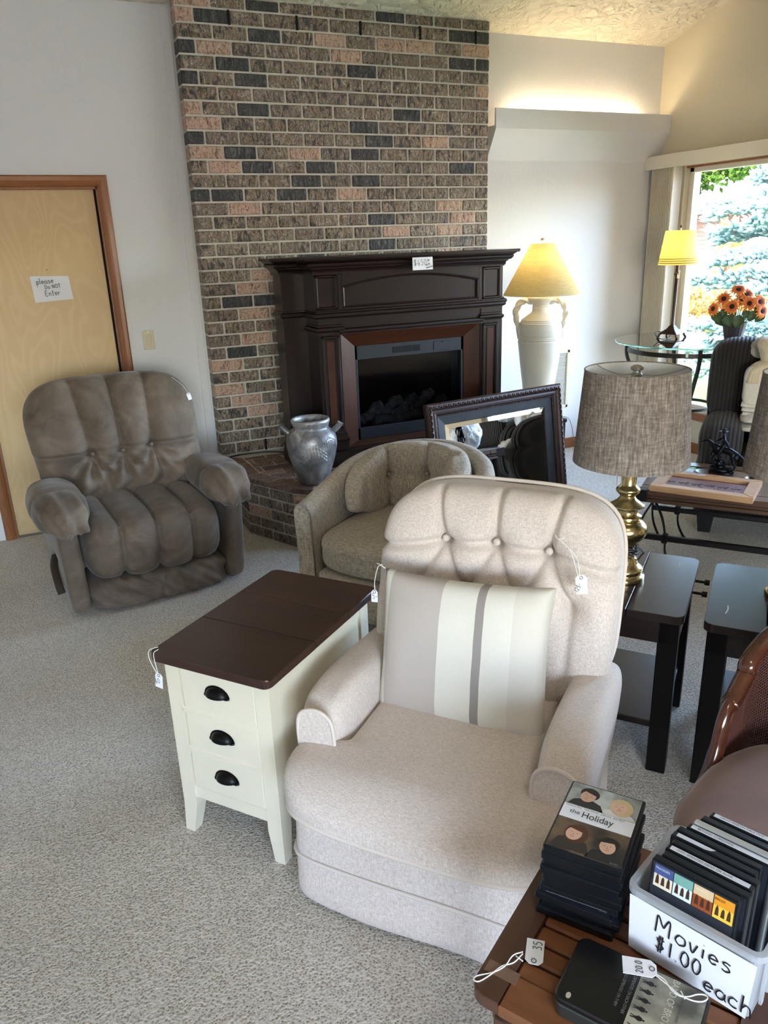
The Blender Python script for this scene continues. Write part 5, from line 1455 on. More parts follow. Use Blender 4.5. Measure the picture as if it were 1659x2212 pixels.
# leather picture in a raw pine frame
M_PINE = wood('raw_pine', srgb(170, 126, 84), srgb(204, 162, 118), .5, 8, 'X')
PF = thing('leather_picture', 'tooled leather picture in a pine frame lying on coffee table', 'picture')
cen = Vector((0, 0, 0))
TLw, BLw, BRw, TRw = [np.array(p) for p in ((.108, .491), (.05, .193), (.533, .105), (.566, .449))]
oldo = np.array([2.536, 2.728]); oa = math.radians(-49.5)
cw = (TLw + BLw + BRw + TRw) / 4
pw = oldo + np.array([cw[0] * math.cos(oa) - cw[1] * math.sin(oa), cw[0] * math.sin(oa) + cw[1] * math.cos(oa)])
PF.location = (pw[0], pw[1], CTZ); PF.rotation_euler = (0, 0, oa + math.radians(-7.5))
pwid, phei = .475, .315
def mitre(nm, parent, w2, h2, wd_, z0, z1, m, lip=.004):
    O = [(-w2, -h2), (w2, -h2), (w2, h2), (-w2, h2)]; I = [(-w2 + wd_, -h2 + wd_), (w2 - wd_, -h2 + wd_), (w2 - wd_, h2 - wd_), (-w2 + wd_, h2 - wd_)]
    for i in range(4):
        k = (i + 1) % 4; q = [O[i], O[k], I[k], I[i]]; c = np.mean(q, 0)
        V = [(x, y, z0) for x, y in q] + [(x, y, z1 - lip) for x, y in q] + [(c[0] + (x - c[0]) * .985, c[1] + (y - c[1]) * .94, z1) for x, y in q]
        MB().add(V, [(3, 2, 1, 0), (8, 9, 10, 11)] + [(a + 4 * l, (a + 1) % 4 + 4 * l, (a + 1) % 4 + 4 + 4 * l, a + 4 + 4 * l) for l in range(2) for a in range(4)]).build(nm, m, parent, smooth=False)
mitre('frame_rail', PF, pwid / 2, phei / 2, .052, 0, .03, M_PINE)
tl = NT('tooled_leather'); nz = tl.noise(9, 3); tl.color(tl.ramp(nz, [(.3, srgb(108, 74, 66)), (.7, srgb(146, 108, 98))])); tl.set(Roughness=.55); tl.bump(tl.noise(60, 4), .3, .003)
MB().box((-pwid / 2 + .045, -phei / 2 + .045, .006), (pwid / 2 - .045, phei / 2 - .045, .014)).build('leather_panel', tl.m, PF, smooth=False)
b = MB(); g = random.Random(3)
for k in range(6):   # row of tooled galloping horses as raised line work
    x0 = -.165 + k * .062; s_ = .022 if k != 0 else .018
    pts = [[(-1, .1), (-.6, .35), (.1, .3), (.6, .45), (.9, .85), (1.15, .6), (.85, .45)], [(-.6, .3), (-1.1, -.1), (-1.3, -.5)], [(-.4, .2), (-.5, -.4), (-.8, -.8)], [(.3, .25), (.6, -.2), (1.0, -.4)], [(.1, .2), (.2, -.4), (.5, -.8)], [(-1, .1), (-1.4, .3), (-1.6, .1)]]
    for st in pts: b.tube([(x0 + x * s_ * .8, .0 + y * s_ * .9 - .005, .0145) for x, y in (smooth_path([(a, c, 0) for a, c in st], 3)[:, :2])], .0013, 5)
for k in range(60): 
    x = g.uniform(-.1, .17); y = g.uniform(-.05, .03); b.tube([(x, y, .0142), (x + g.uniform(-.008, .008), y + g.uniform(.003, .010), .0142)], .0009, 4)
tag(b.build('tooled_figures', plain('dark_tooling', srgb(62, 40, 36), .6), PF), kind='stuff')
bpy.context.view_layer.update(); Mpf = PF.matrix_world.copy()
price_tag('white price tag lying on the pine framed leather picture', Mpf @ Matrix.Translation((-.05, .118, .032)) @ Matrix.Rotation(math.radians(100), 4, 'Z') @ Matrix.Rotation(math.radians(6), 4, 'Y'), '', [[rw(Mpf, -.072, .12, .031), rw(Mpf, -.09, .125, .032), rw(Mpf, -.095, .118, .032)]], (.026, .045))
# window reflection on the table glass, painted on a thin sheet
lf = thing('window_reflection', 'pale green and blue window reflection painted on the coffee table', 'reflection', rw(Mct, .16, .42, CTZ), math.radians(-60))
tl = NT('reflection_tint'); tl.color(tl.ramp(tl.noise(22, 2), [(.35, srgb(206, 216, 224)), (.5, srgb(196, 220, 190)), (.62, srgb(120, 150, 200))])); tl.set(Roughness=.5)
MB().cbox((0, 0, .001), (.17, .09, .0015), 0).build('sheet', tl.m, lf, smooth=False)
# bronze rider statue on an oval wooden base
ST = thing('rider_statue', 'bronze statue of a rider in a hat on an oval wooden base', 'statue', (3.185, 2.79, CTZ), math.radians(-57))
M_BZ = NT('dark_bronze').color(srgb(26, 28, 34)).set(Metallic=.85, Roughness=.33).m
b = MB(); b.lathe([(0, 0), (.98, 0), (1.0, .006), (1.0, .016), (.95, .022), (.93, .024), (0, .024)], 48, Matrix.Diagonal((.138, .078, 1, 1))); b.build('oval_base', wood('oval_walnut', srgb(70, 48, 34), srgb(120, 90, 66), .25, 8, 'X', .5), ST, angle=30)
# horse and rider: one connected skinned body
def skin_body(name, verts, edges, radii, m, parent, root=0, sub=2):
    me = bpy.data.meshes.new(name); me.from_pydata(verts, edges, []); o = bpy.data.objects.new(name, me); link(o)
    o.modifiers.new('skin', 'SKIN'); o.modifiers['skin'].use_smooth_shade = True
    for i, r in enumerate(radii):
        me.skin_vertices[0].data[i].radius = (r, r)
    me.skin_vertices[0].data[root].use_root = True
    sb = o.modifiers.new('sub', 'SUBSURF'); sb.levels = sub; sb.render_levels = sub
    bpy.context.view_layer.update()
    m2 = bpy.data.meshes.new_from_object(o.evaluated_get(bpy.context.evaluated_depsgraph_get()))
    bpy.data.objects.remove(o); m2.materials.clear(); m2.materials.append(m); m2.name = name
    m2.polygons.foreach_set('use_smooth', [True] * len(m2.polygons))
    r = bpy.data.objects.new(name, m2); return link(r, parent)
hv = [(.0, 0, .105), (-.03, 0, .112), (.03, 0, .10), (-.055, 0, .128), (-.078, 0, .148), (-.09, 0, .150), (-.108, 0, .140),   # 0-6 body, neck, head (facing -x)
      (.052, 0, .098), (.075, 0, .085), (.098, 0, .065), (.115, 0, .048),       # 7-10 rump, tail
      (-.04, .014, .088), (-.065, .016, .075), (-.052, .016, .05), (-.04, -.014, .085), (-.052, -.016, .06), (-.045, -.016, .035),  # forelegs
      (.045, .014, .078), (.065, .016, .055), (.058, .016, .03), (.062, .016, .008), (.045, -.014, .078), (.05, -.016, .05), (.062, -.016, .03), (.06, -.016, .005)]
he = [(0, 1), (0, 2), (1, 3), (3, 4), (4, 5), (5, 6), (2, 7), (7, 8), (8, 9), (9, 10), (1, 11), (11, 12), (12, 13), (1, 14), (14, 15), (15, 16), (7, 17), (17, 18), (18, 19), (19, 20), (7, 21), (21, 22), (22, 23), (23, 24)]
hr = [.021, .020, .021, .014, .010, .009, .005, .018, .006, .009, .004, .010, .006, .005, .010, .006, .005, .012, .007, .005, .005, .012, .007, .005, .005]
hv = [(x, y, z + .042) for x, y, z in hv]
skin_body('horse', hv, he, hr, M_BZ, ST)
pv = [(.0, 0, .13), (-.004, 0, .155), (-.006, 0, .178), (-.008, 0, .195), (-.009, 0, .207), (-.012, .016, .175), (-.035, .02, .16), (-.055, .012, .152), (.0, -.018, .174), (.02, -.026, .152), (.03, -.026, .13), (-.012, .02, .118), (-.02, .024, .09), (-.012, .024, .065), (-.012, -.02, .118), (-.02, -.024, .09), (-.012, -.024, .065)]
pv = [(x, y, z + .032) for x, y, z in pv]
pe = [(0, 1), (1, 2), (2, 3), (3, 4), (2, 5), (5, 6), (6, 7), (2, 8), (8, 9), (9, 10), (0, 11), (11, 12), (12, 13), (0, 14), (14, 15), (15, 16)]
skin_body('rider', pv, pe, [.013, .014, .013, .006, .010, .007, .006, .004, .007, .006, .004, .009, .007, .006, .009, .007, .006], M_BZ, ST)
b = MB(); b.lathe([(0, .244), (.022, .244), (.023, .246), (.011, .248), (.0105, .258), (.006, .262), (0, .260)], 20, Matrix.Translation((-.009, 0, 0))); b.build('hat', M_BZ, ST)
b = MB(); b.tube(smooth_path([(-.05, .012, .186), (-.07, .01, .202), (-.09, .004, .2), (-.105, 0, .185), (-.112, 0, .178)], 5), .0018, 6); b.build('reins', M_BZ, ST)
b = MB()
def dR(P, N): return N * (.012 * snoise(P, 4, 5) + .006 * snoise(P, 11, 6))[..., None]
b.sbox((0.0, 0, .038), (.062, .03, .022), 2.5, 14, dR); b.sbox((-.012, 0, .07), (.03, .018, .03), 2.3, 12, dR); b.build('rocky_ground', M_BZ, ST, weld=True, angle=180)

# ------------------------------------------------------------------ dark corduroy sofa
def m_cord():
    t = NT('brown_corduroy'); w_ = t.wave(14, t.mapped((1, 0, 0)), 0, 0, 1, 'X'); n = t.noise(6, 4)
    c = t.ramp(w_, [(.25, srgb(10, 7, 6)), (.75, srgb(42, 33, 28))])
    t.color(t.mix(.3, c, t.ramp(n, [(.3, srgb(14, 10, 9)), (.7, srgb(44, 35, 30))]))); t.set(Roughness=.85); t.set(**{'Sheen Weight': .08})
    t.bump(w_, .9, .008); return t.m
M_CORD = m_cord()
SF = thing('corduroy_sofa', 'dark brown wide wale corduroy sofa piled with towels and toys', 'sofa', (3.35, 3.16, 0), math.radians(-50))
SL, SD = 1.15, .80
b = MB(); b.sbox((SL / 2, .39, .22), (SL / 2 - .02, .365, .125), 9, (30, 16, 8)); b.build('base', M_CORD, SF, weld=True, angle=180)
for x in (.02, SL - .26):
    b = MB()
    def pSa(X, x=x):
        X = X.copy(); z = X[..., 2]; y = X[..., 1]; X[..., 2] = z - .10 * np.clip((.12 - y) / .2, 0, 1) ** 1.5 * (z > .3); return X
    b.sbox((x + .12, .34, .50), (.122, .34, .145), 2.8, (18, 26, 18), lambda P, N: N * wr(P, 3, .005, 3)[..., None], pSa); b.build('arm_pad', M_CORD, SF, weld=True, angle=180)
    b = MB(); b.sbox((x + .12, .30, .30), (.125, .335, .17), 3.2, (16, 24, 16), lambda P, N: N * wr(P, 3, .004, 4)[..., None]); b.build('arm', M_CORD, SF, weld=True, angle=180)
b = MB(); b.sbox((SL / 2, .30, .39), (SL / 2 - .24, .31, .085), 4, (30, 20, 10), lambda P, N: N * wr(P, 3, .006, 6)[..., None]); b.build('seat_cushion', M_CORD, SF, weld=True, angle=180)
def pBk(X):
    X = X.copy(); X[..., 1] += (X[..., 2] - .5) * .10; return X
for k in range(2):
    x0, x1 = .02 + k * (SL - .04) / 2, .02 + (k + 1) * (SL - .04) / 2
    b = MB(); b.sbox(((x0 + x1) / 2, .60, .80), ((x1 - x0) / 2, .11, .265), 4.0, (24, 12, 26), lambda P, N: N * (wr(P, 3, .008, 7 + k) - .012 * g1(P[..., 2], -.75, .1))[..., None], pBk); b.build('back_cushion', M_CORD, SF, weld=True, angle=180)
b = MB(); b.sbox((SL / 2, .715, .52), (SL / 2 - .03, .05, .40), 8, (20, 6, 14)); b.build('back_frame', M_CORD, SF, weld=True, angle=180)
M_FOOT = plain('black_foot', (.012, .011, .011), .45)
for x in (.11, SL - .11):
    for y in (.07, .66):
        V = [(x + sx * r_, y + sy * r_, z) for z, r_ in ((0, .034), (.12, .048)) for sx, sy in ((-1, -1), (1, -1), (1, 1), (-1, 1))]
        MB().add(V, [(3, 2, 1, 0), (4, 5, 6, 7)] + [(i, (i + 1) % 4, 4 + (i + 1) % 4, 4 + i) for i in range(4)]).build('foot', M_FOOT, SF, smooth=False)
bpy.context.view_layer.update(); Msf = SF.matrix_world.copy()
# folded towels and blankets
def m_terry(name, c):
    t = NT(name); n = t.noise(180, 3, .7); t.color(t.ramp(n, [(.3, tuple(x * .85 for x in c)), (.7, c)])); t.set(Roughness=.95); t.set(**{'Sheen Weight': .4}); t.bump(n, .6, .006); return t.m
M_TERRY = m_terry('white_terry', srgb(222, 214, 200)); M_FLEECE = m_terry('cream_fleece', srgb(226, 210, 178)); M_TAN = m_terry('tan_plush', srgb(142, 112, 78))
def folded(name, label, cat, M, w2, d2, h, nf, mat, seed, group=None):
    o = thing(name, label, cat, group=group); o.matrix_world = M
    for k in range(nf):
        hh = h / nf
        b = MB(); b.sbox((0, 0, hh * (k + .5)), (w2 * (1 - .02 * (k % 2)), d2 * (1 - .03 * ((k + 1) % 2)), hh * .54), 3.2, (20, 20, 6), lambda P, N: N * (.006 * snoise(P, 3, seed + k))[..., None], lambda X: np.stack([X[..., 0], X[..., 1], X[..., 2] + .012 * np.sin(X[..., 0] * 9 + k)], -1))
        b.build('fold', mat, o, weld=True, angle=180)
    return o
def on_sofa(x, y, z, rz=0, rx=0, ry=0): return Msf @ Matrix.Translation((x, y, z)) @ Matrix.Rotation(math.radians(rz), 4, 'Z') @ Matrix.Rotation(math.radians(rx), 4, 'X') @ Matrix.Rotation(math.radians(ry), 4, 'Y')
TB = thing('folded_towel', 'thick white folded bath towel propped on the corduroy sofa', 'towel'); TB.matrix_world = on_sofa(.345, .40, .645)
b = MB(); b.sbox((0, 0, .155), (.118, .055, .135), 4.5, (20, 10, 24), lambda P, N: N * (.007 * snoise(P, 2.5, 31) - .006 * g1(P[..., 2], -.55, .06))[..., None]); b.build('front_fold', M_TERRY, TB, weld=True, angle=180)
for k in range(3):
    b = MB(); b.tube([(x, -.035 - .012 * k + .006 * math.sin(x * 20 + k), .062 - .024 * k + .004 * math.sin(x * 30)) for x in np.linspace(-.118 + .006 * k, .118, 14)], [.013 - .001 * k] * 14, 10, flat=(1, 2.0)); b.build('hem_fold', M_TERRY, TB, angle=180)
folded('folded_towel', 'white folded hand towel lowest in the sofa pile', 'towel', on_sofa(.345, .34, .575, 4), .12, .12, .08, 2, M_TERRY, 37)
BK = thing('folded_blanket', 'cream ribbed blanket folded above the bath towel', 'blanket'); BK.matrix_world = on_sofa(.375, .44, .895)
for k in range(4):
    P = smooth_path([(-.13 + .014 * k, -.05, -.055), (-.115 + .012 * k, -.052, .012 + .004 * k), (-.06, -.05, .048 - .016 * k), (.02, -.05, .054 - .018 * k), (.12, -.05, .05 - .019 * k)], 5)
    b = MB(); b.tube(P, .014, 10, flat=(1.0, 4.5), up=(0, 0, 1)); b.build('rolled_fold', M_FLEECE, BK, angle=180)
def blob(name, label, cat, M, h, mat, seed, n=2.3, amp=.02, group=None, extra=None):
    o = thing(name, label, cat, group=group); o.matrix_world = M
    b = MB(); b.sbox((0, 0, h[2]), h, n, 18, lambda P, N: N * (amp * snoise(P, 3, seed) + amp * .4 * snoise(P, 8, seed + 1))[..., None]); b.build('body', mat, o, weld=True, angle=180)
    if extra: extra(o)
    return o
blob('fleece_throw', 'crumpled cream fleece throw heaped on top of the towels', 'blanket', on_sofa(.42, .47, .945, 0), (.15, .11, .085), M_FLEECE, 51, 2.4, .03)
blob('grey_throw', 'crumpled grey white cloth behind the cream fleece throw', 'cloth', on_sofa(.33, .60, .93, 0), (.09, .07, .07), m_terry('grey_cotton', srgb(196, 190, 180)), 57, 2.4, .02)
def toy(name, label, M, s, mat, mat2, group=None):
    o = thing(name, label, 'plush toy', group=group); o.matrix_world = M
    b = MB(); b.sph((0, 0, .55 * s), .5 * s, 18, 12, (1, .85, 1.05)); b.build('body', mat, o)
    b = MB(); b.sph((0, -.08 * s, 1.2 * s), .36 * s, 18, 12); b.build('head', mat, o)
    MB().sph((0, -.38 * s, 1.12 * s), .15 * s, 12, 8).build('muzzle', mat2, o)
    for sx in (-1, 1):
        MB().sph((sx * .28 * s, -.02 * s, 1.5 * s), .13 * s, 10, 8, (1, .6, 1)).build('ear', mat, o)
        MB().sph((sx * .13 * s, -.40 * s, 1.26 * s), .035 * s, 8, 6).build('eye', M_INK, o)
        b = MB(); b.tube(smooth_path([(sx * .35 * s, -.05 * s, .8 * s), (sx * .55 * s, -.25 * s, .62 * s), (sx * .5 * s, -.45 * s, .5 * s)], 4), .15 * s, 10); b.build('arm', mat, o)
        b = MB(); b.tube(smooth_path([(sx * .25 * s, -.2 * s, .2 * s), (sx * .38 * s, -.55 * s, .16 * s), (sx * .4 * s, -.75 * s, .2 * s)], 4), [.2 * s, .19 * s, .19 * s, .18 * s, .18 * s, .17 * s, .17 * s, .16 * s, .15 * s][:9], 10); b.build('leg', mat, o)
    return o
toy('plush_bear', 'small tan plush bear tucked under the towels on sofa', on_sofa(.36, .16, .475, -10), .075, M_TAN, m_terry('dark_tan', srgb(110, 84, 58)))
toy('plush_bear', 'white plush bear sitting on the sofa cushion', on_sofa(.46, .26, .475, 8), .17, m_terry('white_plush', srgb(230, 226, 216)), M_FLEECE)
toy('plush_bear', 'cream plush bear slumped against the sofa back cushion', on_sofa(.50, .42, .66, -14), .15, M_FLEECE, M_TERRY)
tb = NT('clear_poly_bag'); tb.color(srgb(226, 232, 238)).set(Roughness=.22); tb.set(**{'Transmission Weight': .08}); tb.bump(tb.noise(18, 4, .6, None, 1.5), .6, .02); M_BAG = tb.m
M_PEACH = m_terry('peach_cloth', srgb(236, 172, 150))
def bag(label, M, h, seed):
    o = thing('plastic_bag', label, 'bag'); o.matrix_world = M
    b = MB(); b.sbox((0, 0, h[2]), h, 2.6, 22, lambda P, N: N * (.02 * snoise(P, 4, seed) + .012 * snoise(P, 10, seed + 1))[..., None]); b.build('bag_body', M_BAG, o, weld=True, angle=180)
    b = MB(); b.sbox((.03, -.01, h[2] * .8), (h[0] * .7, h[1] * .7, h[2] * .5), 2.5, 12); b.build('contents', M_PEACH, o, weld=True, angle=180)
    b = MB()
    for sx in (-1, 1): b.sbox((sx * h[0] * .55, 0, h[2] * 2.05), (.05, .03, .06), 2.2, 8, lambda P, N: N * (.012 * snoise(P, 5, seed + 3))[..., None])
    b.build('tied_handles', M_BAG, o, weld=True, angle=180)
    return o
bag('white plastic bag of peach cloth on the sofa seat', on_sofa(.76, .30, .475), (.17, .15, .19), 61)
# matching armchair beside the sofa, seen only in the mirror
AC = thing('corduroy_armchair', 'dark brown corduroy armchair standing beside the matching sofa', 'armchair', (3.72, 2.12, 0), math.radians(-84))
b = MB(); b.sbox((.45, .42, .22), (.43, .40, .125), 9, (20, 16, 8)); b.build('base', M_CORD, AC, weld=True, angle=180)
for x in (.02, .66):
    b = MB(); b.sbox((x + .11, .38, .36), (.112, .36, .09), 3.0, (18, 26, 18), lambda P, N: N * wr(P, 3, .005, 3)[..., None]); b.build('arm_pad', M_CORD, AC, weld=True, angle=180)
b = MB(); b.sbox((.45, .34, .40), (.24, .33, .085), 4, (20, 20, 10)); b.build('seat_cushion', M_CORD, AC, weld=True, angle=180)
b = MB(); b.sbox((.45, .70, .74), (.40, .11, .32), 4, (24, 12, 26), lambda P, N: N * wr(P, 3, .008, 9)[..., None], pBk); b.build('back_cushion', M_CORD, AC, weld=True, angle=180)
for x in (.08, .82):
    for y in (.08, .74): MB().cbox((x, y, .06), (.07, .07, .12), .005).build('foot', M_FOOT, AC, smooth=False)
bpy.context.view_layer.update(); Mac = AC.matrix_world.copy()
bag('knotted white plastic bag on the corduroy armchair', Mac @ Matrix.Translation((.17, .22, .44)), (.19, .17, .17), 67)
bag('puffy white plastic bag resting on the sofa arm', on_sofa(1.02, .16, .63), (.12, .14, .12), 69)
bl2 = thing('round_cushion', 'round slate blue cushion on the corduroy sofa seat', 'cushion'); bl2.matrix_world = on_sofa(.665, .20, .475)
b = MB(); b.sph((0, 0, .075), .08, 24, 16, (1, 1, .95)); b.build('cover', m_terry('slate_velvet', srgb(74, 80, 92)), bl2)
blob('white_cloth', 'crumpled white cloth spilling over the sofa seat front', 'cloth', on_sofa(.68, .05, .43), (.16, .09, .035), M_TERRY, 71, 2.3, .03)
blob('teal_cloth', 'crumpled pale teal cloth beside the plush bears', 'cloth', on_sofa(.68, .42, .60), (.07, .06, .08), m_terry('teal_cotton', srgb(150, 176, 170)), 77, 2.3, .02)

# ------------------------------------------------------------------ round glass table
GT = thing('glass_table', 'round glass top table on a dark metal ring by the window', 'table', (4.20, 4.10, 0))
tg = NT('green_edge_glass'); tg.t.nodes.remove(tg.b)
_tr = tg.n('ShaderNodeBsdfTransparent'); _tr.inputs[0].default_value = (.80, .93, .90, 1); _gl = tg.n('ShaderNodeBsdfGlossy'); _gl.inputs['Roughness'].default_value = .01
_fr = tg.n('ShaderNodeFresnel'); _fr.inputs['IOR'].default_value = 1.5; _mx = tg.n('ShaderNodeMixShader')
tg.l(_fr.outputs[0], _mx.inputs[0]); tg.l(_tr.outputs[0], _mx.inputs[1]); tg.l(_gl.outputs[0], _mx.inputs[2]); tg.l(_mx.outputs[0], tg.out.inputs[0]); M_RGLASS = tg.m
M_GEDGE = NT('aqua_glass_edge').color(srgb(96, 190, 186)).set(Roughness=.1).m; M_GEDGE.node_tree.nodes['Principled BSDF'].inputs['Transmission Weight'].default_value = .5
GZ = .97; GR = .485
MB().lathe([(0, GZ - .011), (GR - .004, GZ - .011)], 80).build('glass_underside', M_RGLASS, GT, smooth=False) if False else None
MB().lathe([(0, GZ), (GR - .004, GZ)], 80).build('glass_top', M_RGLASS, GT, smooth=False)
MB().lathe([(GR - .006, GZ - .0115), (GR - .001, GZ - .009), (GR, GZ - .006), (GR - .001, GZ - .002), (GR - .006, GZ + .0002)], 80).build('glass_edge', M_GEDGE, GT)
M_GUN = plain('gunmetal', srgb(60, 56, 54), .38, .7)
b = MB(); RR = .40; b.lathe([(RR - .006, GZ - .075), (RR + .006, GZ - .075), (RR + .006, GZ - .045), (RR - .006, GZ - .045), (RR - .006, GZ - .075)], 64); b.build('ring', M_GUN, GT, smooth=True)
for k in range(4):
    a = math.radians(45 + 90 * k + 12); ca, sa = math.cos(a), math.sin(a)
    P = smooth_path([(RR * ca * 1.02, RR * sa * 1.02, GZ - .012), (RR * ca * .97, RR * sa * .97, GZ - .14), (.22 * ca, .22 * sa, .52), (.26 * ca, .26 * sa, .2), (.36 * ca, .36 * sa, .012)], 6)
    b = MB(); b.tube(P, .016, 8, flat=(.5, 1.0)); b.build('leg', M_GUN, GT, angle=50)
b = MB(); b.lathe([(.215, .50), (.225, .50), (.225, .52), (.215, .52), (.215, .50)], 40); b.build('lower_ring', M_GUN, GT)
tgt_ = Vector((3.93, 3.70, GZ - .04))
price_tag('white price tag dangling from the round glass table', Matrix.Translation((3.905, 3.80, GZ - .05)) @ Matrix.Rotation(math.radians(-48), 4, 'Z') @ Matrix.Rotation(math.radians(90), 4, 'X'), '', [[(3.91, 3.81, GZ + .003), (3.902, 3.798, GZ - .005), (3.904, 3.799, GZ - .03)]], (.016, .03))
# candlestick lamp
CL = thing('candlestick_lamp', 'slim dark candlestick lamp with lit yellow shade on glass table', 'lamp', (4.205, 4.255, GZ), math.radians(20))
M_DKB = plain('dark_bronze_wood', srgb(48, 34, 28), .3, .4)
b = MB()
for z0, z1, w0, w1 in ((.028, .036, .125, .125), (.036, .048, .115, .10), (.048, .056, .085, .08), (.056, .075, .07, .04), (.075, .085, .045, .03)):
    V = [(sx * w_ / 2, sy * w_ / 2, z) for z, w_ in ((z0, w0), (z1, w1)) for sx, sy in ((-1, -1), (1, -1), (1, 1), (-1, 1))]
    b.add(V, [(3, 2, 1, 0), (4, 5, 6, 7)] + [(i, (i + 1) % 4, 4 + (i + 1) % 4, 4 + i) for i in range(4)])
b.build('stepped_base', M_DKB, CL, smooth=False)
for sx in (-1, 1):
    for sy in (-1, 1): MB().tube(smooth_path([(sx * .05, sy * .05, .034), (sx * .062, sy * .062, .024), (sx * .066, sy * .066, .01), (sx * .074, sy * .074, .004)], 4), .008, 8).build('paw_foot', M_DKB, CL)
MB().lathe([(0, .08), (.016, .082), (.011, .10), (.013, .30), (.012, .42), (.02, .44), (.012, .45), (.012, .47), (0, .47)], 20).build('stem', M_DKB, CL)
M_YSH = m_shade('yellow_shade', srgb(238, 224, 160), 1, 0, .55)
MB().lathe([(.132, .50), (.099, .725), (.097, .725), (.13, .50)], 48).build('shade', M_YSH, CL, angle=60)
M_YTR = m_shade('shade_trim', srgb(180, 160, 110), 1, 0, .3)
for z in (.512, .526, .540):
    r = .1325 - (z - .5) * (.033 / .225); MB().lathe([(r + .0012, z - .003), (r + .0012, z + .003)], 48).build('trim_band', M_YTR, CL)
MB().lathe([(0, .45), (.01, .45), (.01, .53), (0, .53)], 12).build('socket', M_DKB, CL)
MB().cyl((0, 0, .53), (0, 0, .745), .0025, 8).build('harp', M_STEEL, CL); MB().sph((0, 0, .748), .007, 10, 8, (1, 1, 1.6)).build('finial', M_DKB, CL)
b = MB(); b.tube(smooth_path([(-.03, .03, .03), (-.10, .06, .05), (-.16, .05, .045), (-.18, .0, .012), (-.12, -.03, .006), (-.05, -.03, .02)], 6), .003, 6); b.build('cord', bpy.data.materials['black_rubber'], CL)
bulb(CL, (0, 0, .61), .5)
price_tag('white ribbon tag tied below the yellow lamp shade', Matrix.Translation((4.20, 4.235, GZ + .425)) @ Matrix.Rotation(math.radians(-45), 4, 'Z') @ Matrix.Rotation(math.radians(90), 4, 'X'), '', [[(4.205, 4.245, GZ + .46), (4.21, 4.23, GZ + .455), (4.20, 4.235, GZ + .44)]], (.018, .035))
# sunflower bouquet
FV = thing('flower_vase', 'dark fluted vase on the glass table by the window', 'vase', (4.40, 3.885, GZ))
MB().lathe([(0, 0), (.052, 0), (.055, .006), (.066, .06), (.075, .115), (.078, .122), (.07, .122), (.062, .06), (0, .02)], 64, None, 0, 2 * PI, lambda R, Z, A: R * (1 + .045 * np.abs(np.sin(A * 9)) * (R > .03))).build('body', plain('dark_basket', srgb(46, 36, 36), .6, noise=.3, bump=.3), FV)
M_STEM = plain('flower_stem', srgb(70, 98, 48), .6); M_LEAF = plain('dark_green_leaf', srgb(52, 78, 40), .5, noise=.3, nscale=15)
tp = NT('sunflower_petal'); gr = tp.n('ShaderNodeTexGradient', gradient_type='SPHERICAL'); tp.l(tp.mapped((14, 14, 14)), gr.inputs[0])
tp.color(tp.ramp(gr.outputs['Fac'], [(.0, srgb(240, 178, 60)), (.35, srgb(232, 150, 50)), (.6, srgb(200, 92, 34))])); tp.set(Roughness=.6); M_PETAL = tp.m
M_DISC = plain('flower_disc', srgb(44, 26, 18), .9, bump=.8, bscale=300)
fcen = Vector((4.40, 3.885, GZ + .11))
camdir = Vector((-4.4, -3.885, .4)).normalized(); right = Vector((.66, -.75, 0))
flowers = [(-.145, .10, .04, (-.8, .2)), (-.085, .165, .05, (-.3, .35)), (.0, .225, .0, (.05, .9)), (.055, .195, .0, (.4, .7)), (-.03, .115, .07, (0, .1)), (.075, .135, .05, (.3, .2)), (.14, .145, .03, (.6, .25)), (.16, .085, .03, (.8, .1)), (.03, .16, -.06, (.2, .6)), (-.06, .10, -.07, (-.5, .5))]
for i, (rx, uz, fwd, (tx, tz)) in enumerate(flowers):
    pos = fcen + right * rx + Vector((0, 0, uz)) + camdir * fwd
    nrm = (camdir * .9 + right * tx + Vector((0, 0, tz))).normalized()
    lab = ['orange sunflower drooping at the end of the bouquet near the lamp', 'orange sunflower facing the room high in the bouquet', 'yellow orange sunflower turned up at the top of the bouquet', 'yellow orange sunflower leaning back at the top of the bouquet', 'big sunflower with dark centre in the middle of the bouquet', 'golden sunflower beside the dark centred bloom', 'golden sunflower at the far end of the bouquet', 'low golden sunflower at the far end of the bouquet', 'sunflower at the back of the bouquet facing the window', 'low sunflower at the back of the bouquet facing the window'][i]
    f = thing('sunflower', lab, 'flower', group='sunflowers in the fluted vase'); q = nrm.to_track_quat('Z', 'Y'); f.matrix_world = Matrix.Translation(pos) @ q.to_matrix().to_4x4()
    npet = 15
    for k in range(npet):
        a = 2 * PI * k / npet + random.uniform(-.1, .1); ln = .042 * random.uniform(.85, 1.1); b = MB()
        U = np.linspace(0, 1, 6); V = []
        for u in U:
            r = .014 + ln * u; wd_ = .0085 * math.sin(PI * min(1, .12 + u * .9)) ** .7 * (1 if u < .98 else .1); z = .006 * math.sin(u * PI) - .012 * u * u
            for s_ in (-1, 0, 1): V.append((r, s_ * wd_, z + (.0 if s_ else .002)))
        b.grid(np.array(V).reshape(6, 3, 3)); o = b.build('petal', M_PETAL, f); o.rotation_euler = (0, 0, a)
    MB().lathe([(0, .006), (.010, .007), (.016, .004), (.018, -.002), (.0, -.006)], 20).build('disc', M_DISC, f)
    Mi = f.matrix_world.inverted(); base = fcen + right * rx * .12 + Vector((0, 0, -.06)); mid = fcen + right * rx * .55 + Vector((0, 0, uz * .55)) + camdir * fwd * .4
    MB().tube(smooth_path([tuple(Mi @ pos), tuple(Mi @ (pos - nrm * .025)), tuple(Mi @ mid), tuple(Mi @ base)], 5), .0028, 6).build('stem', M_STEM, f)
LS = thing('leaf_spray', 'broad green leaves spilling over the fluted vase rim', 'leaves', tuple(fcen))
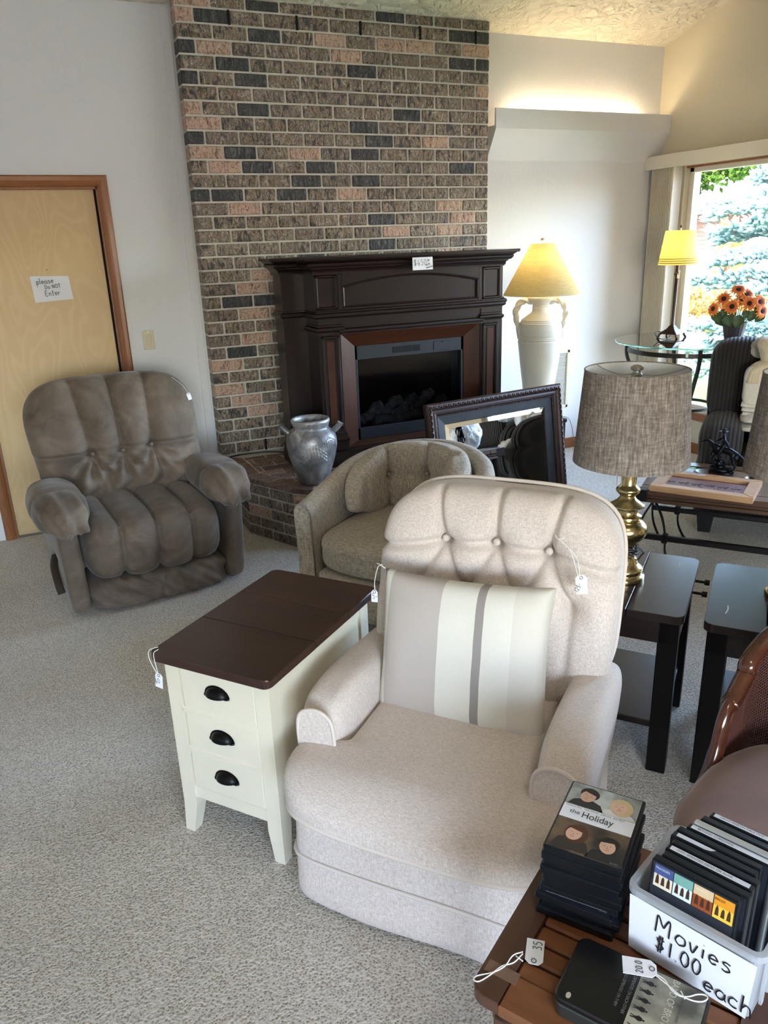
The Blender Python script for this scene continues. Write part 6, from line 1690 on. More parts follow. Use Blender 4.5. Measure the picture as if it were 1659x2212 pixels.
for (rx, uz, fwd, sz, roll) in ((-.12, .05, .05, .055, 30), (-.075, .075, .03, .045, 10), (.02, .025, .08, .06, -15), (-.045, .03, .08, .055, 20), (.1, .06, .05, .05, -30), (.15, .05, .03, .05, -40), (.06, .07, .06, .04, 0), (-.02, .08, .05, .04, 15), (.13, .1, .0, .04, -20), (-.1, .02, -.04, .05, 40)):
    b = MB(); V = []
    for u in np.linspace(0, 1, 8):
        wd_ = sz * .62 * (math.sin(PI * u ** .75) ** .8 if 0 < u < 1 else .02)
        for s_ in np.linspace(-1, 1, 5): V.append((s_ * wd_, sz * (.6 - 1.5 * u), -.35 * sz * u * u + .12 * sz * s_ * s_))
    b.grid(np.array(V).reshape(8, 5, 3)); o = b.build('leaf', M_LEAF, LS)
    n = (camdir + Vector((0, 0, .35)) + right * (rx * 2)).normalized(); o.matrix_local = Matrix.Translation(right * rx + Vector((0, 0, uz)) + camdir * fwd) @ n.to_track_quat('Z', 'Y').to_matrix().to_4x4() @ Matrix.Rotation(math.radians(roll), 4, 'Z')
    tip = Vector((0, 0, -.05)); st0 = right * rx + Vector((0, 0, uz)) + camdir * fwd
    MB().tube([tuple(st0), tuple(st0 * .5 + tip * .3), tuple(tip)], .0018, 5).build('stem', M_STEM, LS)
# ------------------------------------------------------------------ slatted table in the foreground
FT = thing('slat_table', 'small brown slat top table with rounded corners holding movies', 'table', (.47, .79, 0), math.radians(-58))
FW, FD, FZ = .43, .45, .54
M_FRM = wood('brown_stained_frame', srgb(70, 44, 32), srgb(92, 60, 44), .42, 6, 'Y', .1)
M_SLAT = wood('teak_slat', srgb(98, 58, 32), srgb(134, 84, 50), .42, 6, 'X', .15)
full = rrect(0, 0, FW, FD, .028, 6)
def ft_board(nm, x0, x1, y0, y1, m):
    poly = clip(clip(clip(clip(full, (x0, 1), (x0, 0)), (x1, 0), (x1, 1)), (0, y0), (1, y0)), (1, y1), (0, y1))
    b = MB(); slab(b, poly, FZ - .024, FZ, .0025); b.build(nm, m, FT, smooth=False)
ft_board('frame_stile', -1, .052, -1, 2, M_FRM); ft_board('frame_stile', FW - .052, 2, -1, 2, M_FRM)
ft_board('frame_rail', .053, FW - .053, -1, .062, M_SLAT); ft_board('frame_rail', .053, FW - .053, FD - .062, 2, M_SLAT)
ns = 8; sp = (FD - .124) / ns
for k in range(ns): MB().box((.053, .062 + sp * k + .0025, FZ - .022), (FW - .053, .062 + sp * (k + 1) - .0025, FZ - .0035), .004).build('slat', M_SLAT, FT, smooth=False)
MB().box((.05, .05, FZ - .03), (FW - .05, FD - .05, FZ - .0235)).build('under_board', M_FRM, FT, smooth=False)
MB().box((.03, .03, FZ - .075), (FW - .03, FD - .03, FZ - .028)).build('apron', M_FRM, FT, smooth=False)
for x in (.03, FW - .075):
    for y in (.03, FD - .075): MB().box((x, y, 0), (x + .045, y + .045, FZ - .026), .004).build('leg', M_FRM, FT, smooth=False)
M_TAPE = plain('clear_tape', srgb(126, 98, 82), .25)
MB().box((.006, .045, FZ - .0002), (.062, .068, FZ + .0004)).build('tape_strip', M_TAPE, FT, smooth=False)

# ------------------------------------------------------------------ movie cases
M_CASE = NT('black_polypropylene').color((.006, .007, .009)).set(Roughness=.34, Specular_IOR_Level=.3).m
M_SLEEVE = NT('glossy_dark_sleeve').color((.018, .022, .032)).set(Roughness=.14).m
DW, DH, DT = .136, .19, .0147
def case_parts(o, sleeve=None):
    """local: x 0..DW, y 0..DH, z 0..DT, spine at x=0"""
    MB().box((0, 0, 0), (DW, DH, DT), .0018).build('case', M_CASE, o, smooth=False)
    MB().box((.002, .003, DT - .0001), (DW - .004, DH - .003, DT + .0004)).build('front_sleeve', sleeve or M_SLEEVE, o, smooth=False)
    MB().box((-.0004, .003, .0015), (.0002, DH - .003, DT - .0015)).build('spine_sleeve', sleeve or M_SLEEVE, o, smooth=False)
SM = Matrix.Translation((.664, .866, FZ)) @ Matrix.Rotation(math.radians(-53.5), 4, 'Z')
ord_ = ['lowest', 'second from the bottom', 'third from the bottom', 'fourth from the bottom', 'fifth from the bottom', 'fifth from the top', 'fourth from the top', 'third from the top', 'just below the top case', 'top']
stack = []
offs = [(-.006, -.006, -1.5), (.002, -.002, .5), (-.010, -.004, -2), (-.003, -.001, 1), (.002, .003, -.5), (.001, .0, 1.0), (-.003, -.003, .6), (.0, .003, -.6), (-.002, -.002, .4), (0, 0, 0)]
for k in range(10):
    lab = 'movie case with a white title band topmost on the stack' if k == 9 else 'black movie case in the foreground stack, ' + ord_[k]
    o = thing('movie_case', lab, 'dvd case', group='movie cases stacked on the slat table')
    o.matrix_world = SM @ Matrix.Translation((offs[k][0], offs[k][1], DT * k)) @ Matrix.Rotation(math.radians(offs[k][2]), 4, 'Z')
    case_parts(o); stack.append(o)
# cover print of the top case: layered flat shapes
TC9 = stack[9]; zc = DT + .0005
def ink(c, r=.35): 
    nm = 'print_%d_%d_%d' % tuple(c)
    return bpy.data.materials.get(nm) or NT(nm).color(srgb(*c)).set(Roughness=r).m
def patch(parent, nm, pts, col, lvl, z0=zc):
    z = z0 + lvl * .00012
    m = ink(col) if isinstance(col, tuple) else col
    return MB().add([(x, y, z) for x, y in pts], [tuple(range(len(pts)))]).build(nm, m, parent, smooth=False)
def ell(cx, cy, rx, ry, a0=0, a1=360, n=24, rot=0):
    c, s_ = math.cos(math.radians(rot)), math.sin(math.radians(rot)); out = []
    for t in np.linspace(math.radians(a0), math.radians(a1), n, endpoint=(a1 - a0 < 360)):
        x, y = rx * math.cos(t), ry * math.sin(t); out.append((cx + x * c - y * s_, cy + x * s_ + y * c))
    return out
def rect(x0, y0, x1, y1): return [(x0, y0), (x1, y0), (x1, y1), (x0, y1)]
xa, xb = .003, DW - .005
tn = NT('cover_photo_top'); tn.color(tn.ramp(tn.noise(22, 2), [(.35, srgb(120, 122, 116)), (.65, srgb(196, 200, 194))])); tn.set(Roughness=.3)
tn2 = NT('cover_photo_low'); tn2.color(tn2.ramp(tn2.noise(18, 2), [(.35, srgb(44, 40, 38)), (.62, srgb(112, 92, 74))])); tn2.set(Roughness=.3)
patch(TC9, 'cover_photo', rect(xa, .122, xb, .186), tn.m, 0); patch(TC9, 'cover_photo', rect(xa, .004, xb, .084), tn2.m, 0); patch(TC9, 'title_band', rect(xa, .084, xb, .122), (234, 236, 240), 1)
def figure(cx, cy, r, skin, hair, coat, tilt, long_hair, lvl=2):
    patch(TC9, 'printed_coat', [(cx - 2.0 * r, max(cy - 2.6 * r, .005 if cy < .1 else .123)), (cx + 2.0 * r, max(cy - 2.6 * r, .005 if cy < .1 else .123)), (cx + 1.5 * r, cy - 1.1 * r), (cx + .6 * r, cy - .7 * r), (cx - .6 * r, cy - .7 * r), (cx - 1.5 * r, cy - 1.1 * r)], coat, lvl)
    if long_hair: patch(TC9, 'printed_hair', ell(cx + .15 * r, cy - .1 * r, 1.25 * r, 1.45 * r, rot=tilt), hair, lvl + 1)
    else: patch(TC9, 'printed_hair', ell(cx, cy + .35 * r, 1.08 * r, 1.0 * r, rot=tilt), hair, lvl + 1)
    patch(TC9, 'printed_face', ell(cx - .1 * r, cy - .12 * r, .82 * r, 1.02 * r, rot=tilt), skin, lvl + 2)
    patch(TC9, 'printed_fringe', ell(cx - .1 * r, cy + .5 * r, .86 * r, .45 * r, 0, 180, rot=tilt), hair, lvl + 3)
    dk = tuple(int(v * .55) for v in skin); md = tuple(int(v * .84) for v in skin); tr_ = math.radians(tilt); fx, fy = cx - .1 * r, cy - .12 * r
    def at_(u, v): return (fx + (u * math.cos(tr_) - v * math.sin(tr_)) * r, fy + (u * math.sin(tr_) + v * math.cos(tr_)) * r)
    for u in (-.34, .34): patch(TC9, 'printed_eye', ell(*at_(u, .12), .15 * r, .035 * r, rot=tilt, n=8), dk, lvl + 4)
    patch(TC9, 'printed_nose', [at_(-.02, .08), at_(.12, -.28), at_(-.1, -.28)], md, lvl + 4)
    patch(TC9, 'printed_mouth', ell(*at_(0, -.5), .26 * r, .06 * r, rot=tilt, n=10), (190, 120, 108), lvl + 4)
figure(.040, .157, .0165, (206, 166, 142), (44, 36, 34), (48, 48, 52), -18, False)
figure(.098, .152, .0165, (228, 190, 168), (216, 192, 148), (222, 222, 218), 12, True)
figure(.042, .052, .0165, (216, 176, 152), (88, 54, 38), (56, 48, 44), -12, True)
figure(.102, .045, .0165, (208, 168, 142), (38, 32, 30), (42, 40, 40), 10, False)
ztxt = zc + .0012
typeset('title_lettering', 'the', ink((20, 20, 22)), TC9, (.018, .099, ztxt), .015, xs=.95)
typeset('title_lettering', 'Holiday', ink((20, 20, 22)), TC9, (.040, .0945, ztxt), .023, xs=.80)
typeset('credit_lettering', 'Cameron Diaz   Kate Winslet   Jude Law   Jack Black', ink((90, 92, 98)), TC9, (xa + .004, .1155, ztxt), .0062, xs=.80)
typeset('small_lettering', 'DVD', ink((150, 150, 150)), TC9, (.112, .0065, ztxt), .006, xs=1.1)
typeset('spine_lettering', 'DVD', ink((110, 112, 116)), stack[3], (DW - .03, -.0008, .004), .006, rot=(PI / 2, 0, 0))
b = MB(); g = random.Random(5)
for k in range(46): b.add([(.012 + k * .0021, -.0006, .006), (.012 + k * .0021 + .0014, -.0006, .006), (.012 + k * .0021 + .0014, -.0006, .0075), (.012 + k * .0021, -.0006, .0075)], [(0, 1, 2, 3)])
tag(b.build('fine_print', ink((110, 112, 116)), stack[3], smooth=False), kind='stuff')

# ------------------------------------------------------------------ clear bin of movies
BM = Matrix.Translation((.746, .738, FZ)) @ Matrix.Rotation(math.radians(-68), 4, 'Z')
BN = thing('plastic_bin', 'clear plastic bin with a handwritten movies sign on its front', 'bin'); BN.matrix_world = BM
tb = NT('frosted_polypropylene'); tb.t.nodes.remove(tb.b)
d = tb.n('ShaderNodeBsdfDiffuse'); d.inputs[0].default_value = (.80, .83, .88, 1); tr = tb.n('ShaderNodeBsdfTranslucent'); tr.inputs[0].default_value = (.85, .88, .93, 1)
tp_ = tb.n('ShaderNodeBsdfTransparent'); gl = tb.n('ShaderNodeBsdfGlossy'); gl.inputs['Roughness'].default_value = .2
m1 = tb.n('ShaderNodeMixShader'); m1.inputs[0].default_value = .5; m2 = tb.n('ShaderNodeMixShader'); m2.inputs[0].default_value = .5; m3 = tb.n('ShaderNodeMixShader'); m3.inputs[0].default_value = .08
tb.l(d.outputs[0], m1.inputs[1]); tb.l(tr.outputs[0], m1.inputs[2]); tb.l(m1.outputs[0], m2.inputs[1]); tb.l(tp_.outputs[0], m2.inputs[2]); tb.l(m2.outputs[0], m3.inputs[1]); tb.l(gl.outputs[0], m3.inputs[2]); tb.l(m3.outputs[0], tb.out.inputs[0])
M_BIN = tb.m
BW, BD, BH = .205, .178, .138
def ringp(w2, d2, r, z, cx=BW / 2, cy=BD / 2): return [(x, y, z) for x, y in rrect(cx - w2, cy - d2, cx + w2, cy + d2, r, 4)]
lo_w, lo_d = BW / 2 - .006, BD / 2 - .006
rings = [ringp(lo_w, lo_d, .012, .001), ringp(BW / 2 - .001, BD / 2 - .001, .014, BH - .012), ringp(BW / 2 + .006, BD / 2 + .006, .018, BH - .012), ringp(BW / 2 + .006, BD / 2 + .006, .018, BH), ringp(BW / 2 - .003, BD / 2 - .003, .012, BH), ringp(BW / 2 - .003, BD / 2 - .003, .012, BH - .012), ringp(lo_w - .002, lo_d - .002, .01, .004)]
n = len(rings[0]); V = [p for r in rings for p in r]; F = []
for k in range(len(rings) - 1): F += [(k * n + i, k * n + (i + 1) % n, (k + 1) * n + (i + 1) % n, (k + 1) * n + i) for i in range(n)]
F += [tuple(range(n))[::-1], tuple(range((len(rings) - 1) * n, len(rings) * n))]
MB().add(V, F).build('tub', M_BIN, BN, smooth=False)
for x in (.15, .175):
    b = MB(); b.box((BW - .003, .03, .02), (BW + .001, BD - .03, .024)); 
for k in range(5): MB().box((BW - .001 + .0, .025 + k * .028, .02), (BW + .004, .025 + k * .028 + .01, .115), .001).build('side_rib', M_BIN, BN, smooth=False)
tilt = math.atan2(.005, BH - .012)
sg = MB().add([(.004, .0035, .006), (BW - .010, .0035, .002), (BW - .004, -.0025, BH - .020), (.001, -.0025, BH - .016)], [(0, 1, 2, 3)]).build('paper_sign', M_PAPER, BN, smooth=False)
s = scribble([('Movies', .046, .074, .040, 0), ('$1.00', .050, .036, .038, -1), ('each', .130, .014, .038, -1)], .0030, .015, 12, .80).build('handwriting', M_INK, sg)
s.rotation_euler = (PI / 2 + tilt, 0, 0); s.location = (0, .0014, 0)
# the cases inside, standing on end
names = [('dark case with four small western covers frontmost in the bin', None), ('black case right behind the western covers in the bin', None), ('black case with wanted dead or alive strip in the bin', 'WANTED DEAD OR ALIVE'), ('black case behind the wanted strip in the bin', None), ('black case with a curved white label in the bin', 'DVD'), ('black case between the curved label and christmas strip', None),
         ('case with beyond christmas strip standing in the bin', 'BEYOND CHRISTMAS'), ('clear empty case standing behind the christmas case in bin', None), ('black case ahead of the white titled rearmost case', None), ('rearmost case with a white title strip in the bin', 'DEAN MARTIN DBLE DVD')]
M_CLEAR = NT('clear_case').color(srgb(206, 214, 214)).set(Roughness=.15).m; M_CLEAR.node_tree.nodes['Principled BSDF'].inputs['Transmission Weight'].default_value = .5
M_STRIP = NT('white_strip').color(srgb(214, 218, 226)).set(Roughness=.35).m
xsft = [.024, .032, .030, .032, .024, .026, .036, .040, .046, .054]
for k, (lab, txt) in enumerate(names):
    o = thing('movie_case', lab, 'dvd case', group='movie cases standing in the bin')
    y = .0075 + k * .0160; lean = -3.0 - k * .35
    # local case axes: x across, y up, z thickness toward the front (-y of the bin)
    o.matrix_world = BM @ Matrix.Translation((xsft[k], y + .0147, .005)) @ Matrix.Rotation(math.radians(90 + lean), 4, 'X')
    if k == 7: MB().box((0, 0, 0), (DW, DH, DT), .0018).build('case', M_CLEAR, o, smooth=False)
    else: case_parts(o)
    if txt and k != 4:
        MB().box((.006, DH - .0001, .003), (DW - .006, DH + .0006, .0125)).build('title_strip', M_STRIP, o, smooth=False)
        # lettering lies on the top edge, reads along x
        typeset('strip_lettering', ('DVD  ' if k == 2 else '') + txt, ink((24, 24, 28)), o, (.016, DH + .0009, .0105), .0072, rot=(-PI / 2, 0, 0), xs=.85)
    if k == 4:
        MB().prism([(.01, .003), (.075, .003), (.068, .0095), (.06, .0125), (.01, .0125)], -DH - .0005, -DH + .0001, Matrix.Rotation(-PI / 2, 4, 'X') @ Matrix.Diagonal((1, -1, 1, 1)) @ Matrix.Identity(4)) if False else None
        MB().add([(x, DH + .0005, z) for x, z in ((.008, .003), (.07, .003), (.064, .0095), (.055, .0125), (.008, .0125))], [(0, 1, 2, 3, 4)]).build('curved_label', M_STRIP, o, smooth=False)
    if k == 0:
        cols = [((66, 84, 140), (226, 214, 190), 'TRACKERS'), ((120, 170, 160), (214, 226, 220), ''), ((214, 190, 150), (150, 72, 30), 'DJANGO'), ((226, 150, 40), (240, 196, 70), 'RECOY')]
        for q, (c1, c2, tx) in enumerate(cols):
            x0, x1 = .006 + q * .0315, .006 + q * .0315 + .030
            z9 = DT + .0006
            patch(o, 'printed_cover', rect(x0, DH - .048, x1, DH - .006), c2, 0, z9); patch(o, 'printed_sky', rect(x0, DH - .024, x1, DH - .006), c1, 1, z9)
            for r in range(3):
                cx = x0 + .006 + r * .009; patch(o, 'printed_rider', [(cx - .003, DH - .042), (cx + .003, DH - .042), (cx + .0022, DH - .028), (cx, DH - .022 - .003 * (r % 2)), (cx - .0022, DH - .03)], (70, 44, 34), 2, z9)
            if tx: typeset('cover_lettering', tx, ink((236, 230, 214)) if q != 3 else ink((60, 20, 16)), o, (x0 + .001, DH - .014, z9 + .0006), .0058, xs=.85)
    if k == 2:
        typeset('spine_lettering', 'STEVE', ink((232, 232, 236)), o, (DW + .0006, DH - .02, .0028), .0125, rot=(0, PI / 2, -PI / 2) if False else (PI / 2, -PI / 2, PI / 2) if False else (0, 0, 0)) if False else None
        t1 = typeset('spine_lettering', 'STEVE', ink((232, 232, 236)), o, (0, 0, 0), .0135, xs=.95); t1.matrix_local = Matrix.Translation((DW - .012, DH - .018, DT + .0008)) @ Matrix.Rotation(-PI / 2, 4, 'Z')
        t2 = typeset('spine_lettering', 'McQ', ink((220, 180, 60)), o, (0, 0, 0), .0135, xs=.95); t2.matrix_local = Matrix.Translation((DW - .012, DH - .068, DT + .0008)) @ Matrix.Rotation(-PI / 2, 4, 'Z')

# ------------------------------------------------------------------ collector tin with its tag
TN = thing('movie_tin', 'black collector tin lying in front of the movie bin', 'tin', (.566, .697, FZ), math.radians(-58))
TNW, TND, TNH = .205, .128, .038
M_TIN = NT('black_tin').color((.006, .006, .007)).set(Roughness=.22).m
b = MB(); slab(b, rrect(0, 0, TNW, TND, .014, 5), 0, TNH - .012, .003); b.build('tin_body', plain('tin_side', srgb(70, 74, 70), .3, .6), TN, smooth=False)
b = MB(); slab(b, rrect(-.001, -.001, TNW + .001, TND + .001, .015, 5), TNH - .012, TNH, .003); b.build('lid', M_TIN, TN, smooth=False)
tn3 = NT('sepia_photo'); tn3.color(tn3.ramp(tn3.noise(16, 3), [(.35, srgb(84, 82, 76)), (.65, srgb(176, 172, 156))])); tn3.set(Roughness=.3)
zt9 = TNH + .0003
patch(TN, 'lid_photo', rect(.105, .004, TNW - .004, TND - .004), tn3.m, 0, zt9)
for i in range(7):
    cy = .014 + i * .0165; c9 = .118
    patch(TN, 'printed_soldier', [(c9 - .009, cy - .003), (c9 - .002, cy - .0022), (c9 + .004, cy - .0042), (c9 + .0075, cy - .003), (c9 + .009, cy - .001), (c9 + .011, cy - .0018), (c9 + .013, cy), (c9 + .011, cy + .0018), (c9 + .009, cy + .001), (c9 + .0075, cy + .0035), (c9 + .002, cy + .005), (c9 + .001, cy + .003), (c9 - .003, cy + .0018), (c9 - .009, cy + .003), (c9 - .009, cy + .0015), (c9 - .003, cy), (c9 - .009, cy - .0015)], (26, 26, 24), 2, zt9)
for k, (x, tx, sz, col, hgt) in enumerate(((.083, 'THE WORLD DEPENDED ON THEM', .0068, (120, 122, 120), .118), (.096, 'THEY DEPENDED ON EACH OTHER', .0068, (120, 122, 120), .112), (.150, 'BAND OF BROTHERS', .0150, (206, 204, 190), .124), (.168, 'A TEN PART MINI SERIES', .0055, (70, 70, 66), .1))):
    t1 = typeset('lid_lettering', tx, ink(col), TN, (0, 0, 0), sz, xs=.78); t1.matrix_local = Matrix.Translation((x, hgt, zt9 + .0006)) @ Matrix.Rotation(-PI / 2, 4, 'Z') @ Matrix.Diagonal((.80, 1, 1, 1))
M_ORN = ink((186, 182, 160))
patch(TN, 'paint_chip', ell(.02, .012, .004, .006, n=9), M_ORN, 1, zt9)
def flat_tag(label, loc, rz, lines, loops, size):
    M = Matrix.Translation(loc) @ Matrix.Rotation(math.radians(rz), 4, 'Z')
    return price_tag(label, M, '', loops, size, lines=lines)
zf = FZ + .0012
flat_tag('white price tag marked 35 lying on the slat table', (.604, .797, zf + .002), 140, [('35', -.011, -.004, .018, -90)], [[(.586, .806, zf + .002), (.566, .806, zf + .004), (.545, .798, zf), (.520, .797, zf), (.495, .803, zf), (.486, .800, zf), (.492, .793, zf), (.515, .795, zf), (.54, .80, zf), (.562, .797, zf), (.584, .803, zf + .002)], [(.572, .806, zf), (.577, .792, zf)]], (.030, .050))
zg = FZ + TNH + .0016
flat_tag('white price tag marked 20 lying on the collector tin', (.717, .675, zg), 232, [('20.0', .011, .004, .013, 180)], [[(.731, .655, zg), (.736, .640, zg), (.733, .625, zg), (.737, .610, zg), (.748, .603, zg), (.762, .600, zg), (.772, .594, zg), (.771, .588, zg), (.760, .588, zg), (.748, .596, zg), (.738, .612, zg), (.734, .632, zg), (.729, .654, zg)], [(.744, .615, zg), (.740, .603, zg)]], (.032, .052))

# ------------------------------------------------------------------ caned barrel chair
CC = thing('caned_chair', 'dark mahogany caned barrel chair with mauve seat', 'chair', (1.25, .76, 0), math.radians(-70))
M_CHR = wood('polished_mahogany', srgb(40, 16, 10), srgb(88, 44, 24), .16, 5, 'Y', .6, .02)
tc_ = NT('mauve_suede'); tc_.color(tc_.ramp(tc_.noise(5, 4), [(.3, srgb(116, 90, 84)), (.7, srgb(142, 114, 106))])); tc_.set(Roughness=.85); tc_.set(**{'Sheen Weight': .4}); M_MAUVE = tc_.m
def pSt(X):
    X = X.copy(); y = X[..., 1]; X[..., 0] *= 1 - .22 * np.clip((y - .15) / .35, 0, 1) ** 1.6; return X
b = MB(); b.sbox((0, .14, .425), (.285, .275, .062), 3.6, (26, 26, 10), lambda P, N: N * (.010 * (P[..., 2] > .3))[..., None] + N * wr(P, 3, .002, 3)[..., None], pSt); b.build('seat_cushion', M_MAUVE, CC, weld=True, angle=180)
b = MB(); b.sbox((0, .16, .335), (.27, .25, .04), 8, (16, 16, 4), None, pSt); b.build('seat_rail', M_CHR, CC, weld=True, angle=60)
# U-shaped top rail swept from the left arm round the back to the right arm
def u_path(zf_):
    P = []
    for y in np.linspace(.27, .36, 5): P.append((-.292, y))
    for a in np.linspace(180, 0, 25): P.append((.292 * math.cos(math.radians(a)), .36 + .24 * math.sin(math.radians(a))))
    for y in np.linspace(.36, .27, 5): P.append((.292, y))
    return P
UP = u_path(0); nU = len(UP)
zz = [.588 + .24 * math.sin(PI * i / (nU - 1)) ** 1.5 for i in range(nU)]
sec_r = [(math.cos(t) * .9 + .0, math.sin(t) * 1.15) for t in np.linspace(0, 2 * PI, 13)[:-1]]
b = MB(); b.tube(smooth_path([(x, y, z) for (x, y), z in zip(UP, zz)], 3), .020, section=sec_r); b.build('top_rail', M_CHR, CC, angle=180)
for sx in (-1, 1):
    P = smooth_path([(sx * .285, .07, .20), (sx * .287, .085, .30), (sx * .289, .125, .37), (sx * .291, .195, .425), (sx * .292, .228, .49), (sx * .292, .245, .55), (sx * .292, .272, .586), (sx * .292, .31, .594)], 6)
    b = MB(); b.tube(P, np.interp(np.linspace(0, 1, len(P)), [0, .3, .6, 1], [.024, .026, .021, .019]), 12, flat=(1.1, .85), up=(0, 1, 0)); b.build('arm_post', M_CHR, CC, angle=180)
    b = MB(); b.tube([(sx * .265, .0, 0), (sx * .27, .02, .2), (sx * .27, .03, .36)], [.014, .02, .024], 10); b.build('front_leg', M_CHR, CC)
    b = MB(); b.tube([(sx * .20, .56, 0), (sx * .19, .52, .2), (sx * .18, .50, .40)], [.014, .018, .02], 10); b.build('back_leg', M_CHR, CC)
# cane panel: woven strands
tcn = NT('woven_cane'); v = tcn.mapped((1, 1, 1)); 
M_CANE = plain('dark_cane', srgb(74, 42, 35), .35, noise=.2)
cpts = []
low = lambda i: .40
b = MB(); g1_, g2_ = [], []
# strands along z and along the rail, as thin ribbons
us = np.linspace(0, nU - 1, 150)
def pos(u, f):
    i = int(min(u, nU - 2)); t = u - i; x = UP[i][0] * (1 - t) + UP[i + 1][0] * t; y = UP[i][1] * (1 - t) + UP[i + 1][1] * t; zt = zz[i] * (1 - t) + zz[i + 1] * t
    return (x * .985, y - .004, .38 + (zt - .012 - .38) * f)
for k, u in enumerate(us):
    f0 = 0.0; b.tube([pos(u, f) for f in np.linspace(f0, 1, 9)], .0016, 4)
for f in np.linspace(.03, .97, 36):
    b.tube([pos(u, f) for u in np.linspace(0, nU - 1, 60)], .0016, 4)
tag(b.build('cane_weave', M_CANE, CC), kind='stuff')
b = MB()
for sx in (-1, 1):
    fr_ = []
    for y in np.linspace(.11, .27, 10):
        zt = np.interp(y, [.07, .085, .125, .195, .228, .245, .272], [.30, .30, .37, .425, .49, .55, .586])
        b.tube([(sx * .288, y, .37), (sx * .288, y, zt)], .002, 4)
    for z in np.linspace(.39, .575, 16):
        y0 = np.interp(z, [.30, .37, .425, .49, .55, .586], [.085, .125, .195, .228, .245, .272]); b.tube([(sx * .288, y0, z), (sx * .288, .285, z)], .002, 4)
tag(b.build('arm_cane', M_CANE, CC), kind='stuff')
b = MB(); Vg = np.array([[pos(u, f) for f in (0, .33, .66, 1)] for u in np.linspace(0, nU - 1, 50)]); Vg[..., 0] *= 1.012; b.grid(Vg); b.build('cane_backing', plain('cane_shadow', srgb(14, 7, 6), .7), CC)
# ------------------------------------------------------------------ garden outside the window
GZ0 = -.25
def m_grass():
    t = NT('lawn_grass'); n = t.noise(40, 4); t.color(t.ramp(n, [(.3, srgb(62, 104, 32)), (.7, srgb(100, 136, 54))])); t.set(Roughness=.9); t.bump(n, .6, .03); return t.m
tag(MB().box((XR + .17, -8, GZ0 - .1), (9.3, 16, GZ0)).build('lawn', m_grass(), smooth=False), 'bright green lawn outside the picture window', 'lawn', kind='structure')
tg_ = NT('gravel'); n = tg_.noise(14, 5); tg_.color(tg_.ramp(n, [(.3, srgb(140, 128, 116)), (.7, srgb(206, 196, 182))])); tg_.set(Roughness=.9); tg_.bump(n, .5, .05)
tag(MB().box((9.2, -8, GZ0 - .08), (60, 60, GZ0 + .01)).build('gravel_bed', tg_.m, smooth=False), 'pale gravel bed beyond the lawn', 'ground', kind='structure')
M_ROCK = plain('garden_rock', srgb(176, 164, 150), .85, noise=.25, nscale=4, bump=.5, bscale=12)
for k in range(26):
    o = thing('garden_rock', 'pale rounded border rock between lawn and gravel', 'rock', (9.45 + random.uniform(-.1, .3), 7.2 + k * .24 + random.uniform(-.03, .03), GZ0 - .03), random.uniform(0, 3), 'rocks bordering the lawn')
    s_ = random.uniform(.09, .15); sd_ = k
    MB().sbox((0, 0, s_ * .5), (s_, s_ * .8, s_ * .55), 2.5, 6, lambda P, N: N * (.12 * s_ * snoise(P, 3, sd_))[..., None]).build('stone', M_ROCK, o, weld=True, angle=180)
# white vinyl fence
FN = thing('vinyl_fence', 'white vinyl privacy fence behind the garden shrubs', 'fence', (12.45, 12.35, GZ0 - .1), math.radians(-45))
M_FV = plain('white_vinyl_fence', srgb(226, 228, 232), .4)
for k in range(8):
    x = k * 1.9; MB().cbox((x, 0, .80), (.11, .11, 1.6), .006).build('post', M_FV, FN, smooth=False)
    if k < 7:
        for z in (.12, 1.42): MB().cbox((x + .95, 0, z), (1.8, .045, .12), .004).build('rail', M_FV, FN, smooth=False)
        for q in range(9): MB().cbox((x + .15 + q * .2, 0, .77), (.192, .02, 1.2), .003).build('board', M_FV, FN, smooth=False)
# neighbouring house
HS = thing('neighbour_house', 'brown sided neighbouring house with pale shingle roof', 'house', (20.1, 11.0, -.12), math.radians(135))
M_SID = plain('brown_siding', srgb(84, 64, 54), .8, noise=.1); M_ROOF = plain('pale_shingles', srgb(128, 132, 138), .9, noise=.15, nscale=10, bump=.5, bscale=30)
MB().box((-2, -5, 0), (16, 0, 2.35)).build('wall', M_SID, HS, smooth=False)
for k in range(24): MB().box((-2, .0, .1 * k), (16, .012, .1 * k + .088)).build('siding_board', M_SID, HS, smooth=False)
b = MB(); b.add([(-2.6, .7, 2.30), (16.6, .7, 2.30), (16.6, -6.2, 4.6), (-2.6, -6.2, 4.6), (-2.6, .7, 2.22), (16.6, .7, 2.22), (16.6, -6.2, 4.5), (-2.6, -6.2, 4.5)], [(0, 1, 2, 3), (7, 6, 5, 4), (0, 4, 5, 1), (0, 3, 7, 4), (1, 5, 6, 2)]); rf = b.build('roof', M_ROOF, HS, smooth=False)
for k in range(26):
    y = .7 - k * .26; z = 2.30 + (.7 - y) / 6.9 * 2.3
    b = MB(); b.add([(-2.6, y, z + .018), (16.6, y, z + .018), (16.6, y - .27, z + .10), (-2.6, y - .27, z + .10), (-2.6, y, z - .01), (16.6, y, z - .01)], [(0, 1, 2, 3), (4, 5, 1, 0)]); b.build('shingle_course', M_ROOF, rf, smooth=False)
MB().box((-2.6, .68, 2.20), (16.6, .80, 2.33), .01).build('gutter', plain('white_gutter', srgb(232, 232, 230), .4), HS, smooth=False)
MB().cyl((5.6, -1.6, 3.0), (5.6, -1.6, 3.75), .05, 12).build('vent_pipe', plain('dark_pipe', srgb(60, 58, 56), .6), rf)
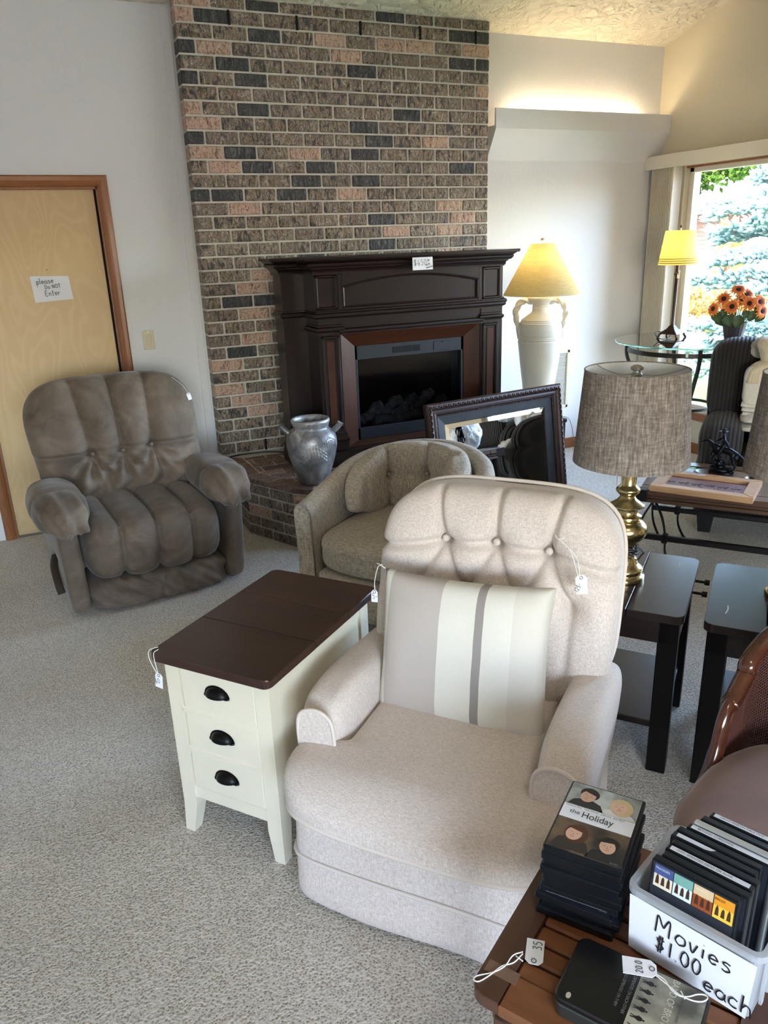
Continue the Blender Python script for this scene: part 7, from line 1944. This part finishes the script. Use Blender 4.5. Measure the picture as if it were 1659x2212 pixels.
for x in (1.0, 4.4, 7.2):
    wq = MB().box((x, .0, .9), (x + 1.2, .03, 2.0), .005).build('window', plain('house_window', srgb(96, 104, 112), .2) if 'house_window' not in bpy.data.materials else bpy.data.materials['house_window'], HS, smooth=False)
    MB().box((x + .57, .03, .9), (x + .63, .045, 2.0)).build('mullion', M_FV, wq, smooth=False)
# foliage builders: many small leaf spindles joined in one mesh per plant
def leaves_mesh(pts, dirs, ln, wd_, sides=3):
    """spindles from pts along dirs"""
    pts = np.array(pts); dirs = np.array(dirs); dirs /= np.linalg.norm(dirs, axis=1)[:, None]
    n = len(pts); a = np.cross(dirs, np.array([.21, .35, .91])); a /= np.linalg.norm(a, axis=1)[:, None]; c = np.cross(dirs, a)
    L = ln * rng.uniform(.7, 1.25, n)[:, None]; W = wd_ * rng.uniform(.7, 1.25, n)[:, None]
    rows = [pts]
    for k in range(sides):
        t = 2 * PI * k / sides; rows.append(pts + dirs * L * .42 + (a * math.cos(t) + c * math.sin(t)) * W)
    rows.append(pts + dirs * L)
    V = np.stack(rows, 1).reshape(-1, 3); m = sides + 2; F = []
    for i in range(n):
        o_ = i * m
        for k in range(sides):
            k2 = (k + 1) % sides; F.append((o_, o_ + 1 + k, o_ + 1 + k2)); F.append((o_ + sides + 1, o_ + 1 + k2, o_ + 1 + k))
    return V, F
def m_leaf(name, c1, c2, tr=.3):
    t = NT(name); t.t.nodes.remove(t.b); d = t.n('ShaderNodeBsdfDiffuse'); x = t.n('ShaderNodeBsdfTranslucent'); mx = t.n('ShaderNodeMixShader'); mx.inputs[0].default_value = tr
    c = t.ramp(t.noise(5, 3), [(.35, c1), (.65, c2)]); t.l(c, d.inputs[0]); t.l(c, x.inputs[0]); t.l(d.outputs[0], mx.inputs[1]); t.l(x.outputs[0], mx.inputs[2]); t.l(mx.outputs[0], t.out.inputs[0]); return t.m
M_SPR = m_leaf('blue_spruce_needles', srgb(88, 118, 120), srgb(128, 152, 150), .1)
M_BARK = plain('bark', srgb(82, 66, 56), .9, bump=.6, bscale=20)
SP = thing('blue_spruce', 'large blue spruce filling the window view', 'tree', (8.52, 6.12, GZ0))
MB().cyl((0, 0, 0), (0, 0, 5.6), .11, 10, .02).build('trunk', M_BARK, SP)
P, D = [], []; bb_ = MB()
for lv in range(17):
    z = .55 + lv * .29
    if lv == 2: continue
    R = 1.9 * (1 - (z - .3) / 5.6) ** .8 * (1.0 + .12 * math.sin(lv * 2.4)); nb = 11 if lv < 10 else 8
    for k in range(nb):
        a = 2 * PI * (k + .5 * (lv % 2)) / nb + rng.uniform(-.15, .15); r1 = R * rng.uniform(.85, 1.1); droop = rng.uniform(-.02, .16)
        d0 = np.array([math.cos(a), math.sin(a), 0])
        tip = d0 * r1 + np.array([0, 0, z - droop * r1])
        bb_.tube([(0, 0, z), tuple(tip * np.array([.5, .5, 0]) + np.array([0, 0, z - droop * .3 * r1])), tuple(tip)], [.022, .015, .006], 5)
        side = np.array([-d0[1], d0[0], 0])
        for q in range(int(70 + 90 * r1)):
            t = rng.uniform(.25, 1.0) ** .7; w_ = (1 - t) * .45 * r1 + .06
            lat = rng.uniform(-1, 1); base = d0 * r1 * t + np.array([0, 0, z - droop * r1 * t]) + side * lat * w_ + np.array([0, 0, rng.uniform(-.03, .05)])
            dd = d0 * rng.uniform(.3, 1) + side * lat * rng.uniform(.3, 1.1) + np.array([0, 0, rng.uniform(-.05, .55)])
            P.append(base); D.append(dd)
V, F = leaves_mesh(P, D, .13, .024, 5)
tag(MB().add(V, F).build('needle_shoots', M_SPR, SP, smooth=True, angle=180), kind='stuff'); bb_.build('boughs', M_BARK, SP)
def shrub(name, label, loc, h, n, mat, ln, wd_, seed):
    o = thing(name, label, 'shrub', loc); g = np.random.default_rng(seed); P, D = [], []; b = MB()
    for k in range(26):
        a = g.uniform(0, 6.28); e = g.uniform(.3, 1.3); d = np.array([math.cos(a) * math.cos(e), math.sin(a) * math.cos(e), math.sin(e)]); L = np.array(h) * g.uniform(.7, 1)
        tip = d * L; b.tube([(0, 0, 0), tuple(tip * .55 + np.array([0, 0, .05])), tuple(tip)], [.012, .008, .003], 4)
    for k in range(n):
        a = g.uniform(0, 6.28); e = math.asin(g.uniform(0, 1)); r = g.uniform(.55, 1.02); d = np.array([math.cos(a) * math.cos(e), math.sin(a) * math.cos(e), math.sin(e)])
        P.append(d * np.array(h) * r); D.append(d + g.normal(size=3) * .6)
    V, F = leaves_mesh(P, D, ln, wd_, 3); tag(MB().add(V, F).build('foliage', mat, o, smooth=False), kind='stuff'); b.build('twigs', M_BARK, o)
    return o
M_YEL = m_leaf('yellow_leaves', srgb(160, 128, 62), srgb(190, 162, 102)); M_PNK = m_leaf('pinkish_leaves', srgb(160, 116, 92), srgb(186, 150, 126)); M_RED = m_leaf('red_leaves', srgb(176, 56, 70), srgb(206, 96, 96)); M_GRN = m_leaf('maple_leaves', srgb(54, 82, 32), srgb(92, 120, 50))
shrub('golden_shrub', 'golden yellow shrub below the spruce by the fence', (11.5, 11.75, GZ0), (.95, .95, 1.05), 3600, M_YEL, .10, .03, 3)
shrub('golden_shrub', 'golden yellow shrub nearest the sunflower bouquet', (11.9, 10.1, GZ0), (.62, .62, .95), 2600, M_YEL, .10, .03, 4)
shrub('pink_shrub', 'pinkish tan shrub showing behind the towels', (12.3, 8.6, GZ0), (.75, .75, 1.1), 2800, M_PNK, .10, .03, 5)
shrub('red_shrub', 'small red leaved shrub in front of the neighbouring house', (11.55, 12.9, GZ0), (.28, .28, 2.15), 260, M_RED, .16, .05, 6)
shrub('yellow_sapling', 'young tree with sparse yellow leaves before the house', (12.75, 11.6, GZ0), (.25, .25, 2.3), 240, M_YEL, .18, .06, 7)
MP = thing('maple_tree', 'green maple with branches hanging over the neighbouring roof', 'tree', (8.3, 10.3, GZ0))
MB().cyl((0, 0, 0), (0, 0, 3.6), .16, 10, .10).build('trunk', M_BARK, MP)
b = MB(); P, D = [], []; g = np.random.default_rng(9)
for k in range(22):
    a = g.uniform(0, 6.28); L = g.uniform(1.6, 3.4); tip = np.array([math.cos(a) * L, math.sin(a) * L, 3.3 + g.uniform(-.6, 1.6)]); mid = np.array([tip[0] * .5, tip[1] * .5, 4.4])
    b.tube([(0, 0, 3.4), tuple(mid), tuple(tip)], [.06, .04, .012], 5)
    for q in range(260):
        t = g.uniform(.3, 1); P.append(mid * (1 - t) + tip * t + g.normal(size=3) * .28); D.append(g.normal(size=3) + np.array([0, 0, -.6])); P[-1][2] = max(P[-1][2], 2.50)
for k in range(22):     # twigs hanging low in front of the roof
    az = math.radians(44.3 + k * .19); dd_ = 12.2 + g.uniform(-.3, .3); zz_ = g.uniform(2.36, 2.62) - GZ0
    c = np.array([dd_ * math.sin(az) - 8.3, dd_ * math.cos(az) - 10.3, zz_])
    b.tube([(0, 0, 3.4), tuple(c * np.array([.5, .5, 0]) + np.array([0, 0, 3.3])), tuple(c + np.array([0, 0, .1]))], [.04, .02, .006], 5)
    for q in range(34): P.append(c + g.normal(size=3) * np.array([.10, .10, .07])); D.append(g.normal(size=3) + np.array([0, 0, -.8]))
V, F = leaves_mesh(P, D, .10, .032, 3); tag(MB().add(V, F).build('foliage', M_GRN, MP, smooth=False), kind='stuff'); b.build('branches', M_BARK, MP)
